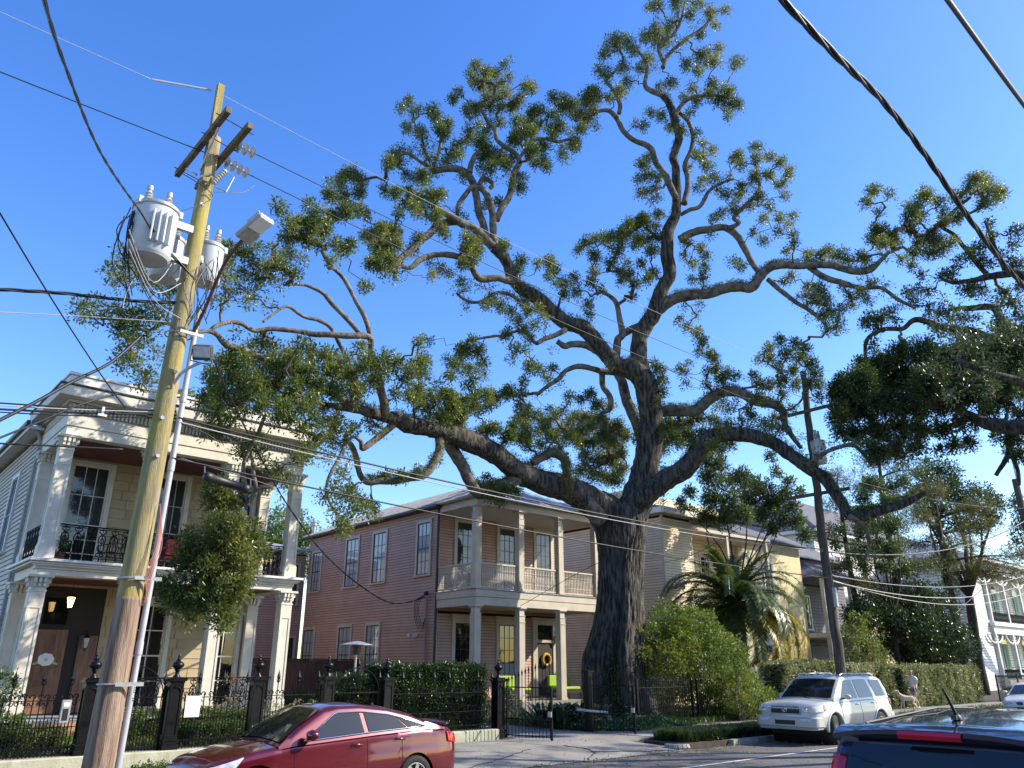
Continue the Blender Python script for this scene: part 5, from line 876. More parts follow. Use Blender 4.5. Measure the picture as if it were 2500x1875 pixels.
# ------------------------------------------------------------------ shrubs and trees of the right side
def bush(name, label, base, lobes, lm, dens=60, per=22, trad=.16, L=.09, cat='shrub', group=None, up=.4, wid=.5, stems=5):
    t = thing(name, label, cat, base, group=group); T = np.concatenate([bush_tufts(q[:3], q[3], q[4], q[5], int(dens*(q[3]*q[4]+q[3]*q[5]+q[4]*q[5])), .62, .16, i) for i, q in enumerate(lobes)])
    m = MB(); b = np.array(base)
    for i in range(stems):
        q = lobes[i % len(lobes)]; e = np.array(q[:3])+RNG.normal(size=3)*.3*q[3]; m.tube(catmull([b+RNG.normal(size=3)*.08*np.array([1, 1, 0]), (b+e)/2+RNG.normal(size=3)*.1, e], 4), [.04-.003*k for k in range(9)], 5)
    o = obj('stems', m, M_twig, t); o = obj('foliage', leaves(T, per, trad, L, wid, up), lm, t); o['kind'] = 'stuff'; return t
bush('evergreen_shrub', 'tall dense evergreen shrub with lit yellow-green top right of the oak trunk', (27.5, 19.6, .13), [(26.3, 20.4, 2.0, 1.5, 1.3, 1.9), (27.6, 20.0, 2.3, 1.8, 1.5, 2.0), (28.9, 19.8, 1.8, 1.6, 1.4, 1.7), (27.0, 20.6, 3.4, 1.1, 1.0, 1.1), (28.2, 20.3, 3.5, 1.0, 1.0, .9), (25.3, 20.9, 2.6, .9, .9, 1.2), (29.0, 18.8, .9, 1.1, 1.0, .9)], L_lime, 46, 24, .2, .11)
bush('glossy_shrub', 'narrow glossy shrub at the end of the iron fence just left of the white car', (27.4, 17.9, .13), [(27.6, 18.0, 1.1, .8, .7, 1.0), (27.4, 18.0, 2.2, .55, .5, .9), (28.3, 17.6, .7, .7, .6, .6)], L_lime, 60, 20, .15, .09)
simple_tree('young_tree', 'bright yellow-green young tree just right of the right utility pole', (41.5, 19.6, .13), 4, [(41.5, 19.6, 2.9, 1.25), (42.4, 19.5, 2.4, 1.1), (40.9, 19.8, 3.7, .8), (41.8, 19.6, 4.2, .6)], L_lime, M_twig, dens=16, per=18, trad=.2, L=.13, tr=.06)
simple_tree('dark_magnolia', 'broad dark green magnolia rising above the right hedge', (51, 21.2, .13), 7, [(50.2, 21, 4.0, 2.3), (52.6, 21, 3.6, 2.4), (54.2, 20.6, 3.4, 2.0), (48.2, 21.6, 5.2, 1.5), (51.6, 21, 5.9, 1.8), (53.6, 20.8, 5.5, 1.7), (46.6, 21.6, 4.8, 1.1), (55.8, 20.2, 3.3, 1.3)], L_hedge, M_darkbark, dens=11, per=26, trad=.32, L=.20, tr=.28, n_l=6, wid=.5)
def pine(label, base, top, lean, whorls, lm=L_pine, tr=.3, bark=M_darkbark, L=.24, name='pine_tree'):
    root = thing(name, label, 'tree', base); b = np.array(base, float); t_ = np.array(top, float); m, C, R = limb_mesh([b, b+(t_-b)*.33+np.array([.15, 0, 0]), b+(t_-b)*.66-np.array([.1, 0, 0]), t_], [tr*1.15, tr, tr*.75, tr*.4], 12, .14, 2); obj('trunk', m, bark, root, sm=180); T = []; sk = [C]
    for (f, az, L_, dz, r) in whorls:
        s = b+(t_-b)*f; d = np.array([math.cos(az), math.sin(az), dz]); e = s+d*L_; m, c2, _ = limb_mesh([s, s+d*L_*.5+np.array([0, 0, .15]), e], [tr*.32, tr*.2, tr*.08], 7, .1, 1); obj('limb', m, bark, root, sm=180); sk.append(c2); T.append(bush_tufts(e-d*.3, r, r, r*.55, int(26*r*r), .2)); T.append(bush_tufts(s+d*L_*.55, r*.7, r*.7, r*.45, int(14*r*r), .2))
    grow(root, np.concatenate(sk), np.concatenate(T), lm, M_twig, 26, .30, L, wid=.16, up=.5); return root
wh = [(f, a, L_, .12, 1.25) for f, a, L_ in ((.58, -.9, 2.6), (.62, 2.6, 2.4), (.66, .4, 3.), (.70, -2.2, 2.8), (.75, 1.2, 2.6), (.8, -.7, 3.4), (.84, 3.0, 3.2), (.88, -1.6, 3.), (.93, .6, 2.8), (.97, 2.2, 2.4), (1.0, -2.8, 1.6))]
pine('tall pine with an ivy-clad trunk standing over the right hedge', (58.5, 21, .13), (59.3, 21, 13.6), 0, wh+[(.60, -.75, 4.6, -.02, 1.5), (.66, -.85, 4.9, .05, 1.4)])
iv = []
for _ in range(200): a = RNG.uniform(0, 6.28); z = RNG.uniform(4.5, 10.5); iv.append(np.array([58.5+.8*z/13.6+.45*math.cos(a), 21+.45*math.sin(a), z]))
o = obj('ivy_on_pine', leaves(np.array(iv), 14, .35, .16, .6), L_jasmine); o['kind'] = 'stuff'
pine('slender dark conifer trunk with sparse tufts left of the ivy-clad pine', (51.5, 21.8, .13), (52.2, 21.5, 15.5), 0, [(f, a, L_, .1, 1.3) for f, a, L_ in ((.5, -1, 2), (.55, 2.2, 2.2), (.6, .3, 2.2), (.66, -2.4, 2.4), (.72, 1.4, 2.4), (.78, -.4, 2.6), (.84, 2.9, 2.2), (.9, -1.5, 2.), (.97, .8, 1.6))], L_mid, .24, L=.2)
pine('second slender conifer standing close behind the slender dark conifer', (50.2, 23.6, .13), (49.6, 23.4, 13.5), 0, [(f, a, L_, .1, 1.2) for f, a, L_ in ((.5, -2, 1.8), (.58, 1.2, 2.), (.66, -.3, 2.2), (.74, 2.4, 2.), (.82, -1.2, 2.2), (.9, .6, 2.), (1., -2.6, 1.4))], L_pine, .2, L=.22)
# yellow-green trees behind the oak, above the tan house
def px_tree(name, label, base, D, blobs, lm, dens=.02, per=26, trad=.34, L=.17, tr=.3, trunk_px=None, bark=M_darkbark, wid=.45):
    root = thing(name, label, 'tree', base); B = px_blobs('S', plist(blobs), D, .9); b = np.array(base, float); cen = np.mean([q[0] for q in B], 0); fk = b+(cen-b)*np.array([.4, .4, .5]); m, C, _ = limb_mesh([b, (b+fk)/2+RNG.normal(size=3)*.1, fk], [tr*1.2, tr, tr*.85], 12, .12, 3); obj('trunk', m, bark, root, sm=180); sk = [C]
    for q in B[::max(1, len(B)//7)]: m, c2, _ = limb_mesh([fk, (fk+q[0])/2+RNG.normal(size=3)*.35, q[0]], [tr*.45, tr*.28, tr*.1], 8, .12, 4); obj('limb', m, bark, root, sm=180); sk.append(c2)
    grow(root, np.concatenate(sk), blob_tufts(B, dens, trad), lm, M_twig, per, trad, L, wid=wid, rtw=.008); return root
px_tree('leafy_tree', 'sunlit yellow-green tree behind the oak, over the tan house roof', (35.5, 23.6, .13), 41, '30,430,40 90,450,40 50,500,50 120,520,50 180,500,45 230,530,45 200,580,50 270,560,45 300,600,45 340,570,35 130,600,50 60,580,50 40,650,45 110,660,45 190,650,45 260,650,45 330,660,40 380,620,30 390,680,35 420,730,30 300,700,30 60,400,30 100,390,25 400,560,25 360,520,25 290,420,25 310,480,25 -30,640,35 -60,600,25 -20,560,30', L_mid, .045, 26, .32, .17, .13)
px_tree('leafy_tree', 'loose green tree hanging between the right pole and the white hip roof', (49, 20.6, .13), 48, '640,580,40 680,520,40 740,540,40 660,640,40 740,600,40 800,520,35 700,700,40 640,720,35 760,690,45 700,770,40 620,790,35 760,790,40 800,860,40 720,850,35 650,850,30 560,700,25 540,770,22 590,840,25', L_mid, .05, 24, .36, .19, .16)
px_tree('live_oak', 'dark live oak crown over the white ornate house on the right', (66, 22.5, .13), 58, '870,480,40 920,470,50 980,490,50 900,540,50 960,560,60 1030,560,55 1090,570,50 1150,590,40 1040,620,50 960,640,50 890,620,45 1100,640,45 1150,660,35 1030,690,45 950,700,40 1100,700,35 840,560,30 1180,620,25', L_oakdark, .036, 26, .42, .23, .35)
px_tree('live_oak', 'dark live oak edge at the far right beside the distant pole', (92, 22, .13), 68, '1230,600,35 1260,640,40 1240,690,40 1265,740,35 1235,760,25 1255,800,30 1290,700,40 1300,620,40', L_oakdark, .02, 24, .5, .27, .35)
# ------------------------------------------------------------------ the shady oak reaching in from the right, its trunk on the near kerb
ro_ = thing('live_oak', 'dark live oak canopy reaching in from the right edge of the view', 'tree', (32.5, -.4, .15)); RB = [
 ([(32.5, -.4, 0), (32.3, -.2, 2.2), (32.6, .4, 4.6)], [.75, .6, .62]), ]
sk = []
for P, R in RB: m, C, _ = limb_mesh(P, R, 22, .12, 3); obj('trunk', m, M_bark, ro_, sm=180); sk.append(C)
def rb(t, pts, d0, d1, start=None):
    P, R = branch(t, pts, d0, d1)
    if start is not None: P = np.vstack([[start], P]); R = np.concatenate([[R[0]*1.5], R])
    m, C, _ = limb_mesh(P, R, 12, .12, 3); obj('limb', m, M_bark, ro_, sm=180); sk.append(C)
S0 = np.array([32.6, .4, 4.5])
rb('S', [(1700, 420, 34), (1450, 330, 24), (1269, 305, 17), (1200, 305, 15), (1130, 290, 13), (1080, 275, 11), (1030, 250, 10), (960, 205, 7), (860, 200, 5), (760, 180, 4), (640, 230, 3)], 25, 29.5, S0)
rb('S', [(1225, 305, 6), (1215, 370, 6), (1200, 430, 5), (1165, 490, 4)], 28, 28); rb('S', [(1215, 400, 4), (1245, 470, 4), (1250, 530, 3)], 28, 28)
rb('R', [(1750, 760, 26), (1450, 520, 14), (1269, 430, 9), (1200, 425, 8), (1130, 435, 7), (1050, 455, 5), (1000, 462, 4), (940, 440, 3)], 26, 30, S0)
rb('R', [(1600, 900, 20), (1350, 720, 14), (1230, 655, 9), (1170, 590, 8), (1140, 552, 7), (1050, 560, 6), (980, 562, 4)], 26, 30, S0); rb('R', [(1350, 730, 10), (1130, 668, 8), (1040, 642, 7), (950, 630, 7), (850, 605, 6), (800, 640, 5), (720, 642, 5), (660, 682, 4), (655, 760, 3)], 28, 29.5)
rb('R', [(1130, 435, 5), (1060, 350, 5), (1000, 280, 4), (950, 230, 4), (1060, 130, 3)], 29.5, 30); rb('R', [(1200, 425, 5), (1160, 330, 4), (1120, 220, 3)], 29, 29)
for e in ((27, 5, 9.5), (24, 3, 9), (26, -3, 8.5), (34, 6, 11), (22, 6.5, 9.8)): m, C, _ = limb_mesh([S0, (S0+np.array(e))/2+np.array([0, 0, .9]), e], [.36, .24, .08], 10, .12, 5); obj('limb', m, M_bark, ro_, sm=180); sk.append(C)
RBL = px_blobs('R', plist('1220,270,20 1250,260,25 1130,300,25 1150,280,18 1090,330,28 1050,360,25 1100,370,28 1130,390,22 1180,360,22 1230,320,22 1240,390,35 1010,380,20 960,440,28 1000,420,20 1050,500,30 1080,480,28 1110,490,22 1020,470,18 1250,480,25 1190,500,28 1230,540,28 1180,550,20 1250,590,28 680,600,28 720,600,28 650,620,22 750,580,22 770,610,20 820,500,22 860,490,20 900,500,22 870,440,20 850,540,20 900,560,20 940,590,22 990,600,22 960,560,20 1040,600,22 1080,600,18 1000,650,25 1050,660,25 950,650,20 890,600,15 1130,240,20'), 29.3, .5)
MASS = px_blobs('R', plist('640,830,55 720,780,60 800,740,60 880,730,60 960,760,60 1040,740,60 1120,740,60 1200,720,60 1250,760,50 560,870,45 600,920,60 700,880,70 800,850,70 900,850,70 1000,850,70 1100,840,60 1200,850,60 1180,640,45 1240,660,40 640,770,30 560,830,20 1300,650,50 1320,760,60 1330,860,60 680,700,18 700,650,15'), 28.5, 1.2)+px_blobs('S', plist('560,180,60 640,130,70 740,100,70 840,120,70 940,130,70 1040,100,60 1120,60,60 1220,40,60 1250,130,60 1160,160,60 1060,190,60 560,260,55 640,240,70 740,230,70 840,230,70 940,230,60 620,330,50 700,330,60 790,330,60 870,320,50 700,410,50 780,410,50 850,390,35 950,320,40 1020,290,30 1080,300,25 940,400,20 1130,250,40 1200,220,40 1250,260,30 1000,380,30 1060,370,30 1230,350,40 1250,420,30 1160,350,20 1210,410,20 560,330,30 1320,200,60 1330,330,50'), 28.5, 1.2)
OFF = [((x, y, z), 1.9, 60) for x, y, z in ((27, 5, 9.8), (24.2, 3.2, 9.3), (34, 6, 11.4), (26, -3, 8.8), (36, -1, 11), (22.4, 6.0, 10.2))]
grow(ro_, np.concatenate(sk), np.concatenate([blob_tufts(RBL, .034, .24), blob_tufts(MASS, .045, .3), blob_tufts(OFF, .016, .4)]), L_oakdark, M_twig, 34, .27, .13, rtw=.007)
# trees behind the cream and pink houses
simple_tree('garden_tree', 'sunlit yellow-green tree behind the cream house, seen through its right gallery', (23.5, 50, .1), 12, [(23.4, 50, 10.6, 2.2), (25.0, 50, 9.2, 2.2), (21.8, 50, 8.4, 2.6), (20.0, 50, 9.4, 2.4), (18.6, 50, 7.4, 2.6)], L_lime, M_bark, dens=9, per=26, trad=.45, L=.24, tr=.3)
simple_tree('garden_tree', 'treetop peeking over the parapet behind the left utility pole', (15.6, 50, .1), 18, [(15.5, 50, 18.2, 1.2), (16.0, 50, 16.6, 1.5)], L_lime, M_bark, dens=9, per=22, trad=.4, L=.24, tr=.3)
# ------------------------------------------------------------------ iron fence, pillars, gates
FY = 18.0; GZ = .40
def pillar_make():
    t = thing('fence_pillar', 'x', 'fence pillar', (0, 0, 0), group='black iron fence pillars with urn finials')
    m = MB(); m.box(-.17, .17, -.17, .17, 0, .10); m.box(-.15, .15, -.15, .15, .10, .16); m.box(-.16, .16, -.16, .16, .16, .2); obj('base', m, M_iron, t, local=True, bevel=.006)
    m = MB(); m.box(-.12, .12, -.12, .12, .2, 1.28)
    for s in (-1, 1):
        for a in (0, 1):
            for (u0, u1, z0, z1) in ((-.135, -.085, .2, 1.3), (.085, .135, .2, 1.3), (-.085, .085, 1.22, 1.3), (-.085, .085, .2, .28)):
                if a: m.box(u0, u1, min(s*.12, s*.14), max(s*.12, s*.14), z0, z1)
                else: m.box(min(s*.12, s*.14), max(s*.12, s*.14), u0, u1, z0, z1)
            arc = [(.085*math.cos(q), 1.13+.085*math.sin(q)) for q in np.linspace(0, math.pi, 9)]
            m.tube([((p, s*.135, z) if a else (s*.135, p, z)) for p, z in arc], .014, 5)
    obj('shaft', m, M_iron, t, local=True, bevel=.004)
    m = MB(); m.box(-.15, .15, -.15, .15, 1.3, 1.33); m.box(-.18, .18, -.18, .18, 1.33, 1.38); m.box(-.15, .15, -.15, .15, 1.38, 1.41); obj('cap', m, M_iron, t, local=True, bevel=.005)
    m = MB(); m.lathe([(.001, 1.41), (.08, 1.41), (.075, 1.43), (.045, 1.46), (.04, 1.53), (.07, 1.55), (.055, 1.57), (.115, 1.62), (.125, 1.66), (.105, 1.70), (.05, 1.73), (.035, 1.75), (.05, 1.765), (.028, 1.79), (.022, 1.82), (.032, 1.835), (.014, 1.87), (.001, 1.90)], 18); obj('finial', m, M_iron, t, local=True, sm=60)
    return t
PL = [(4.68, 'black iron fence pillar left of the utility pole base', .40), (6.32, 'black iron fence pillar beside the white notice, right of the grey conduit', .40), (8.16, 'black iron fence pillar behind the windscreen of the red car', .40), (9.94, 'black iron fence pillar at the left end of the hedge gate', .40), (11.63, 'black iron fence pillar in front of the patio heater', .36), (15.4, 'black iron gate pillar at the right end of the clipped hedge', .15)]
pp = pillar_make()
for i, (x, l, z) in enumerate(PL):
    o = pp if i == 0 else copy_tree(pp); o.location = (x, FY, z); o['label'] = l
    if i == 5: o.scale = (1, 1, 1.12)
def spear_mesh(h, big=False):
    m = MB(); m.tube([(0, 0, 0), (0, 0, h)], .011, 4); s = 1.9 if big else 1.2
    m.lathe([(.001, h-.02), (.016*s, h), (.012*s, h+.02*s), (.024*s, h+.05*s), (.006, h+.12*s), (.001, h+.15*s)], 6)
    if big:
        for k in (-1, 1): m.tube([(0, 0, h-.03), (k*.03, 0, h), (k*.045, 0, h+.045), (k*.028, 0, h+.06)], .008, 4)
    return m.mesh('picket')
def plain(h): m = MB(); m.tube([(0, 0, 0), (0, 0, h)], .0105, 4); m.lathe([(.001, h), (.018, h+.015), (.001, h+.06)], 5); return m.mesh('picket')
PK = dict(tall=spear_mesh(1.30, True), mid=plain(1.04), low=plain(.62), gate=spear_mesh(1.5), s1=spear_mesh(1.45))
sc_ = MB()
for s in (-1, 1): sc_.tube([(s*(.058-.0*a)+s*-.058+s*(.058-.050*math.cos(a)*(1-.08*a)), 0, .055*math.sin(a)*(1-.08*a)+.06) for a in np.linspace(-.3, 4.6, 14)], .010, 4)
for s in (-1, 1): sc_.tube([(s*(.050-.040*math.cos(a)*(1-.08*a)), 0, -.045*math.sin(a)*(1-.08*a)-.045) for a in np.linspace(-.3, 4.4, 12)], .009, 4)
SCR = sc_.mesh('iron_scroll'); rg_ = MB(); rg_.tube([(.062*math.cos(a), 0, .062*math.sin(a)) for a in np.linspace(0, 2*math.pi, 17)[:-1]], .0105, 4, closed=True); RING = rg_.mesh('iron_ring')
for me in list(PK.values())+[SCR, RING]: me.materials.append(M_iron)
def fence_section(x0, x1, label, z0=GZ, y=FY):
    t = thing('iron_fence_section', label, 'iron fence', ((x0+x1)/2, y, z0), group='ornate iron fence sections'); L = x1-x0; m = MB()
    for z, r in ((.03, .016), (.17, .010), (.52, .012), (1.00, .014)): m.box(-L/2, L/2, -r, r, z-r*.6, z+r*.6)
    obj('rails', m, M_iron, t, local=True); n = int(L/.125)
    for i in range(n):
        x = -L/2+L*(i+.5)/n; k = 'tall' if i % 4 == 2 else 'mid'
        obj('picket', PK[k], None, t, local=True, loc=(x, 0, 0)); 
        if i % 2 == 0: obj('iron_scroll', SCR, None, t, local=True, loc=(x+.06, 0, 1.0))
        if i < n-1: obj('picket', PK['low'], None, t, local=True, loc=(x+L/n/2, 0, 0)); 
        obj('iron_ring', RING, None, t, local=True, loc=(x+L/n/2 if i < n-1 else x, 0, .10))
    return t
fence_section(-3.0, 4.50, 'long ornate iron fence section at the left edge, left of the first pillar'); fence_section(6.50, 7.98, 'iron fence section with the white notice, between the second and third pillars'); fence_section(8.34, 9.76, 'iron fence section above the roof of the red car'); fence_section(11.8, 15.2, 'iron fence section in front of the clipped hedge', .36, FY-.02)
def arch_gate(x0, x1, label, zt=1.55):
    t = thing('iron_gate', label, 'iron gate', ((x0+x1)/2, FY, GZ)); L = x1-x0; h = L/2; m = MB()
    for z in (.06, .52, 1.02): m.box(-h, h, -.014, .014, z-.012, z+.012)
    for s in (-1, 1): m.box(s*h-.02, s*h+.02, -.02, .02, 0, 1.25)
    obj('gate_frame', m, M_iron, t, local=True); m = MB(); A = [(h*.94*math.cos(a), 0, 1.02+(zt-1.02)*math.sin(a)) for a in np.linspace(0, math.pi, 17)]; m.tube(A, .014, 5)
    for s in (-1, 1):
        for (cx, cz, r) in ((.22, 1.16, .10), (.42, 1.12, .08), (.12, 1.33, .08), (.34, 1.28, .07)): m.tube([(s*(cx*h/.7+r*math.cos(a)*(1-.09*a)), 0, cz+r*math.sin(a)*(1-.09*a)) for a in np.linspace(0, 6.6, 16)], .009, 4)
    obj('scroll_arch', m, M_iron, t, local=True); n = int(L/.125)
    for i in range(n): x = -h+L*(i+.5)/n; obj('picket', PK['mid'], None, t, local=True, loc=(x, 0, 0)); obj('picket', PK['low'], None, t, local=True, loc=(min(x+L/n/2, h-.01), 0, 0))
    for x in (-h*.95, 0, h*.95): o = obj('finial_spear', PK['tall'], None, t, local=True, loc=(x, 0, (zt-1.30) if x == 0 else -.02))
    return t
arch_gate(4.88, 6.13, 'scrolled iron garden gate half hidden behind the utility pole', 1.62); arch_gate(10.12, 11.45, 'arched iron gate standing in front of the hedge left of the patio heater', 1.6)
def leaf_gate(hx, hy, ang, W, label, sign):
    t = thing('driveway_gate', label, 'driveway gate', (hx, hy, .16), ang, group='spear topped driveway gate leaves'); n = 13; m = MB()
    for z in (.08, .62 if sign else .5, 1.32): m.box(0, W, -.015, .015, z-.014, z+.014)
    m.box(0, .04, -.02, .02, 0, 1.55); m.box(W-.05, W, -.025, .025, 0, 1.30); obj('gate_frame', m, M_iron, t, local=True)
    for i in range(n): f = (i+.7)/n; o = obj('picket', PK['gate'], None, t, local=True, loc=(W*f*.97, 0, .03)); o.scale = (1.1, 1.1, .93+.27*math.sin(f*1.5))
    m = MB(); m.box(W*.93, W*1.0, -.06, -.03, .58, .72); obj('latch', m, M_steel, t, local=True); return t
leaf_gate(15.58, 17.85, -math.pi/2+.16, 1.62, 'open driveway gate leaf with arched spear tops hinged on the pillar by the hedge', 0); leaf_gate(19.05, 17.8, -math.pi/2+.10, 1.62, 'open driveway gate leaf standing in front of the dark oak trunk', 0)
t = thing('gate_post', 'black fluted gate post in front of the left edge of the oak trunk', 'gate post', (19.15, 18.0, .14)); m = MB(); m.box(-.10, .10, -.10, .10, 0, 1.72)
for s in (-1, 1): m.box(-.06, -.03, s*.10-.012, s*.10+.012, .1, 1.6); m.box(.03, .06, s*.10-.012, s*.10+.012, .1, 1.6)
obj('shaft', m, M_iron, t, local=True, bevel=.005); m = MB(); m.box(-.13, .13, -.13, .13, 1.72, 1.78); m.lathe([(.001, 1.78), (.05, 1.79), (.03, 1.83), (.06, 1.88), (.001, 1.96)], 10); obj('cap', m, M_iron, t, local=True)
t = thing('gate_opener_arm', 'white tubular gate opener arm low beside the right gate leaf', 'gate opener', (18.9, 17.9, .75)); m = MB(); m.tube([(0, 0, 0), (.32, -.6, -.04)], .035, 8); obj('piston', m, M_white, t, local=True, sm=60); m = MB(); m.tube([(-.25, .15, .03), (0, 0, 0)], .05, 8); obj('motor', m, M_steel, t, local=True, sm=60)
def black_fence(x0, x1, y, label, posts, z0=.13, h=1.32):
    t = thing('metal_fence', label, 'metal fence', ((x0+x1)/2, y, z0)); L = x1-x0; m = MB()
    for z in (.12, h-.12): m.box(-L/2, L/2, -.018, .018, z-.015, z+.015)
    obj('rails', m, M_iron, t, local=True); n = int(L/.115); q = MB(); q.box(-.009, .009, -.009, .009, .03, h); q.lathe([(.001, h), (.02, h+.02), (.012, h+.05), (.022, h+.09), (.001, h+.17)], 6); me = q.mesh('picket'); me.materials.append(M_iron)
    for i in range(n): obj('picket', me, None, t, local=True, loc=(-L/2+L*(i+.5)/n, 0, 0))
    for x in posts: q = MB(); q.box(x-.04, x+.04, -.04, .04, 0, h+.12); q.frus(x, 0, h+.12, h+.2, .05, .05, .01, .01); obj('post', q, M_iron, t, local=True)
    return t
black_fence(22.6, 26.0, 19.0, 'black metal picket fence running right from the oak trunk', (-1.6, 1.62)); black_fence(26.1, 35.4, 19.0, 'black metal picket fence behind the white car, in front of the yellow house', (-4.5, 4.5)); black_fence(52.6, 60, 17.2, 'black metal fence right of the pale hedge near the white sedan', (-3.6, 0, 3.6))
# ------------------------------------------------------------------ notices on the fence
t = thing('call_box', 'grey entry call box mounted on the fence left of the first pillar', 'intercom', (4.26, 17.93, 1.2)); m = MB(); m.box(-.085, .085, -.03, .03, -.21, .21); obj('housing', m, M_steel, t, local=True, bevel=.01)
m = MB(); m.box(-.045, .05, -.038, -.031, -.16, .05); obj('keypad', m, M_black, t, local=True); m = MB(); m.box(-.05, .055, -.036, -.031, .09, .16); obj('label_plate', m, M_paper, t, local=True)
t = thing('paper_notice', 'white paper notice with a faint printed border hung on the fence beside the second pillar', 'notice', (6.72, 17.93, 1.22)); m = MB(); m.box(-.16, .16, -.008, .008, -.21, .21); obj('sheet', m, M_paper, t, local=True)
m = MB()
for (a, b, c, d) in ((-.13, .13, .15, .158), (-.13, .13, -.17, -.162), (-.13, -.122, -.16, .15), (.122, .13, -.16, .15)): m.box(a, b, -.0095, -.0082, c, d)
for k in range(9): m.box(-.08, .08-.02*(k % 3), -.0095, -.0082, .10-k*.026, .106-k*.026)
obj('print', m, mat('faint_ink', (.35, .36, .42)), t, local=True)
t = thing('paper_notice', 'small white notice on the black fence left of the white car', 'notice', (28.6, 18.93, 1.35)); m = MB(); m.box(-.14, .14, -.008, .008, -.24, .24); obj('sheet', m, M_paper, t, local=True)
# ------------------------------------------------------------------ hedges and garden planting
def hedge(name, label, boxes, lm, dens=220, per=10, trad=.09, L=.062, lump=.06, core=(.02, .03, .012), stems=True, wid=.6):
    b0 = boxes[0]; t = thing(name, label, 'hedge', ((b0[0]+b0[1])/2, (b0[2]+b0[3])/2, b0[4])); T = []; m = MB()
    for (x0, x1, y0, y1, z0, z1) in boxes:
        m.box(x0+.14, x1-.14, y0+.14, y1-.14, z0, z1-.14)  # solid dark box filling the hedge inside its leaf shell
        A = [(x1-x0)*(z1-z0), (x1-x0)*(y1-y0), (y1-y0)*(z1-z0), (y1-y0)*(z1-z0), (x1-x0)*(z1-z0)*.4]
        for k, a in enumerate(A):
            n = int(a*dens); u = RNG.uniform(0, 1, n); v = RNG.uniform(0, 1, n); 
            if k in (0, 4): P = np.stack([x0+(x1-x0)*u, np.full(n, y0 if k == 0 else y1), z0+(z1-z0)*v], 1); N_ = np.array([0, -1. if k == 0 else 1., 0])
            elif k == 1: P = np.stack([x0+(x1-x0)*u, y0+(y1-y0)*v, np.full(n, z1)], 1); N_ = np.array([0, 0, 1.])
            else: P = np.stack([np.full(n, x0 if k == 2 else x1), y0+(y1-y0)*u, z0+(z1-z0)*v], 1); N_ = np.array([-1. if k == 2 else 1., 0, 0])
            d = np.array([mnoise.noise(Vector(p)*1.6)*1.6+mnoise.noise(Vector(p)*5)*.6 for p in P])[:, None]*lump+RNG.uniform(-.10, .02, (n, 1)); r = min(.12, (y1-y0)/4)
            T.append(P+N_*d)
    T = np.concatenate(T); o = obj('hedge_fill', m, mat('hedge_core', (.012, .018, .008), rough=1.), t); o = obj('foliage', leaves(T, per, trad, L, wid, .25), lm, t); o['kind'] = 'stuff'; return t
hedge('clipped_hedge', 'tall clipped dark green hedge in front of the pink house', [(11.9, 15.35, 18.45, 19.5, .4, 2.02), (10.6, 11.9, 18.75, 19.5, .4, 1.75)], L_hedge, 250, 11, .09, .07, .07)
hedge('box_hedge', 'first low boxwood row just behind the iron fence of the cream house', [(-3, 4.6, 19.0, 19.4, .4, .82), (6.5, 9.9, 18.9, 19.35, .4, .80)], L_box, 260, 9, .06, .045, .04); hedge('box_hedge', 'second boxwood row nearer the porch of the cream house', [(-3, 4.2, 20.6, 21.1, .4, 1.02), (6.4, 9.5, 20.4, 20.9, .4, 1.0)], L_box, 240, 9, .06, .05, .05)
hedge('box_hedge', 'low boxwood strip on the verge at the bottom left corner', [(-1.0, 3.05, 14.3, 14.85, .1, .43)], L_box, 330, 9, .05, .04, .05); hedge('box_hedge', 'low boxwood strip on the verge in front of the red car bonnet', [(4.75, 7.8, 14.45, 15.05, .1, .42)], L_box, 330, 9, .05, .04, .06); hedge('box_hedge', 'small boxwood clump on the verge just left of the utility pole', [(3.25, 3.7, 14.3, 14.9, .1, .46)], L_box, 330, 9, .05, .04, .06)
hedge('flowering_hedge', 'pale-leaved hedge behind the white car, left of the brown gate', [(36.6, 41.0, 18.0, 19.0, .13, 2.05), (31.5, 36.6, 18.4, 19.2, .13, 2.15)], L_jasmine, 90, 12, .14, .11, .12); hedge('flowering_hedge', 'long pale-leaved hedge right of the walking woman', [(42.3, 52.4, 18.0, 19.3, .13, 2.0)], L_jasmine, 80, 12, .14, .11, .13)
hedge('garden_hedge', 'low dark hedge at the foot of the brown plank fence', [(12.0, 20.0, 32.2, 32.9, .3, .95)], L_box, 60, 10, .12, .1, .08)
bush('garden_shrub', 'leafy shrub with pale twigs behind the iron fence at the left edge', (2.6, 19.9, .4), [(2.4, 20.0, 1.2, .9, .6, .55), (3.2, 20.0, 1.5, .7, .6, .5), (1.5, 19.9, 1.2, .9, .6, .6)], L_mid, 120, 12, .12, .09, stems=14)
bush('sprawling_vine', 'dry and green vine sprawling along the foot of the cream house porch', (9, 23.4, .4), [(8.4, 23.4, .75, 1.3, .3, .28), (10.4, 23.4, .8, 1.4, .35, .35), (12.4, 23.3, .75, 1.0, .4, .35)], L_jasmine, 90, 10, .12, .07, stems=20)
bush('dried_vine', 'tuft of dry brown leaves caught on the porch railing of the cream house', (10.0, 24.0, .8), [(10.0, 24.0, 1.65, .35, .12, .14)], L_dry, 200, 8, .08, .07, stems=2)
bush('sunlit_shrub', 'sunlit pale yellow-green shrub before the pink house porch, seen through the gate', (20.1, 23.6, .14), [(19.3, 23.8, .55, .8, .6, .55), (20.6, 23.6, .6, .8, .6, .55)], L_jasmine, 130, 12, .12, .085)
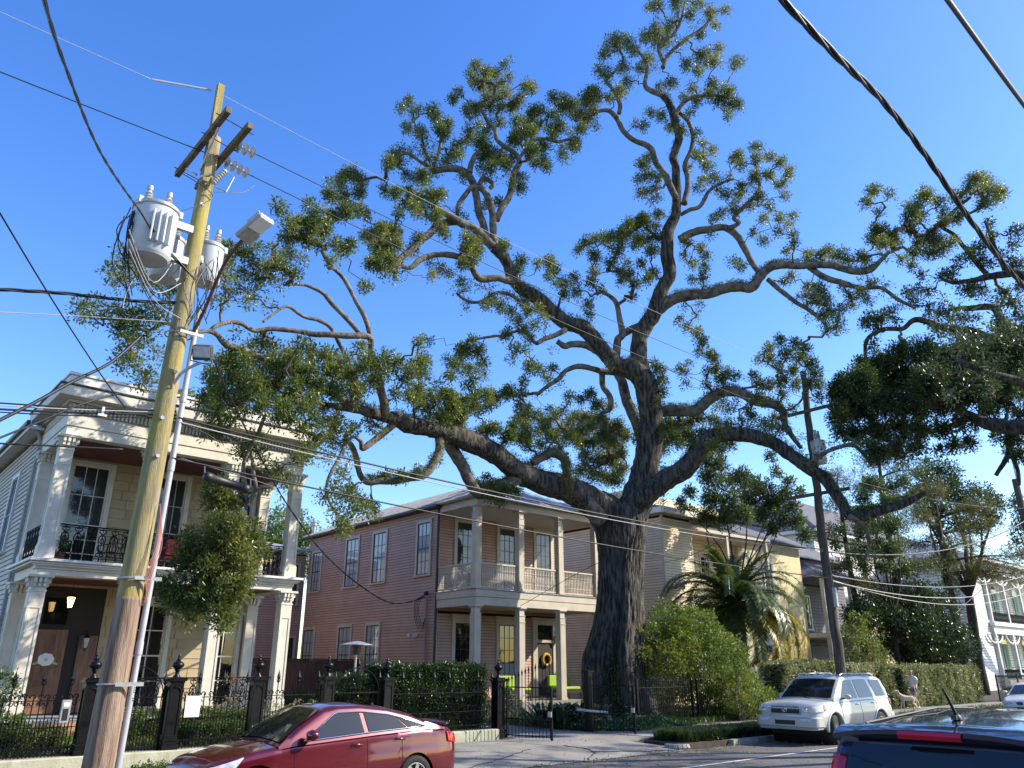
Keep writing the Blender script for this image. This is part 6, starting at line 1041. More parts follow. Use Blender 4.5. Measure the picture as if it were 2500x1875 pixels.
def aspidistra(label, base, lobes, n, L=.62):
    t = thing('cast_iron_plant', label, 'plant', base); B = []
    for i in range(n):
        c = lobes[i % len(lobes)]; p = np.array([c[0]+RNG.normal()*c[2], c[1]+RNG.normal()*c[3], base[2]]); az = RNG.uniform(0, 6.28); l = L*RNG.uniform(.7, 1.25); w_ = .085*RNG.uniform(.8, 1.2); a = RNG.uniform(1.0, 1.45); h = np.array([math.cos(az), math.sin(az), 0]); s = np.array([-h[1], h[0], 0]); m = MB(); P = []; q = p.copy(); k = 9
        for j in range(k+1):
            f = j/k; wd = w_*math.sin(min(1, max(0, (f-.22)/.78))*math.pi)**.7 if f > .22 else .007; u = np.cross(s, h*math.cos(a)+np.array([0, 0, math.sin(a)])); P.append([tuple(q-s*wd+u*wd*.25), tuple(q), tuple(q+s*wd+u*wd*.25)]); q = q+(h*math.cos(a)+np.array([0, 0, math.sin(a)]))*l*1.35/k; a -= .26*(f*1.4)
        m.grid(P); o = obj('leaf_blade', m, L_aspid, t); smooth(o)
    return t
aspidistra('broad-leaved dark cast iron plants between the driveway and the oak', (18.6, 18.9, .14), [(19.6, 19.6, .35, .5), (20.6, 19.9, .4, .5), (18.95, 19.4, .2, .4), (21.2, 20.6, .4, .5)], 230, .62)
def cover(name, label, pts, lm, per, trad, L, wid=.7): o = obj(name, leaves(pts, per, trad, L, wid, .6), lm); tag(o, label, 'ground cover', kind='stuff'); return o
n = 2600; a = RNG.uniform(0, 2*math.pi, n); r = np.sqrt(RNG.uniform(0, 1, n)); X = 22.0+r*np.cos(a)*3.0+r*np.sin(a)*.55; Y = 18.9+r*np.sin(a)*2.1; Zm = .15+.38*np.clip(1-r**2, 0, 1)*(.6+.4*np.array([mnoise.noise(Vector((x, y, 0))*1.4) for x, y in zip(X, Y)]))
cover('ivy_ground_cover', 'mound of glossy ivy spreading round the foot of the oak', np.stack([X, Y, Zm], 1), L_ivy, 9, .10, .075)
g = MB(); g.grid([[(22.0+q*math.cos(b)*3.0+q*math.sin(b)*.55, 18.9+q*math.sin(b)*2.1, .12+.36*(1-q*q)) for b in np.linspace(0, 2*math.pi, 33)] for q in (1., .8, .6, .4, .2, .01)]); so_ = obj('planting_mound', g, M_soil); so_['kind'] = 'structure'
def grass_tufts(C, n, h, lm, name='grass', label=None):
    P = np.repeat(C, n, axis=0); k = len(P); az = RNG.uniform(0, 6.28, k); P = P+np.stack([np.cos(az), np.sin(az), np.zeros(k)], 1)*RNG.uniform(0, .12, (k, 1)); az = az+RNG.normal(size=k)*.6; d = np.stack([np.cos(az), np.sin(az), np.zeros(k)], 1); s = np.stack([-np.sin(az), np.cos(az), np.zeros(k)], 1)*.007; H = h*RNG.uniform(.6, 1.2, (k, 1)); z = np.array([0, 0, 1.]); V = np.stack([P-s, P+s, P+d*H*.25+z*H*.75+s*.9, P+d*H*.25+z*H*.75-s*.9, P+d*H*.75+z*H*.72], 1).reshape(-1, 3); b = np.arange(k)*5
    F = np.concatenate([np.stack([b, b+1, b+2], 1), np.stack([b, b+2, b+3], 1), np.stack([b+3, b+2, b+4], 1)]); o = obj(name, mesh_np(name, V, F), lm); tag(o, label, 'grass', kind='stuff'); return o
C = np.stack([RNG.uniform(18.5, 24.5, 520), RNG.uniform(13.75, 15.1, 520), np.full(520, .11)], 1); grass_tufts(C, 26, .34, L_hedge, 'monkey_grass', 'dark monkey grass on the verge in front of the white car'); C = np.stack([RNG.uniform(24.5, 60, 700), RNG.uniform(13.75, 15.1, 700), np.full(700, .11)], 1); grass_tufts(C, 14, .28, L_mid, 'verge_grass', 'grass on the verge behind the white car')
C = np.stack([RNG.uniform(-2, 9.4, 500), RNG.uniform(13.7, 15.1, 500), np.full(500, .11)], 1); grass_tufts(C, 14, .14, L_box, 'verge_grass', 'short grass on the verge under the left utility pole'); C = np.stack([RNG.uniform(-3, 15, 2600), RNG.uniform(18.3, 24, 2600), np.full(2600, .40)], 1); grass_tufts(C, 12, .13, L_box, 'garden_grass', 'garden grass behind the iron fence')
C = np.stack([RNG.uniform(19.2, 33, 2200), RNG.uniform(18, 25, 2200), np.full(2200, .13)], 1); grass_tufts(C, 10, .22, L_ivy, 'garden_grass', 'rough grass behind the oak')
# brown gate between the pale hedges
t = thing('wooden_gate', 'brown wooden gate between the two pale hedges beside the walking woman', 'gate', (41.65, 18.6, .13))
for i in range(8): q = MB(); q.box(-.6+i*.15, -.46+i*.15, -.02, .02, 0, 1.75+.04*math.sin(i)); obj('plank', q, M_wood, t, local=True)
q = MB(); q.box(-.62, .62, .02, .06, .3, .4); q.box(-.62, .62, .02, .06, 1.35, 1.45); obj('ledge', q, M_wood, t, local=True)
# ------------------------------------------------------------------ left utility pole
def gv(u, v, y): return tuple(float(q) for q in atY(u, v, y))
UP = thing('utility_pole', 'thick yellow-brown wooden utility pole with crossarms on the left', 'utility pole', (3.97, 14.2, .1)); pb_, pt_ = np.array([3.97, 14.2, .0]), np.array([4.20, 14.2, 12.45])
def onp(z): f = z/12.45; return pb_+(pt_-pb_)*f
def pole_mesh(z0, z1, r0, r1, n=28, k=60, seed=0):
    m = MB(); V = []
    for i in range(k+1):
        f = i/k; c = onp(z0+(z1-z0)*f); r = r0+(r1-r0)*f
        for j in range(n): a = 2*math.pi*j/n; q = Vector((math.cos(a)*4, math.sin(a)*4, c[2]*.35)); rr = r*(1+.02*mnoise.noise(q*1.5+Vector((seed, 0, 0)))-.03*max(0, mnoise.noise(Vector((math.cos(a)*7, math.sin(a)*7, c[2]*.3)))-.25)); V.append((c[0]+rr*math.cos(a), c[1]+rr*math.sin(a), c[2]))
    m.v = V; m.f = [(i*n+j, i*n+(j+1) % n, (i+1)*n+(j+1) % n, (i+1)*n+j) for i in range(k) for j in range(n)]+[tuple(k*n+j for j in range(n))]; return m
obj('pole_shaft', pole_mesh(3.1, 12.45, .200, .135), M_pole, UP, sm=180); obj('pole_foot', pole_mesh(-.1, 3.1, .242, .200, seed=3), M_polelow, UP, sm=180)
m = MB(); m.box(-.075, .075, -.06, .06, 11.2, 13.65); m.v = [(x+4.1, y+14.0, z) for x, y, z in m.v]; obj('pole_top_extension', m, M_pole, UP, bevel=.01)
for (x, z) in ((3.95, 12.15), (4.40, 12.02)):
    m = MB(); m.box(x-.055, x+.055, 12.75, 15.55, z-.07, z+.07); ao = obj('crossarm', m, M_arm, UP, bevel=.008)
for y in (13.0, 14.2-.45, 15.3): m = MB(); m.tube([(3.8, y, 12.14), (4.58, y, 12.03)], .012, 5); obj('arm_bolt', m, M_rust, UP)
for s, y in ((-1, 13.3), (1, 15.1)): m = MB(); m.tube([(4.0, 14.2+s*.1, 11.5), (3.98, y, 12.08)], .022, 5); obj('arm_brace', m, M_steel, UP)
m = MB(); m.tube([tuple(onp(z)+np.array([.28, -.06, 0])) for z in np.linspace(.15, 8.55, 20)], .052, 12); obj('conduit', m, M_pvc, UP, sm=60)
for z in (2.3, 5.4, 6.7): m = MB(); c = onp(z)+np.array([.28, -.06, 0]); m.tube([c-np.array([0, 0, .1]), c+np.array([0, 0, .1])], .062, 12); obj('conduit_coupling', m, M_pvc, UP, sm=60)
for z in (1.75, 3.4, 7.9): m = MB(); c = onp(z); m.tube([(c[0]+.235*math.cos(a), c[1]+.235*math.sin(a), z) for a in np.linspace(0, 6.283, 25)[:-1]], .016, 4, closed=True); m.box(c[0]-.05, c[0]+.38, c[1]-.285, c[1]-.262, z-.03, z+.03); obj('steel_strap', m, M_steel, UP)
for z, a in ((6.2, -1.9), (5.5, -1.7), (7.1, -1.5), (11.2, -1.8), (10.7, -1.9)): m = MB(); c = onp(z)+np.array([.2*math.cos(a), .2*math.sin(a), 0]); m.lathe([(.001, -.03), (.035, -.03), (.035, .02), (.012, .03), (.012, .06), (.001, .06)], 6, (c[0], c[1], c[2]), 'y'); obj('bolt', m, M_steel, UP)
# letters on the conduit
def text(par, s, p, size, ux, m, name='lettering'):
    cu = bpy.data.curves.new(name, 'FONT'); cu.body = s; cu.size = size; cu.extrude = .002; cu.align_x = 'CENTER'; cu.materials.append(m); o = bpy.data.objects.new(name, cu); me = bpy.data.meshes.new_from_object(o); o = bpy.data.objects.new(name, me); COL.objects.link(o); ux = Vector(ux).normalized(); uz = Vector((0, 0, 1)); n = ux.cross(uz)
    o.matrix_world = Matrix(((ux.x, uz.x, n.x, p[0]), (ux.y, uz.y, n.y, p[1]), (ux.z, uz.z, n.z, p[2]), (0, 0, 0, 1)))
    if par is not None: o.parent = par; o.matrix_parent_inverse = Matrix.Translation(-par.location)
    return o
for k, ch in enumerate('EP'): text(UP, ch, (onp(1.6)[0]+.28+.03, 14.2-.06-.050, 1.62-k*.16), .12, (1, -.35, 0), M_black)
# transformers
def transformer(label, p, r, h, fins=0, group=None):
    t = thing('transformer', label, 'transformer', p, group=group); m = MB(); m.lathe([(.001, 0), (r*.86, 0), (r*.9, .03), (r*.97, .06), (r, h), (r*1.05, h), (r*1.05, h+.05), (r*.9, h+.08), (.001, h+.12)], 32); obj('tank', m, M_tank, t, local=True, sm=45)
    if fins:
        for k in range(fins): a = -math.pi*.5-.30+k*.24; m = MB(); R = Matrix.Rotation(a, 3, 'Z'); m.box(r*.96, r+.09, -.018, .018, h*.18, h*.82, R); obj('cooling_fin', m, M_tank, t, local=True, bevel=.008)
    for s in (-1, 1): m = MB(); m.lathe([(.001, 0)]+[(.05+.028*(k % 2), .02+k*.03) for k in range(9)]+[(.035, .30), (.055, .31), (.05, .40), (.001, .42)], 12, (s*r*.45, 0, h+.1)); obj('bushing', m, M_porc, t, local=True, sm=40)
    m = MB(); m.lathe([(r*1.052, h-.02), (r*1.075, h), (r*1.075, h+.03), (r*1.052, h+.05)], 28); obj('lid_band', m, M_steel, t, local=True, sm=40)
    for a in (-2.6, -.3, 1.4): m = MB(); c = (r*1.05*math.cos(a), r*1.05*math.sin(a)); m.box(c[0]-.04, c[0]+.04, c[1]-.04, c[1]+.04, h-.05, h+.10); obj('lifting_lug', m, M_tank, t, local=True, bevel=.01)
    return t
transformer('large grey finned transformer tank hanging on the left side of the yellow-brown pole', (3.30, 13.95, 9.12), .40, 1.02, 4); transformer('smaller pale transformer tank half hidden behind the yellow-brown pole', (4.62, 14.7, 9.35), .28, .82); transformer('third transformer tank tucked behind the large finned one', (3.85, 14.85, 9.25), .30, .85)
m = MB(); m.box(3.62, 4.0, 13.9, 14.0, 9.25, 9.4); m.box(3.62, 4.0, 13.9, 14.0, 9.95, 10.1); m.box(4.2, 4.4, 14.3, 14.5, 9.6, 9.75); obj('mounting_bracket', m, M_steel, UP)
cut = thing('fuse_cutout', 'tilted fuse cutout with ribbed porcelain high on the yellow-brown pole', 'fuse cutout', gv(535, 432, 13.9)); m = MB(); m.lathe([(.001, -.22)]+[(.045+.025*(k % 2), -.2+k*.028) for k in range(15)]+[(.001, .24)], 12); o = obj('porcelain_body', m, M_porc, cut, local=True, sm=40); o.rotation_euler = (.2, .5, 0)
m = MB(); m.tube([(.10, 0, .22), (.28, -.05, .10), (.18, 0, -.28), (-.05, 0, -.25)], .015, 5); m.tube([(-.15, 0, .0), (-.35, .1, -.12)], .03, 5); obj('fuse_arm', m, M_steel, cut, local=True)
# street light
sl2 = thing('street_light', 'grey LED street light on a rusty arm right of the yellow-brown pole', 'street light', gv(480, 830, 14.0)); A = [gv(472, 812, 14.05), gv(500, 755, 13.7), gv(545, 650, 13.0), gv(580, 600, 12.6), gv(603, 575, 12.45)]
m = MB(); m.tube(catmull(A, 6), .035, 8); obj('bracket_arm', m, M_rust, sl2, sm=60); hd = np.array(gv(592, 588, 12.5)); he = np.array(gv(655, 535, 11.95)); dv = Vector(he-hd); L_ = dv.length; R = dv.to_track_quat('X', 'Z').to_matrix()
R = Matrix((dv.normalized(), dv.normalized().cross(Vector((0, 0, 1))).normalized()*-1, Vector((0, 0, 1)))).transposed(); R.col[2] = R.col[0].cross(R.col[1]); c = tuple(hd)
m = MB(); m.box(0, L_, -.19, .19, .0, .09, R, c); m.frus(0, 0, 0, 1, .1, .1, .1, .1) if 0 else None; obj('lamp_housing', m, M_fix, sl2, bevel=.03); m = MB(); m.box(L_*.47, L_*.95, -.15, .15, -.012, -.001, R, c); obj('led_panel', m, M_lens, sl2)
for k in range(5): m = MB(); m.box(L_*.5, L_*.96, -.17+k*.08, -.15+k*.08, .091, .14, R, c); obj('heat_fin', m, M_fix, sl2)
m = MB(); m.box(L_*.02, L_*.44, -.17, .17, -.014, -.001, R, c); obj('cover_plate', m, M_steel, sl2)
# floodlight on the conduit
fd = thing('floodlight', 'bronze box floodlight on a curved grey arm below the street light', 'floodlight', gv(495, 858, 13.6)); R = Matrix.Rotation(-.6, 3, 'Z') @ Matrix.Rotation(.5, 3, 'X'); m = MB(); m.box(-.17, .17, -.08, .10, -.16, .12, R); obj('lamp_box', m, M_bronze, fd, local=True, bevel=.02); m = MB(); m.box(-.145, .145, -.09, -.081, -.10, .10, R); obj('lens', m, M_lampglass, fd, local=True)
m = MB(); m.tube([(-.19, 0, 0), (-.19, .02, -.22), (.19, .02, -.22), (.19, 0, 0)], .014, 5); obj('yoke', m, M_bronze, fd, local=True); m = MB(); m.tube(catmull([(0, .02, -.22), (-.12, .1, -.30), (-.26, .22, -.45), (-.30, .35, -.62)], 5), .03, 8); obj('curved_arm', m, M_pvc, fd, local=True, sm=60)
# wire clutter by the transformer
def cable(name, label, pts, r, m=M_cable, k=8, twist=0, group=None, cat='cable'):
    P = catmull(pts, k) if len(pts) > 2 else np.array(pts, float)
    mb = MB()
    if twist:
        Q = catmull(pts, max(k, 60)); s = np.concatenate([[0], np.cumsum(np.linalg.norm(np.diff(Q, axis=0), axis=1))])
        for j in range(twist): ph = 2*math.pi*j/twist; mb.tube([tuple(q+np.array([0, math.cos(ph+x*5), math.sin(ph+x*5)])*r*.95+np.array([math.cos(ph+x*5), 0, 0])*r*.4) for q, x in zip(Q, s)], r, 5)
    else: mb.tube(P, r, 6)
    o = obj(name, mb, m, sm=180); return tag(o, label, cat, group)
def sag(a, b, s, n=14): a = np.array(a); b = np.array(b); return [tuple(a+(b-a)*t-np.array([0, 0, 4*s*t*(1-t)])) for t in np.linspace(0, 1, n)]
for i in range(11):
    a0 = np.array(gv(*((322+RNG.normal()*8), 520+RNG.normal()*6), 13.8)); a1 = np.array(gv(330+RNG.uniform(-30, 50), 720+RNG.normal()*15, 14.0)); mid = (a0+a1)/2+np.array([RNG.normal()*.12-.12, 0, RNG.normal()*.1])
    m = MB(); m.tube(catmull([a0, mid, a1], 6), .011, 5); obj('drop_wire', m, M_cable, UP)
for i in range(12):
    a0 = np.array(gv(500+RNG.normal()*18, 640+RNG.normal()*15, 14.1)); a1 = np.array(gv(465+RNG.uniform(-10, 50), 780+RNG.normal()*20, 14.0)); m = MB(); m.tube(catmull([a0, (a0+a1)/2+RNG.normal(size=3)*np.array([.16, .05, .12]), a1], 6), .009, 5); obj('drop_wire', m, M_cable, UP)
for i in range(6):
    a0 = np.array(gv(385, 520+i*3, 13.7)); m = MB(); m.tube(catmull([gv(315, 560+i*12, 13.6), gv(375, 690+i*10, 13.8), gv(445, 600+i*45, 14.05)], 6), .008, 5); obj('loop_wire', m, M_cable if i % 2 else M_cablegrey, UP)
m = MB(); m.tube(catmull([gv(352, 770, 14), gv(300, 760, 13.8), gv(330, 680, 14), gv(400, 700, 14.1)], 6), .012, 5); m.tube(catmull([gv(440, 420, 14), gv(520, 480, 13.9), gv(430, 520, 13.8)], 6), .008, 5); m.tube(catmull([gv(622, 452, 14.2), gv(590, 470, 14.1), gv(520, 468, 14)], 6), .006, 5); obj('jumper_wire', m, M_cable, UP)
for i in range(5): m = MB(); m.tube(catmull([gv(390, 1230+i*4, 14), gv(395-i*3, 1330, 13.9), gv(372-i*4, 1400, 13.9), gv(352+i*2, 1470, 14)], 6), .006, 4); obj('coral_wire', m, mat('coral_wire', (.55, .22, .16)), UP)
# insulator strings
def ins_string(label, a, b, n):
    t = thing('insulator_string', label, 'insulator', tuple(a)); a = np.array(a); b = np.array(b); d = Vector(b-a); L = d.length; Rm = d.to_track_quat('Z', 'Y').to_matrix().to_4x4()
    q = MB(); q.lathe([(.001, -.06), (.03, -.06), (.035, 0), (.12, .02), (.135, .035), (.03, .045), (.001, .05)], 14); me = q.mesh('insulator_disc'); me.materials.append(M_porc)
    for i in range(n): o = obj('insulator_disc', me, None, t, local=True); o.matrix_local = Matrix.Translation(Vector(b-a)*((i+.8)/(n+.8))) @ Rm; smooth(o, 50)
    m = MB(); m.tube([(0, 0, 0), tuple(b-a)], .014, 5); obj('link_rod', m, M_rust, t, local=True)
ins_string('three-disc insulator string on the right end of the upper crossarm', gv(566, 348, 13.6), gv(628, 378, 13.7), 3); ins_string('four-disc insulator string just below the crossarms', gv(540, 388, 14.2), gv(612, 428, 14.3), 4)
m = MB(); m.tube([gv(371, 194, 14.2), gv(516, 220, 14.1)], .02, 6); ro2 = obj('fibreglass_strain_rod', m, M_porc); tag(ro2, 'thin pale strain rod left of the pole top', 'strain insulator')
rt = (28.97, 14.4, 13.5)
cable('overhead_wire', 'thin top wire from the pole top to the right utility pole', sag(gv(524, 222, 14.1), (28.97, 14.3, 13.4), .35), .006, M_cablegrey); cable('overhead_wire', 'thin wire crossing the upper left sky to the pole top', sag((-30, 14.2, 14.2), gv(371, 194, 14.2), .4), .006, M_cablegrey)
cable('overhead_wire', 'dark wire from the left edge of the sky to the upper crossarm', sag((-30, 14.2, 12.9), gv(500, 372, 14.2), .5), .011); cable('overhead_wire', 'upper power line running right from the three-disc insulator', sag(gv(628, 378, 13.7), (28.5, 13.6, 11.85), .30, 20), .010); cable('overhead_wire', 'lower power line running right from the four-disc insulator', sag(gv(612, 428, 14.3), (28.5, 14.9, 11.7), .30, 20), .011)
cable('telephone_cable', 'thick black cable from the pole past the pink house eave to the right pole', sag(gv(436, 1020, 14.1), (28.45, 14.3, 6.2), .28, 20), .019, M_cable); cable('telephone_cable', 'second cable twisted alongside the thick black one', sag(gv(436, 1030, 14.1), (28.45, 14.33, 6.14), .31, 20), .011, M_cablegrey)
cable('telephone_cable', 'lower cable passing below the pink house gallery rail', sag(gv(420, 1118, 14.1), (28.5, 14.25, 5.15), .22, 20), .017, M_cable); cable('telephone_cable', 'loop of cable hanging beside the black splice case', [gv(436, 1030, 14.1), gv(505, 1060, 14.1), gv(535, 1078, 14.1), gv(580, 1080, 14.1), gv(630, 1072, 14.1)], .012, M_cable)
t = thing('splice_case', 'fat black cable splice case hanging right of the grey conduit', 'splice case', gv(552, 1178, 14.1)); m = MB(); a, b = np.array(gv(497, 1161, 14.1)), np.array(gv(608, 1196, 14.1)); d = b-a; m.tube([a, a+d*.04, a+d*.05, a+d*.16, a+d*.17, a+d*.84, a+d*.85, a+d*.95, a+d*.96, b], [.05, .085, .09, .09, .075, .075, .09, .09, .085, .05], 14); obj('case', m, M_black, t, sm=60)
m = MB(); m.tube([gv(440, 1118, 14.1), gv(500, 1136, 14.1), gv(620, 1172, 14.1), gv(680, 1192, 14.1)], .006, 4)
for u, v0, v1 in ((500, 1138, 1160), (612, 1170, 1190)): m.tube([gv(u, v0, 14.1), gv(u, v1, 14.1)], .008, 4)
obj('hanger_strand', m, M_steel, t)
cable('service_cable', 'twisted service drop curving down to the corner of the pink house', [gv(525, 885, 14.0), gv(560, 965, 15.2), gv(620, 1085, 17.2), gv(700, 1230, 20), gv(790, 1350, 23), gv(880, 1430, 25.8), gv(960, 1473, 27.6), (20.05, 28.3, 4.85)], .016, M_cable, 10, 2)
cable('service_cable', 'thick twisted cable dropping from the top left sky to the transformer', [gv(100, -30, 5), gv(155, 150, 6.6), gv(250, 380, 9.6), gv(345, 520, 13.4)], .013, M_cable, 10, 2); cable('service_cable', 'same-side cable continuing from the transformer to the pole', [gv(345, 520, 13.4), gv(400, 600, 13.7), gv(475, 680, 13.95)], .018, M_cable, 8, 2)
cable('guy_wire', 'slanting dark wire at the left edge reaching the communication bundle', [gv(-30, 470, 9), gv(120, 720, 11.2), gv(240, 905, 13.2), gv(305, 995, 14.1)], .011); cable('telephone_cable', 'thick black cable rising right across the cornice of the cream house', [gv(-40, 1045, 12), gv(80, 985, 12.6), gv(180, 930, 13.1), gv(270, 885, 13.6), gv(345, 820, 14)], .026)
cable('telephone_cable', 'thinner black cable rising below the thick one at the left edge', [gv(-40, 1085, 12), gv(100, 1028, 12.8), gv(190, 990, 13.4), gv(290, 960, 13.9)], .016)
for i, (v0, v1, r, mm) in enumerate(((980, 1000, .014, M_cable), (986, 1004, .010, M_cablegrey), (996, 1010, .018, M_cable), (1003, 1018, .011, M_cable), (1080, 1093, .016, M_cable))):
    cable('telephone_cable', ('uppermost', 'pale second', 'thick third', 'thin fourth', 'separate lowest')[i]+' strand of the cable bundle left of the pole at cornice height', [gv(-60, v0, 14.2), gv(150, (v0+v1)/2+3, 14.2), gv(300 if i == 4 else 430, v1+4, 14.2)], r, mm)
cable('power_bundle', 'twisted black power bundle entering from the left edge below the transformer', [gv(-40, 705, 14.2), gv(150, 716, 14.2), gv(330, 735, 14.2), gv(455, 740, 14.2)], .018, M_cable, 10, 3); cable('overhead_wire', 'thin pale wire at the left just below the power bundle', [gv(-40, 760, 14.2), gv(200, 772, 14.2), gv(440, 788, 14.2)], .007, M_cablegrey)
cable('power_bundle', 'fat twisted cable bundle crossing the top right sky', [(-4, 2.0, 7.1), tuple(atY(1910, 0, 2.2)), tuple(atY(2200, 300, 2.3)), tuple(atY(2500, 700, 2.5)), (22, 2.8, 7.3)], .018, M_cable, 20, 3); cable('overhead_wire', 'thick bare cable in the top right corner', [tuple(atY(2200, -160, 1.1)), tuple(atY(2310, -5, 1.2)), tuple(atY(2510, 270, 1.3)), tuple(atY(2700, 520, 1.4))], .021, M_bronze)
m = MB(); m.tube([gv(342, 600, 13.9)]*1+[gv(345, 605, 13.9)], .01, 4)
t = thing('cable_clamp', 'white plastic cable clamp on the bundle left of the pole', 'cable clamp', gv(250, 1010, 14.15)); m = MB(); m.box(-.02, .02, -.02, .02, -.05, .12); m.box(-.07, .07, -.03, .03, -.05, -.01); obj('clamp_body', m, M_white, t, local=True)
# ------------------------------------------------------------------ right utility pole
RP = thing('utility_pole', 'dark creosoted utility pole behind the white car, with a small transformer', 'utility pole', (28.7, 14.4, .1)); P = [(28.72, 14.4, 0), (28.60, 14.4, 5), (28.75, 14.4, 9), (28.97, 14.4, 13.6)]; m, _, _ = limb_mesh(P, [.19, .165, .145, .12], 16, .03, 3, 10); obj('pole_shaft', m, M_poledark, RP, sm=180)
for z in (11.8, 8.4): m = MB(); m.box(28.68, 28.8, 13.1, 15.7, z-.06, z+.06); obj('crossarm', m, M_arm, RP, bevel=.008)
transformer('small light grey transformer on the dark right-hand pole', (28.55, 14.0, 9.5), .27, .85); m = MB(); m.box(28.5, 28.66, 14.12, 14.30, 4.1, 4.8); obj('equipment_box', m, M_fix, RP, bevel=.02)
for y in (13.3, 15.4): m = MB(); m.lathe([(.001, 11.86), (.05, 11.87), (.03, 11.9), (.055, 11.93), (.03, 11.96), (.05, 11.99), (.001, 12.02)], 10, (28.74, y, 0)); obj('pin_insulator', m, M_porc, RP, sm=40)
FP = thing('utility_pole', 'distant wooden pole top against the sky at the right edge', 'utility pole', (92, 15, 0)); m = MB(); q = atY(2478, 1170, 15); m.tube([(q[0], 15, 0), tuple(q)], .2, 10); obj('pole_shaft', m, M_poledark, FP, sm=60); FP.location = (q[0], 15, 0); FP.children[0].location = (-q[0], -15, 0); m = MB(); m.tube([(q[0], 14.9, q[2]-.3), (q[0], 14.9, q[2]+1.2)], .05, 5); obj('lightning_spike', m, M_steel, FP)
for i, (z0, u, v, yy, r, mm, s) in enumerate(((6.15, 2520, 1260, 14.3, .03, M_cable, .9), (5.1, 2520, 1418, 14.3, .018, M_cablegrey, .8), (5.15, 2520, 1440, 14.6, .016, M_cablegrey, .9), (9.4, 2520, 1240, 14.8, .012, M_cable, .5), (5.3, 2520, 1400, 13.9, .012, M_cablegrey, .6))):
    cable('telephone_cable', ('heavy black cable', 'sunlit pale cable', 'lower sunlit pale cable', 'high thin dark wire', 'upper thin pale wire')[i]+' running right from the dark utility pole', sag((28.6, 14.4, z0), atY(u, v, yy), s, 14), r, mm)
cable('guy_wire', 'slanting wire crossing in front of the white ornate house', [gv(2520, 1350, 20), gv(2420, 1420, 19), gv(2330, 1500, 18)], .02); cable('service_cable', 'slack wire from the pink house gallery across the oak trunk', [gv(1270, 1480, 24.6), gv(1400, 1405, 20), gv(1480, 1365, 18.6)], .010); cable('service_cable', 'slack dark wire right of the oak trunk toward the tan house', [gv(1575, 1378, 19.5), gv(1660, 1365, 19), gv(1740, 1330, 18), gv(1830, 1270, 17)], .012)
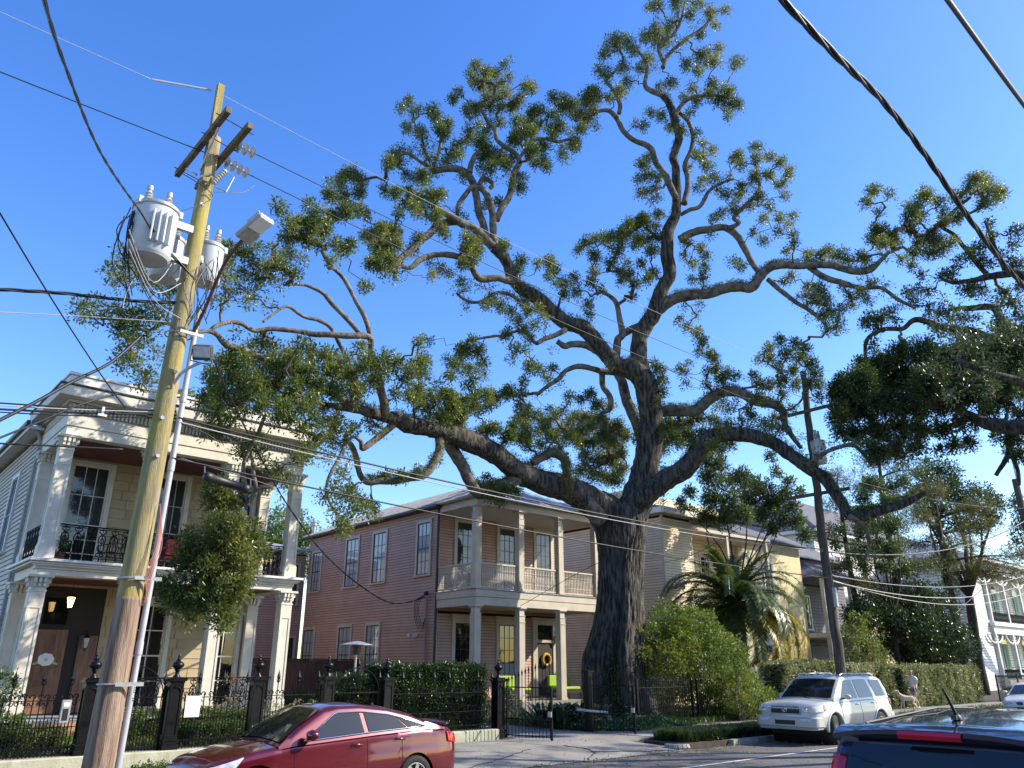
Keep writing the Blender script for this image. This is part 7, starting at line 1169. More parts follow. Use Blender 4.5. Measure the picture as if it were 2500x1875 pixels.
# ------------------------------------------------------------------ vehicles
def car(name, label, loc, rz, c, group=None):
    """c: tables of the side profile; x forward, z up, built about the middle of the car"""
    t = thing(name, label, 'car' if name != 'parked_suv' else 'car', loc, rz, group); L, W, paint = c['L'], c['W'], c['paint']; tab = lambda k, x: float(np.interp(x, [q[0] for q in c[k]], [q[1] for q in c[k]]))
    xs = sorted(set(np.round(np.concatenate([np.linspace(-L/2, L/2, 90), [-L/2+.01, -L/2+.03, L/2-.01, L/2-.03]]+[[xw-c['Ra']-.001, xw-c['Ra'], xw+c['Ra'], xw+c['Ra']+.001]+list(xw+c['Ra']*np.cos(np.linspace(0, math.pi, 17))) for xw in c['axles']]), 4)))
    R = c['R']; Ra = c['Ra']; G = [(0, .90), (.04, .955), (.12, .985), (.3, 1.), (.5, 1.), (.62, .992), (.72, .975), (.86, .965), (.94, .945), (.985, .91), (1., .87)]
    zsh = lambda x: tab('belt', x); zb0 = lambda x: tab('low', x)
    def zlow(x):
        z = zb0(x)
        for xw in c['axles']:
            if abs(x-xw) < Ra: z = max(z, R+math.sqrt(max(0, Ra*Ra-(x-xw)**2)))
        return z
    def wB(x): return tab('plan', x)*W/2
    def bodyY(x, z):
        f = (z-zb0(x))/(zsh(x)-zb0(x)); return wB(x)*float(np.interp(f, [g[0] for g in G], [g[1] for g in G]))
    P = []
    for x in xs:
        zl, zh = zlow(x), zsh(x); row = [(x, 0, zl)]
        n = 14
        for i in range(n): z = zl+(zh-zl)*(i/(n-1))**.9; row.append((x, bodyY(x, z), z))
        yt = row[-1][1]
        for f in (.93, .8, .6, .3, 0): row.append((x, yt*f, zh+c.get('crown', .05)*(1-f*f)*min(1, (L/2-abs(x))*4+.15)))
        P.append(row+[(p[0], -p[1], p[2]) for p in row[-2:0:-1]])
    m = MB(); k = len(P[0]); m.v = [p for row in P for p in row]; m.f = [(i*k+j, i*k+(j+1) % k, (i+1)*k+(j+1) % k, (i+1)*k+j) for i in range(len(P)-1) for j in range(k)]+[tuple(range(k-1, -1, -1)), tuple((len(P)-1)*k+j for j in range(k))]
    body = obj('body', m, paint, t, local=True, sm=32)
    x0, x1 = c['gh']; gx = np.linspace(x0, x1, 60); zr = lambda x: tab('roof', x); k_t = c['tumble']
    def sideY(x, z): return min(wB(x), W/2)*.925-(z-zsh(x))*k_t
    P = []
    for x in gx:
        zt, zb = max(zr(x), zsh(x)+.0), zsh(x)-.03; row = []
        e = .045 if zt > zsh(x)+.1 else .0
        for f in np.linspace(0, 1, 6): z = zb+(zt-e-zb)*f; row.append((x, sideY(x, z), z))
        ye = row[-1][1]; row += [(x, ye-.02, zt-e*.35), (x, ye-.06, zt)]
        for f in (.7, .45, .2): row.append((x, (ye-.06)*f, zt+c.get('rcrown', .035)*(1-f*f)))
        row.append((x, 0, zt+c.get('rcrown', .035))); P.append(row+[(p[0], -p[1], p[2]) for p in row[-2::-1]])
    m = MB(); m.grid(P); m.f = [f[::-1] for f in m.f]; obj('roof', m, paint, t, local=True, sm=40)
    # side windows
    for s in (1, -1):
        for (b0, b1, t0, t1) in c['win']:
            Q = []; N1, N2 = 9, 16
            for i in range(N1):
                row = []
                for j in range(N2):
                    fx = j/(N2-1); xb = b0+(b1-b0)*fx; xt = t0+(t1-t0)*fx; zb = zsh(xb)+.035; zt = zr(xt)-.095; f = i/(N1-1); x = xb+(xt-xb)*f; z = zb+(zt-zb)*f; z = min(z, zr(x)-.06); row.append((x, s*(sideY(x, z)+.009), z))
                Q.append(row)
            m = MB(); m.grid(Q); 
            if s > 0: m.f = [f[::-1] for f in m.f]
            obj('side_window', m, c.get('sideglass', M_carglass), t, local=True, sm=180)
        if c.get('trim'):
            b0 = min(w[0] for w in c['win']); b1 = max(w[1] for w in c['win']); t0 = min(w[2] for w in c['win']); t1 = max(w[3] for w in c['win']); pts = []
            for x in np.linspace(b0, b1, 14): z = zsh(x)+.022; pts.append((x, s*(sideY(x, z)+.014), z))
            for x in np.linspace(t1, t0, 18): z = zr(x)-.082; pts.append((x, s*(sideY(x, z)+.014), z))
            m = MB(); m.tube(pts, .010, 5, closed=True); obj('window_trim', m, M_chrome, t, local=True, sm=180)
    def screen(nm, a, b, inset=.10, lift=.012):
        Q = []
        for x in np.linspace(a, b, 12):
            z = zr(x); yt = max(.1, sideY(x, z-.045)-inset); row = []
            for f in np.linspace(-1, 1, 13): y = yt*f; ye = sideY(x, z-.045)-.06; row.append((x+(lift if nm == 'windscreen' else -lift), y, z+c.get('rcrown', .035)*(1-min(1, abs(y)/ye)**2)+lift*.8))
            Q.append(row)
        m = MB(); m.grid(Q); m.f = [f[::-1] for f in m.f]; return obj(nm, m, M_carglass, t, local=True, sm=180)
    screen('windscreen', *c['ws']); screen('rear_window', *c['rw'])
    # wheels
    for xw in c['axles']:
        m = MB(); m.box(xw-Ra, xw+Ra, -W/2+.03, W/2-.03, R*.5, R+Ra*.96) if 0 else m.lathe([(.001, -W/2+.16), (Ra*.98, -W/2+.16), (Ra*.98, W/2-.16), (.001, W/2-.16)], 20, (xw, 0, R), 'y'); obj('wheel_well', m, M_black, t, local=True)
        for s in (1, -1):
            w_ = MB(); tw = c.get('tw', .22); w_.lathe([(R*.62, -tw/2), (R*.9, -tw/2), (R*.985, -tw*.38), (R, -tw*.2), (R, tw*.2), (R*.985, tw*.38), (R*.9, tw/2), (R*.68, tw/2), (R*.62, tw/2-.02), (R*.62, -tw/2)], 32, (0, 0, 0), 'y'); wo = obj('wheel', w_, M_tyre, t, local=True, sm=50); wo.location = (xw, s*(W/2-tw/2-.015), R); wo.rotation_euler = (0, 0, c.get('steer', 0) if xw > 0 else 0)
            r_ = MB(); rr = R*.67
            r_.lathe([(rr, 0), (rr+.008, tw*.46), (rr-.018, tw*.47), (rr-.02, tw*.30), (rr*.3, tw*.25), (.001, tw*.25)] if 0 else [(rr+.006, -.05), (rr+.008, tw*.47), (rr-.018, tw*.475), (rr-.03, tw*.10), (rr-.03, -.05), (rr+.006, -.05)], 32, (0, 0, 0), 'y')
            for k in range(c.get('spokes', 6)): a = 2*math.pi*k/c.get('spokes', 6); Rm = Matrix.Rotation(a, 3, 'Y'); r_.box(.03, rr-.012, tw*.30, tw*.42, -.032, .032, Rm)
            r_.lathe([(.001, tw*.28), (.075, tw*.28), (.07, tw*.45), (.03, tw*.47), (.001, tw*.47)], 14, (0, 0, 0), 'y')
            if s < 0: r_.v = [(x, -y, z) for x, y, z in r_.v]; r_.f = [f[::-1] for f in r_.f]
            obj('rim', r_, M_rim, wo, local=True, sm=35); m = MB(); m.lathe([(.001, 0), (rr-.02, 0), (rr-.02, .02), (.001, .02)], 20, (0, s*.0, 0), 'y'); obj('brake_disc', m, M_bronze, wo, local=True)
    # seams, handles, mirrors
    for s in (1, -1):
        for x in c['seams']:
            pts = [(x+c.get('seamlean', 0)*(z-.6), s*(bodyY(x, z)+.0005), z) for z in np.linspace(zb0(x)+.05, zsh(x)-.02, 12)]; m = MB(); m.tube(pts, .006, 4); obj('door_seam', m, M_black, t, local=True)
        for x in c['handles']: z = zsh(x)-.13; m = MB(); y = bodyY(x, z)+.02; m.tube([(x-.10, s*(y-.02), z), (x-.08, s*(y+.012), z), (x+.08, s*(y+.012), z+.008), (x+.10, s*(y-.02), z+.008)], .014, 6); obj('door_handle', m, c.get('hm', paint), t, local=True, sm=60)
        x, z = c['mirror']; y = sideY(x, z)+.0; m = MB(); m.lathe([(.001, -.03), (.07, -.02), (.085, .05), (.06, .11), (.001, .13)], 12, (0, 0, 0), 'x'); m.v = [(x+q[0]*.9, s*(y+.16)+q[1]*1.35, z+.05+q[2]*.9) for q in m.v]; mo = obj('mirror', m, paint, t, local=True, sm=60); m = MB(); m.tube([(x, s*y, z), (x, s*(y+.12), z+.01)], .022, 5); obj('mirror_stalk', m, M_black, mo, local=True)
    def patch(nm, pts, m_, off=.008, sides=(1, -1), n=8):
        """four side-view corners (x, z) laid onto the body side"""
        for s in sides:
            Q = []
            for i in range(n):
                row = []
                for j in range(n):
                    u, v = j/(n-1), i/(n-1); x = (pts[0][0]*(1-u)+pts[1][0]*u)*(1-v)+(pts[3][0]*(1-u)+pts[2][0]*u)*v; z = (pts[0][1]*(1-u)+pts[1][1]*u)*(1-v)+(pts[3][1]*(1-u)+pts[2][1]*u)*v; row.append((x+off*(1 if x > 0 else -1)*.7, s*(bodyY(x, z)+off), z))
                Q.append(row)
            m = MB(); m.grid(Q); o = obj(nm, m, m_, t, local=True, sm=180)
            so2 = o.modifiers.new('thick', 'SOLIDIFY'); so2.thickness = .012; so2.offset = 0
    return t, dict(bodyY=bodyY, sideY=sideY, zr=zr, zsh=zsh, patch=patch, wB=wB)
# red saloon, nose to the left
rc = dict(L=4.58, W=1.80, R=.325, Ra=.365, axles=(1.42, -1.31), paint=M_carred, crown=.045, rcrown=.04, tumble=.44, tw=.22, spokes=7,
 belt=[(-2.29, .74), (-2.2, .96), (-2.0, 1.04), (-1.5, 1.06), (-.6, 1.02), (.3, .965), (.9, .93), (1.5, .85), (2.0, .74), (2.22, .62), (2.29, .50)], low=[(-2.29, .42), (-2.2, .28), (-1.9, .20), (1.9, .19), (2.2, .22), (2.29, .30)],
 plan=[(-2.29, .62), (-2.25, .78), (-2.1, .90), (-1.8, .97), (-1.2, 1.), (1.2, .995), (1.75, .96), (2.05, .86), (2.2, .70), (2.29, .46)],
 gh=(-1.95, 1.12), roof=[(-1.95, 1.03), (-1.6, 1.13), (-1.2, 1.27), (-.8, 1.365), (-.3, 1.42), (.1, 1.415), (.35, 1.37), (.75, 1.15), (1.12, .91)], win=[(-.33, .72, -.28, .16), (-1.13, -.41, -.95, -.36), (-1.5, -1.16, -1.05, -.98)], trim=True, ws=(.38, 1.06), rw=(-1.72, -.88), seams=(.86, -.37, -1.02), handles=(-.18, -.98), mirror=(.62, 1.0))
t, F_ = car('parked_car', 'shiny dark red saloon with chrome window trim parked at the kerb', (6.80, 12.42, 0), math.pi, rc)
F_['patch']('headlight', [(1.75, .66), (2.17, .54), (2.16, .66), (1.62, .80)], M_lampglass, .01); F_['patch']('tail_light', [(-2.23, .78), (-1.98, .82), (-1.95, .98), (-2.2, .93)], M_red, .01); F_['patch']('side_reflector', [(1.30, .50), (1.42, .50), (1.42, .53), (1.30, .53)], M_amber)
m = MB(); m.grid([[(-1.98-.10*a-(.0 if abs(y) < .6 else .0), y, 1.085+.035*a-.03*(abs(y)/.72)**3) for a in (0, .5, 1)] for y in np.linspace(-.72, .72, 15)]); o = obj('boot_spoiler', m, M_carred, t, local=True, sm=180); q = o.modifiers.new('t', 'SOLIDIFY'); q.thickness = .02
m = MB(); m.tube([(-.2, 0, 1.46), (-.75, 0, 1.48)], .001, 4); m = MB(); m.tube([(1.15, .3, .955), (.98, -.1, .99), (.9, -.55, 1.02)], .008, 4); m.tube([(1.15, -.2, .965), (1.0, .35, .985)], .008, 4); obj('wiper', m, M_black, t, local=True)
m = MB(); m.lathe([(.001, 0), (.04, 0), (.02, .05), (.001, .07)], 8, (-.95, 0, 1.37)); obj('roof_aerial', m, M_carred, t, local=True)
# white sport utility, nose to the left
sc4 = dict(L=4.82, W=1.92, R=.385, Ra=.45, axles=(1.43, -1.36), paint=M_carwhite, crown=.05, rcrown=.03, tumble=.26, tw=.26, spokes=6, steer=.28, hm=M_chrome,
 belt=[(-2.41, .95), (-2.36, 1.12), (-2.2, 1.17), (-1., 1.15), (.6, 1.12), (1.3, 1.12), (1.9, 1.10), (2.2, 1.05), (2.34, .98), (2.41, .86)], low=[(-2.41, .5), (-2.2, .42), (2.1, .40), (2.41, .48)],
 plan=[(-2.41, .80), (-2.36, .88), (-2.2, .95), (-1.9, .985), (1.8, .985), (2.1, .96), (2.28, .90), (2.37, .82), (2.41, .74)],
 gh=(-2.33, 1.30), roof=[(-2.33, 1.17), (-2.22, 1.42), (-2.05, 1.68), (-1.85, 1.745), (-.6, 1.775), (.3, 1.75), (.52, 1.69), (.9, 1.43), (1.30, 1.13)], win=[(-.16, .86, -.12, .36), (-1.16, -.26, -1.02, -.22), (-2.06, -1.36, -1.88, -1.22)], ws=(.56, 1.24), rw=(-2.28, -2.1), seams=(.98, -.21, -1.22), handles=(-.03, -1.02), mirror=(.72, 1.17), sideglass=M_carglass)
t, F_ = car('parked_suv', 'white sport utility vehicle with roof rails parked facing left behind the navy car', (23.6, 12.42, 0), math.pi, sc4)
for xw in sc4['axles']:
    for s in (1, -1): m = MB(); m.tube([(xw+.475*math.cos(a), s*(F_['bodyY'](xw, .8)*1.0-.015), .385+.475*math.sin(a)) for a in np.linspace(-.08, math.pi+.08, 22)], .045, 8); obj('wheel_flare', m, M_carwhite, t, local=True, sm=180)
def rbox(m, x0, x1, w, z0, z1, r=.18, n=6):
    """bumper-like slab with rounded plan corners"""
    poly = [(x0, -w), (x0, w)]+[(x1-r+r*math.sin(a), w-r+r*math.cos(a)) for a in np.linspace(0, math.pi/2, n)]+[(x1-r+r*math.cos(a), -w+r-r*math.sin(a)) for a in np.linspace(0, math.pi/2, n)]; m.prism(poly, z0, z1, 'z')
m = MB(); rbox(m, 2.05, 2.50, .93, .46, .73); rbox(m, 2.05, 2.48, .90, .40, .46); bo = obj('front_bumper', m, M_carwhite, t, local=True, bevel=.03); m = MB(); m.box(2.49, 2.512, -.30, .30, .53, .64); obj('lower_intake', m, M_black, bo, local=True)
for s in (1, -1): m = MB(); m.box(2.40, 2.515, s*.62-.16, s*.62+.16, .60, .70); obj('fog_lamp', m, M_lampglass, t, local=True, bevel=.02)
m = MB(); m.box(2.38, 2.43, -.44, .44, .80, .985); obj('grille', m, M_black, t, local=True, bevel=.02); m = MB(); m.box(2.425, 2.455, -.42, .42, .925, .965); m.box(2.425, 2.450, -.46, .46, .785, .81); m.box(2.425, 2.450, -.46, .46, .985, 1.01); m.box(2.425, 2.45, -.47, -.44, .79, 1.0); m.box(2.425, 2.45, .44, .47, .79, 1.0); obj('grille_bar', m, M_carwhite, t, local=True, bevel=.008)
m = MB()
for (a, b, cz) in ((.078, .055, 0), (.052, .019, .024), (.024, .050, 0)): m.tube([(2.465, a*math.cos(q), .905+cz*.8+b*math.sin(q)) for q in np.linspace(0, 2*math.pi, 21)[:-1]], .0085, 5, closed=True)
obj('emblem', m, M_chrome, t, local=True, sm=180)
F_['patch']('headlight', [(2.0, .86), (2.37, .83), (2.35, .97), (1.98, 1.04)], M_lampglass, .012); F_['patch']('indicator', [(1.88, .90), (2.0, .87), (1.98, 1.03), (1.92, 1.02)], M_red, .014)
for s in (1, -1):
    m = MB(); m.box(2.375, 2.425, s*.66-.17, s*.66+.17, .83, .98); o = obj('headlight', m, M_lampglass, t, local=True, bevel=.03); m = MB(); m.lathe([(.001, 0), (.05, 0), (.05, .01), (.001, .012)], 12, (2.425, s*.66, .905), 'x'); obj('reflector', m, M_chrome, o, local=True)
    m = MB(); m.tube([(.35, s*.66, 1.79), (.2, s*.66, 1.83), (-1.6, s*.64, 1.835), (-1.8, s*.64, 1.78)], .022, 6); obj('roof_rail', m, M_steel, t, local=True, sm=60)
F_['patch']('tail_light', [(-2.36, .92), (-2.15, .94), (-2.12, 1.13), (-2.33, 1.11)], M_red, .015)
m = MB(); rbox(m, 2.05, 2.46, .93, .50, .74); m.v = [(-x, -y, z) for x, y, z in m.v]; obj('rear_bumper', m, M_carwhite, t, local=True, bevel=.03)
m = MB(); m.tube([(1.32, .2, 1.17), (1.2, -.25, 1.24), (1.1, -.7, 1.3)], .009, 4); obj('wiper', m, M_black, t, local=True)
# white saloon far right
bc = dict(L=4.47, W=1.74, R=.315, Ra=.355, axles=(1.45, -1.28), paint=M_carwhite2, crown=.05, rcrown=.035, tumble=.40, tw=.21, spokes=5,
 belt=[(-2.23, .80), (-2.1, .95), (-1.5, .99), (.3, .93), (.95, .93), (1.6, .86), (2.0, .80), (2.17, .72), (2.23, .60)], low=[(-2.23, .4), (-2.0, .22), (2.0, .20), (2.23, .28)], plan=[(-2.23, .72), (-2.1, .90), (-1.8, .97), (1.7, .98), (2.0, .92), (2.16, .82), (2.23, .68)],
 gh=(-1.8, 1.12), roof=[(-1.8, .97), (-1.3, 1.2), (-.9, 1.36), (-.3, 1.40), (.1, 1.385), (.38, 1.31), (1.12, .93)], win=[(-.3, .75, -.25, .2), (-1.25, -.4, -.95, -.35)], ws=(.40, 1.06), rw=(-1.65, -.95), seams=(.85, -.35, -1.1), handles=(-.15, -1.), mirror=(.66, .98))
t, F_ = car('parked_car', 'white compact saloon with twin kidney grilles at the right edge, facing the camera', (39.3, 11.5, 0), math.pi+.10, bc)
m = MB(); rbox(m, 1.9, 2.29, .85, .30, .52); obj('front_bumper', m, M_carwhite2, t, local=True, bevel=.03); m = MB(); m.box(2.285, 2.30, -.45, .45, .24, .38); m.box(2.285, 2.296, -.82, .82, .505, .53); obj('lower_intake', m, M_black, t, local=True)
for s in (1, -1):
    m = MB(); m.box(2.21, 2.262, s*.15-.115, s*.15+.115, .60, .72); g_ = obj('kidney_grille', m, M_black, t, local=True, bevel=.03); m = MB(); m.tube([(2.262, s*.15+.12*math.cos(a)*(abs(math.cos(a))**-.3 if abs(math.cos(a)) > .05 else 1), .66+.062*math.sin(a)) for a in np.linspace(0, 6.283, 19)[:-1]], .008, 4, closed=True); obj('grille_surround', m, M_chrome, g_, local=True)
    m = MB(); m.box(2.13, 2.225, s*.58-.19, s*.58+.19, .60, .735); obj('headlight', m, M_lampglass, t, local=True, bevel=.03); m = MB(); m.lathe([(.001, 0), (.05, 0), (.05, .015), (.001, .015)], 10, (2.29, s*.63, .40), 'x'); obj('fog_lamp', m, M_lampglass, t, local=True)
m = MB(); m.box(2.29, 2.305, -.26, .26, .40, .51); obj('front_plate', m, M_black, t, local=True)
# navy car in the foreground, seen from behind
nc = dict(L=4.5, W=1.78, R=.34, Ra=.39, axles=(1.35, -1.27), paint=M_carblue, crown=.05, rcrown=.035, tumble=.22, tw=.22, spokes=6,
 belt=[(-2.25, .88), (-2.2, 1.02), (-2.0, 1.06), (.8, 1.0), (1.4, .98), (1.9, .90), (2.2, .72), (2.25, .6)], low=[(-2.25, .45), (-2.0, .28), (2.0, .26), (2.25, .32)], plan=[(-2.25, .84), (-2.2, .91), (-2.0, .97), (1.7, .97), (2.0, .9), (2.2, .74), (2.25, .55)],
 gh=(-2.22, 1.25), roof=[(-2.22, 1.05), (-2.14, 1.28), (-2.02, 1.50), (-1.96, 1.575), (-1.85, 1.60), (-1.4, 1.63), (-.6, 1.655), (.1, 1.635), (.42, 1.56), (1.25, 1.0)], win=[(-.2, .8, -.15, .22), (-1.15, -.3, -1.0, -.25), (-1.95, -1.3, -1.8, -1.15)], ws=(.46, 1.18), rw=(-2.20, -2.05), seams=(.9, -.25, -1.2), handles=(-.05, -1.05), mirror=(.66, 1.08))
t, F_ = car('parked_car', 'dark navy hatchback in the foreground seen from behind, with stubby roof aerial', (7.90, 2.36, 0), 0, nc)
m = MB(); rows = []
for y in np.linspace(-.70, .70, 17): rows.append([(-1.90, y, 1.602+.035*(1-(y/.74)**2)), (-2.02, y, 1.598+.03*(1-(y/.74)**2)-.02*(abs(y)/.7)**4), (-2.12+.05*(abs(y)/.7)**3, y, 1.575+.03*(1-(y/.74)**2)-.03*(abs(y)/.7)**4), (-2.115+.05*(abs(y)/.7)**3, y, 1.545+.03*(1-(y/.74)**2)-.03*(abs(y)/.7)**4), (-2.02, y, 1.50)])
m.grid(rows); o = obj('roof_spoiler', m, M_carblue, t, local=True, sm=35); m = MB(); m.grid([[(-2.122+.04*(abs(y)/.7)**3, y, 1.592), (-2.135+.04*(abs(y)/.7)**3, y, 1.575), (-2.124+.04*(abs(y)/.7)**3, y, 1.555)] for y in np.linspace(-.20, .20, 9)]); q = obj('brake_light', m, M_red, t, local=True); qq = q.modifiers.new('t', 'SOLIDIFY'); qq.thickness = .012
m = MB(); m.lathe([(.001, 0), (.035, 0), (.03, .02), (.018, .035), (.001, .04)], 12, (-1.60, 0, 1.655)); m.box(-1.66, -1.52, -.018, .018, 1.655, 1.685); m.tube([(-1.60, 0, 1.68), (-1.70, 0, 1.80), (-1.76, 0, 1.86)], [.012, .010, .007], 7); obj('roof_aerial', m, M_black, t, local=True, sm=60)
for s in (1, -1):
    for a, b, mm in ((1.12, 1.42, M_red), (.96, 1.115, M_lampglass)):
        Q = [];
        for z in np.linspace(a, b, 8): x = float(np.interp(z, [.9, 1.05, 1.28, 1.5], [-2.26, -2.225, -2.145, -2.03])); yy = (F_['sideY'](x, max(z, 1.06)) if z > 1.06 else F_['bodyY'](x+.02, z)); Q.append([(x-.012, s*(yy-.10), z), (x-.006, s*(yy+.002), z), (x+.08, s*(yy+.02), z), (x+.15, s*(yy+.014), z)])
        m = MB(); m.grid(Q); o = obj('tail_light', m, mm, t, local=True, sm=180); q = o.modifiers.new('t', 'SOLIDIFY'); q.thickness = .015; q.offset = 0
m = MB(); m.grid([[(float(np.interp(z, [1.10, 1.28, 1.50], [-2.225, -2.155, -2.045]))-.012, y*(.60-.10*(z-1.1)), z) for y in np.linspace(-1, 1, 9)] for z in np.linspace(1.10, 1.50, 6)]); obj('tailgate_glass', m, M_glassdark, t, local=True, sm=180)
for y in (-.52, .52): m = MB(); m.tube([(-1.9, y, 1.622), (-.6, y, 1.685), (.2, y, 1.66)], .008, 4); obj('roof_seam', m, M_black, t, local=True)
# ------------------------------------------------------------------ people and the dog
def skin(name, verts, edges, m, parent, sub=2, root=0):
    me = bpy.data.meshes.new(name); me.from_pydata([v[:3] for v in verts], edges, []); me.materials.append(m); o = bpy.data.objects.new(name, me); COL.objects.link(o); o.parent = parent
    o.modifiers.new('skin', 'SKIN'); sv = me.skin_vertices[0].data
    for i, v in enumerate(verts): sv[i].radius = (v[3], v[4] if len(v) > 4 else v[3]); sv[i].use_root = (i == root)
    o.modifiers['skin'].use_smooth_shade = True; s = o.modifiers.new('sub', 'SUBSURF'); s.levels = sub; s.render_levels = sub; return o
def person(label, loc, rz, pose='walk', shirt=M_shirt, hair=M_hair, cap=None, lead=True):
    t = thing('person', label, 'person', loc, rz); a = .30 if pose == 'walk' else .04
    V = [(0, 0, .96, .13, .16), (0, 0, 1.10, .11, .14), (.01, 0, 1.24, .12, .155), (0, 0, 1.38, .10, .15), (.01, 0, 1.46, .05), (.03, 0, 1.53, .048),   # 0-5 torso, neck
         (0, .10, .90, .09), (a*.55, .10, .50, .062), (a*.5, .09, .30, .055), (a*.75, .09, .09, .036), (a*.75+.13, .09, .04, .032),
         (0, -.10, .90, .09), (-a*.1, -.10, .50, .062), (-a*.75, -.10, .32, .055), (-a*1.1, -.10, .12, .036), (-a*1.1+.11, -.10, .05, .032),
         (0, .18, 1.40, .055), (.02, .23, 1.16, .042), (.16, .20, 1.04, .034), (.24, .14, 1.06, .027),
         (0, -.18, 1.40, .055), (.03, -.23, 1.16, .042), (.20, -.19, 1.06, .034), (.28, -.13, 1.10, .027)]
    E = [(0, 1), (1, 2), (2, 3), (3, 4), (4, 5), (0, 6), (6, 7), (7, 8), (8, 9), (9, 10), (0, 11), (11, 12), (12, 13), (13, 14), (14, 15), (3, 16), (16, 17), (17, 18), (18, 19), (3, 20), (20, 21), (21, 22), (22, 23)]
    # head as the top of the same figure
    b = len(V); V += [(.045, 0, 1.60, .078, .070), (.045, 0, 1.68, .085, .078), (.03, 0, 1.74, .055, .055)]; E += [(5, b), (b, b+1), (b+1, b+2)]
    for s, w in ((1, 19), (-1, 23)):
        c = V[w]
        for k, (dy, dz, l) in enumerate(((.028, .02, .062), (.012, .012, .075), (-.006, .004, .07), (-.022, -.004, .055))): i = len(V); V += [(c[0]+.045, c[1]-s*dy*.6, c[2]+dz, .009), (c[0]+.045+l*.7, c[1]-s*dy, c[2]+dz-.012, .008)]; E += [(w, i), (i, i+1)]
        i = len(V); V += [(c[0]+.02, c[1]-s*.03, c[2]+.03, .010), (c[0]+.05, c[1]-s*.045, c[2]+.045, .009)]; E += [(w, i), (i, i+1)]
    skin('body', V, E, M_skin, t)
    skin('shirt', [(0, 0, .93, .165, .20), (0, 0, 1.08, .15, .19), (.01, 0, 1.25, .15, .185), (0, 0, 1.40, .125, .17), (0, .19, 1.40, .075), (.02, .235, 1.24, .07), (0, -.19, 1.40, .075), (.02, -.235, 1.24, .07), (.01, 0, 1.47, .06)], [(0, 1), (1, 2), (2, 3), (3, 4), (4, 5), (3, 6), (6, 7), (3, 8)], shirt, t)
    skin('shorts', [(0, 0, .96, .15, .175), (0, .09, .86, .115), (a*.25, .105, .70, .105), (0, -.09, .86, .115), (-a*.05, -.105, .70, .105)], [(0, 1), (1, 2), (0, 3), (3, 4)], M_shorts, t)
    for (x, y, z) in ((a*.75, .09, .04), (-a*1.1, -.10, .05)): skin('shoe', [(x-.05, y, z, .042), (x+.05, y, z-.005, .045), (x+.15, y, z-.012, .034)], [(0, 1), (1, 2)], M_shoe, t, 1)
    skin('hair', [(.0, 0, 1.73, .092, .092), (-.03, 0, 1.66, .085, .09), (-.055, 0, 1.56, .06, .075), (-.07, 0, 1.44, .045, .06), (-.075, 0, 1.34, .025)], [(0, 1), (1, 2), (2, 3), (3, 4)], hair, t)
    m = MB(); m.lathe([(.001, 1.615), (.012, 1.62), (.014, 1.64), (.006, 1.67), (.001, 1.675)], 8, (.135, 0, 0)); obj('nose', m, M_skin, t, local=True, sm=60)
    for s in (1, -1): m = MB(); m.lathe([(.001, -.006), (.010, 0), (.001, .006)], 8, (.124, s*.032, 1.672), 'x'); obj('eye', m, M_black, t, local=True); m = MB(); m.lathe([(.001, -.01), (.02, 0), (.001, .01)], 8, (.045, s*.088, 1.645), 'y'); obj('ear', m, M_skin, t, local=True)
    m = MB(); m.box(.120, .128, -.022, .022, 1.578, 1.586); obj('mouth', m, mat('lips', (.30, .10, .09)), t, local=True)
    if cap: m = MB(); m.lathe([(.10, 1.70), (.10, 1.74), (.075, 1.80), (.001, 1.82)], 14, (.03, 0, 0)); m.prism([(.08, -.07), (.22, -.05), (.22, .05), (.08, .07)], 1.70, 1.715, 'z'); obj('cap', m, cap, t, local=True, sm=50)
    return t
wl = np.array([41.05, 17.1, .15]); person('woman in white shirt and grey shorts walking a dog past the pale hedge', tuple(wl), math.pi-.25)
person('person with dark hair standing behind the roof of the white sport utility vehicle', (30.95, 16.7, .15), -2.2, 'stand'); person('person in a pale cap half hidden behind the white vehicle by the right utility pole', (32.5, 16.5, .10), math.pi, 'stand', cap=M_paper).scale = (1, 1, .96)
dg = thing('dog', 'cream coloured dog on a lead walking just ahead of the woman', 'dog', (39.85, 16.75, .15), math.pi-.9)
V = [(0, 0, .50, .125, .11), (.20, 0, .50, .135, .11), (.38, 0, .52, .14, .12), (.50, 0, .60, .10), (.58, 0, .72, .085), (.66, 0, .80, .095, .09), (.76, 0, .79, .055), (.85, 0, .76, .042),
     (-.06, 0, .52, .10), (-.18, 0, .60, .032), (-.30, 0, .70, .035), (-.38, 0, .82, .03),
     (.42, .09, .42, .06), (.42, .10, .26, .04), (.44, .10, .07, .03), (.49, .10, .03, .035), (.42, -.09, .42, .06), (.48, -.10, .26, .04), (.54, -.10, .07, .03), (.59, -.10, .03, .035),
     (-.02, .09, .42, .085), (.05, .10, .30, .055), (-.09, .10, .18, .034), (-.06, .10, .05, .03), (0, .10, .03, .035), (-.02, -.09, .42, .085), (-.04, -.10, .30, .055), (-.18, -.10, .18, .034), (-.19, -.10, .05, .03), (-.13, -.10, .03, .035)]
skin('body', V, [(0, 1), (1, 2), (2, 3), (3, 4), (4, 5), (5, 6), (6, 7), (0, 8), (8, 9), (9, 10), (10, 11), (2, 12), (12, 13), (13, 14), (14, 15), (2, 16), (16, 17), (17, 18), (18, 19), (0, 20), (20, 21), (21, 22), (22, 23), (23, 24), (0, 25), (25, 26), (26, 27), (27, 28), (28, 29)], M_fur, dg)
for s in (1, -1): skin('ear', [(.62, s*.085, .86, .03), (.60, s*.13, .80, .035), (.61, s*.13, .72, .02)], [(0, 1), (1, 2)], M_fur, dg, 1); m = MB(); m.lathe([(.001, -.008), (.013, 0), (.001, .008)], 8, (.748, s*.045, .835), 'x'); obj('eye', m, M_black, dg, local=True)
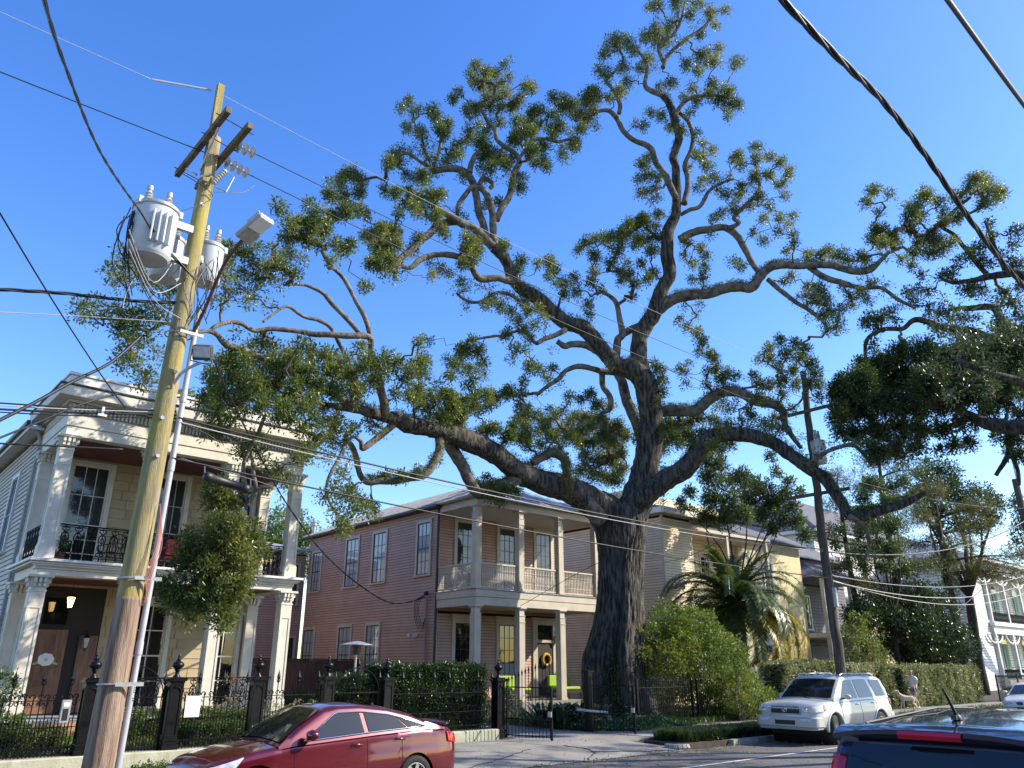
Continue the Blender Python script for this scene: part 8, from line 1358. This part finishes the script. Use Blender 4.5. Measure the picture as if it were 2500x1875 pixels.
m = MB(); m.lathe([(.001, -.015), (.024, 0), (.001, .015)], 8, (.895, 0, .785), 'x'); obj('nose', m, M_black, dg, local=True); m = MB(); m.tube([(.57+.09*math.cos(a)*.6, .10*math.sin(a), .72-.05*math.cos(a)) for a in np.linspace(0, 6.283, 15)[:-1]], .012, 5, closed=True); obj('collar', m, M_red, dg, local=True)
cable('dog_lead', 'pale lead between the woman and the cream dog', [(40.80, 16.95, 1.22), (40.2, 16.7, 1.0), (39.55, 16.3, .86)], .010, M_cablegrey, cat='dog lead')
# ------------------------------------------------------------------ the camera's side of the street (seen in window and paint reflections)
def near_house(name, label, x0, x1, y, h, wm):
    t = thing(name, label, 'house', ((x0+x1)/2, y-5, .1)); beam(t, 'wall', wm, (x0, x1, y-12, y, .1, h)); M = frame((x1, y, 0), (-1, 0, 0), (0, 1, 0)); L = x1-x0
    for k in range(int(L/2.6)):
        for z in (1.3, 5.2):
            if z+2.4 < h: window(t, M, .7+k*2.6, 1.9+k*2.6, z, z+2.3, 2, 2, 2, .14, M_white, M_white, M_glass)
    hip(t, x0-.6, x1+.6, y-12.6, y+.6, h+.02, 4, 2.4, M_shingle, 0); beam(t, 'eave', M_white, (x0-.6, x1+.6, y-.02, y+.62, h-.12, h))
near_house('near_side_house', 'white house on the near side of the street, behind the camera to the left', -22, -11, -9, 8.4, M_white); near_house('near_side_house', 'cream house on the near side of the street, directly behind the camera', -7, 5, -10, 7.6, M_sidecream); near_house('near_side_house', 'tan house on the near side of the street, behind the camera to the right', 9, 20, -9.5, 8.0, M_tan)
for k, (x, y, l) in enumerate(((-15, -4.5, 'round street tree on the near side, far left behind the camera'), (-4, -6, 'round street tree on the near side, just left behind the camera'), (8, -6.5, 'round street tree on the near side, just right behind the camera'), (18, -7, 'round street tree on the near side, right behind the camera'))):
    simple_tree('street_tree', l, (x, y, .15), 9, [(x, y, 6.6, 2.3), (x+1.8, y-.5, 6.0, 1.9), (x-1.7, y+.3, 6.2, 1.8), (x+.3, y-.8, 8.4, 1.7)], L_oakdark, M_bark, dens=4.5, per=26, trad=.45, L=.26, tr=.25)
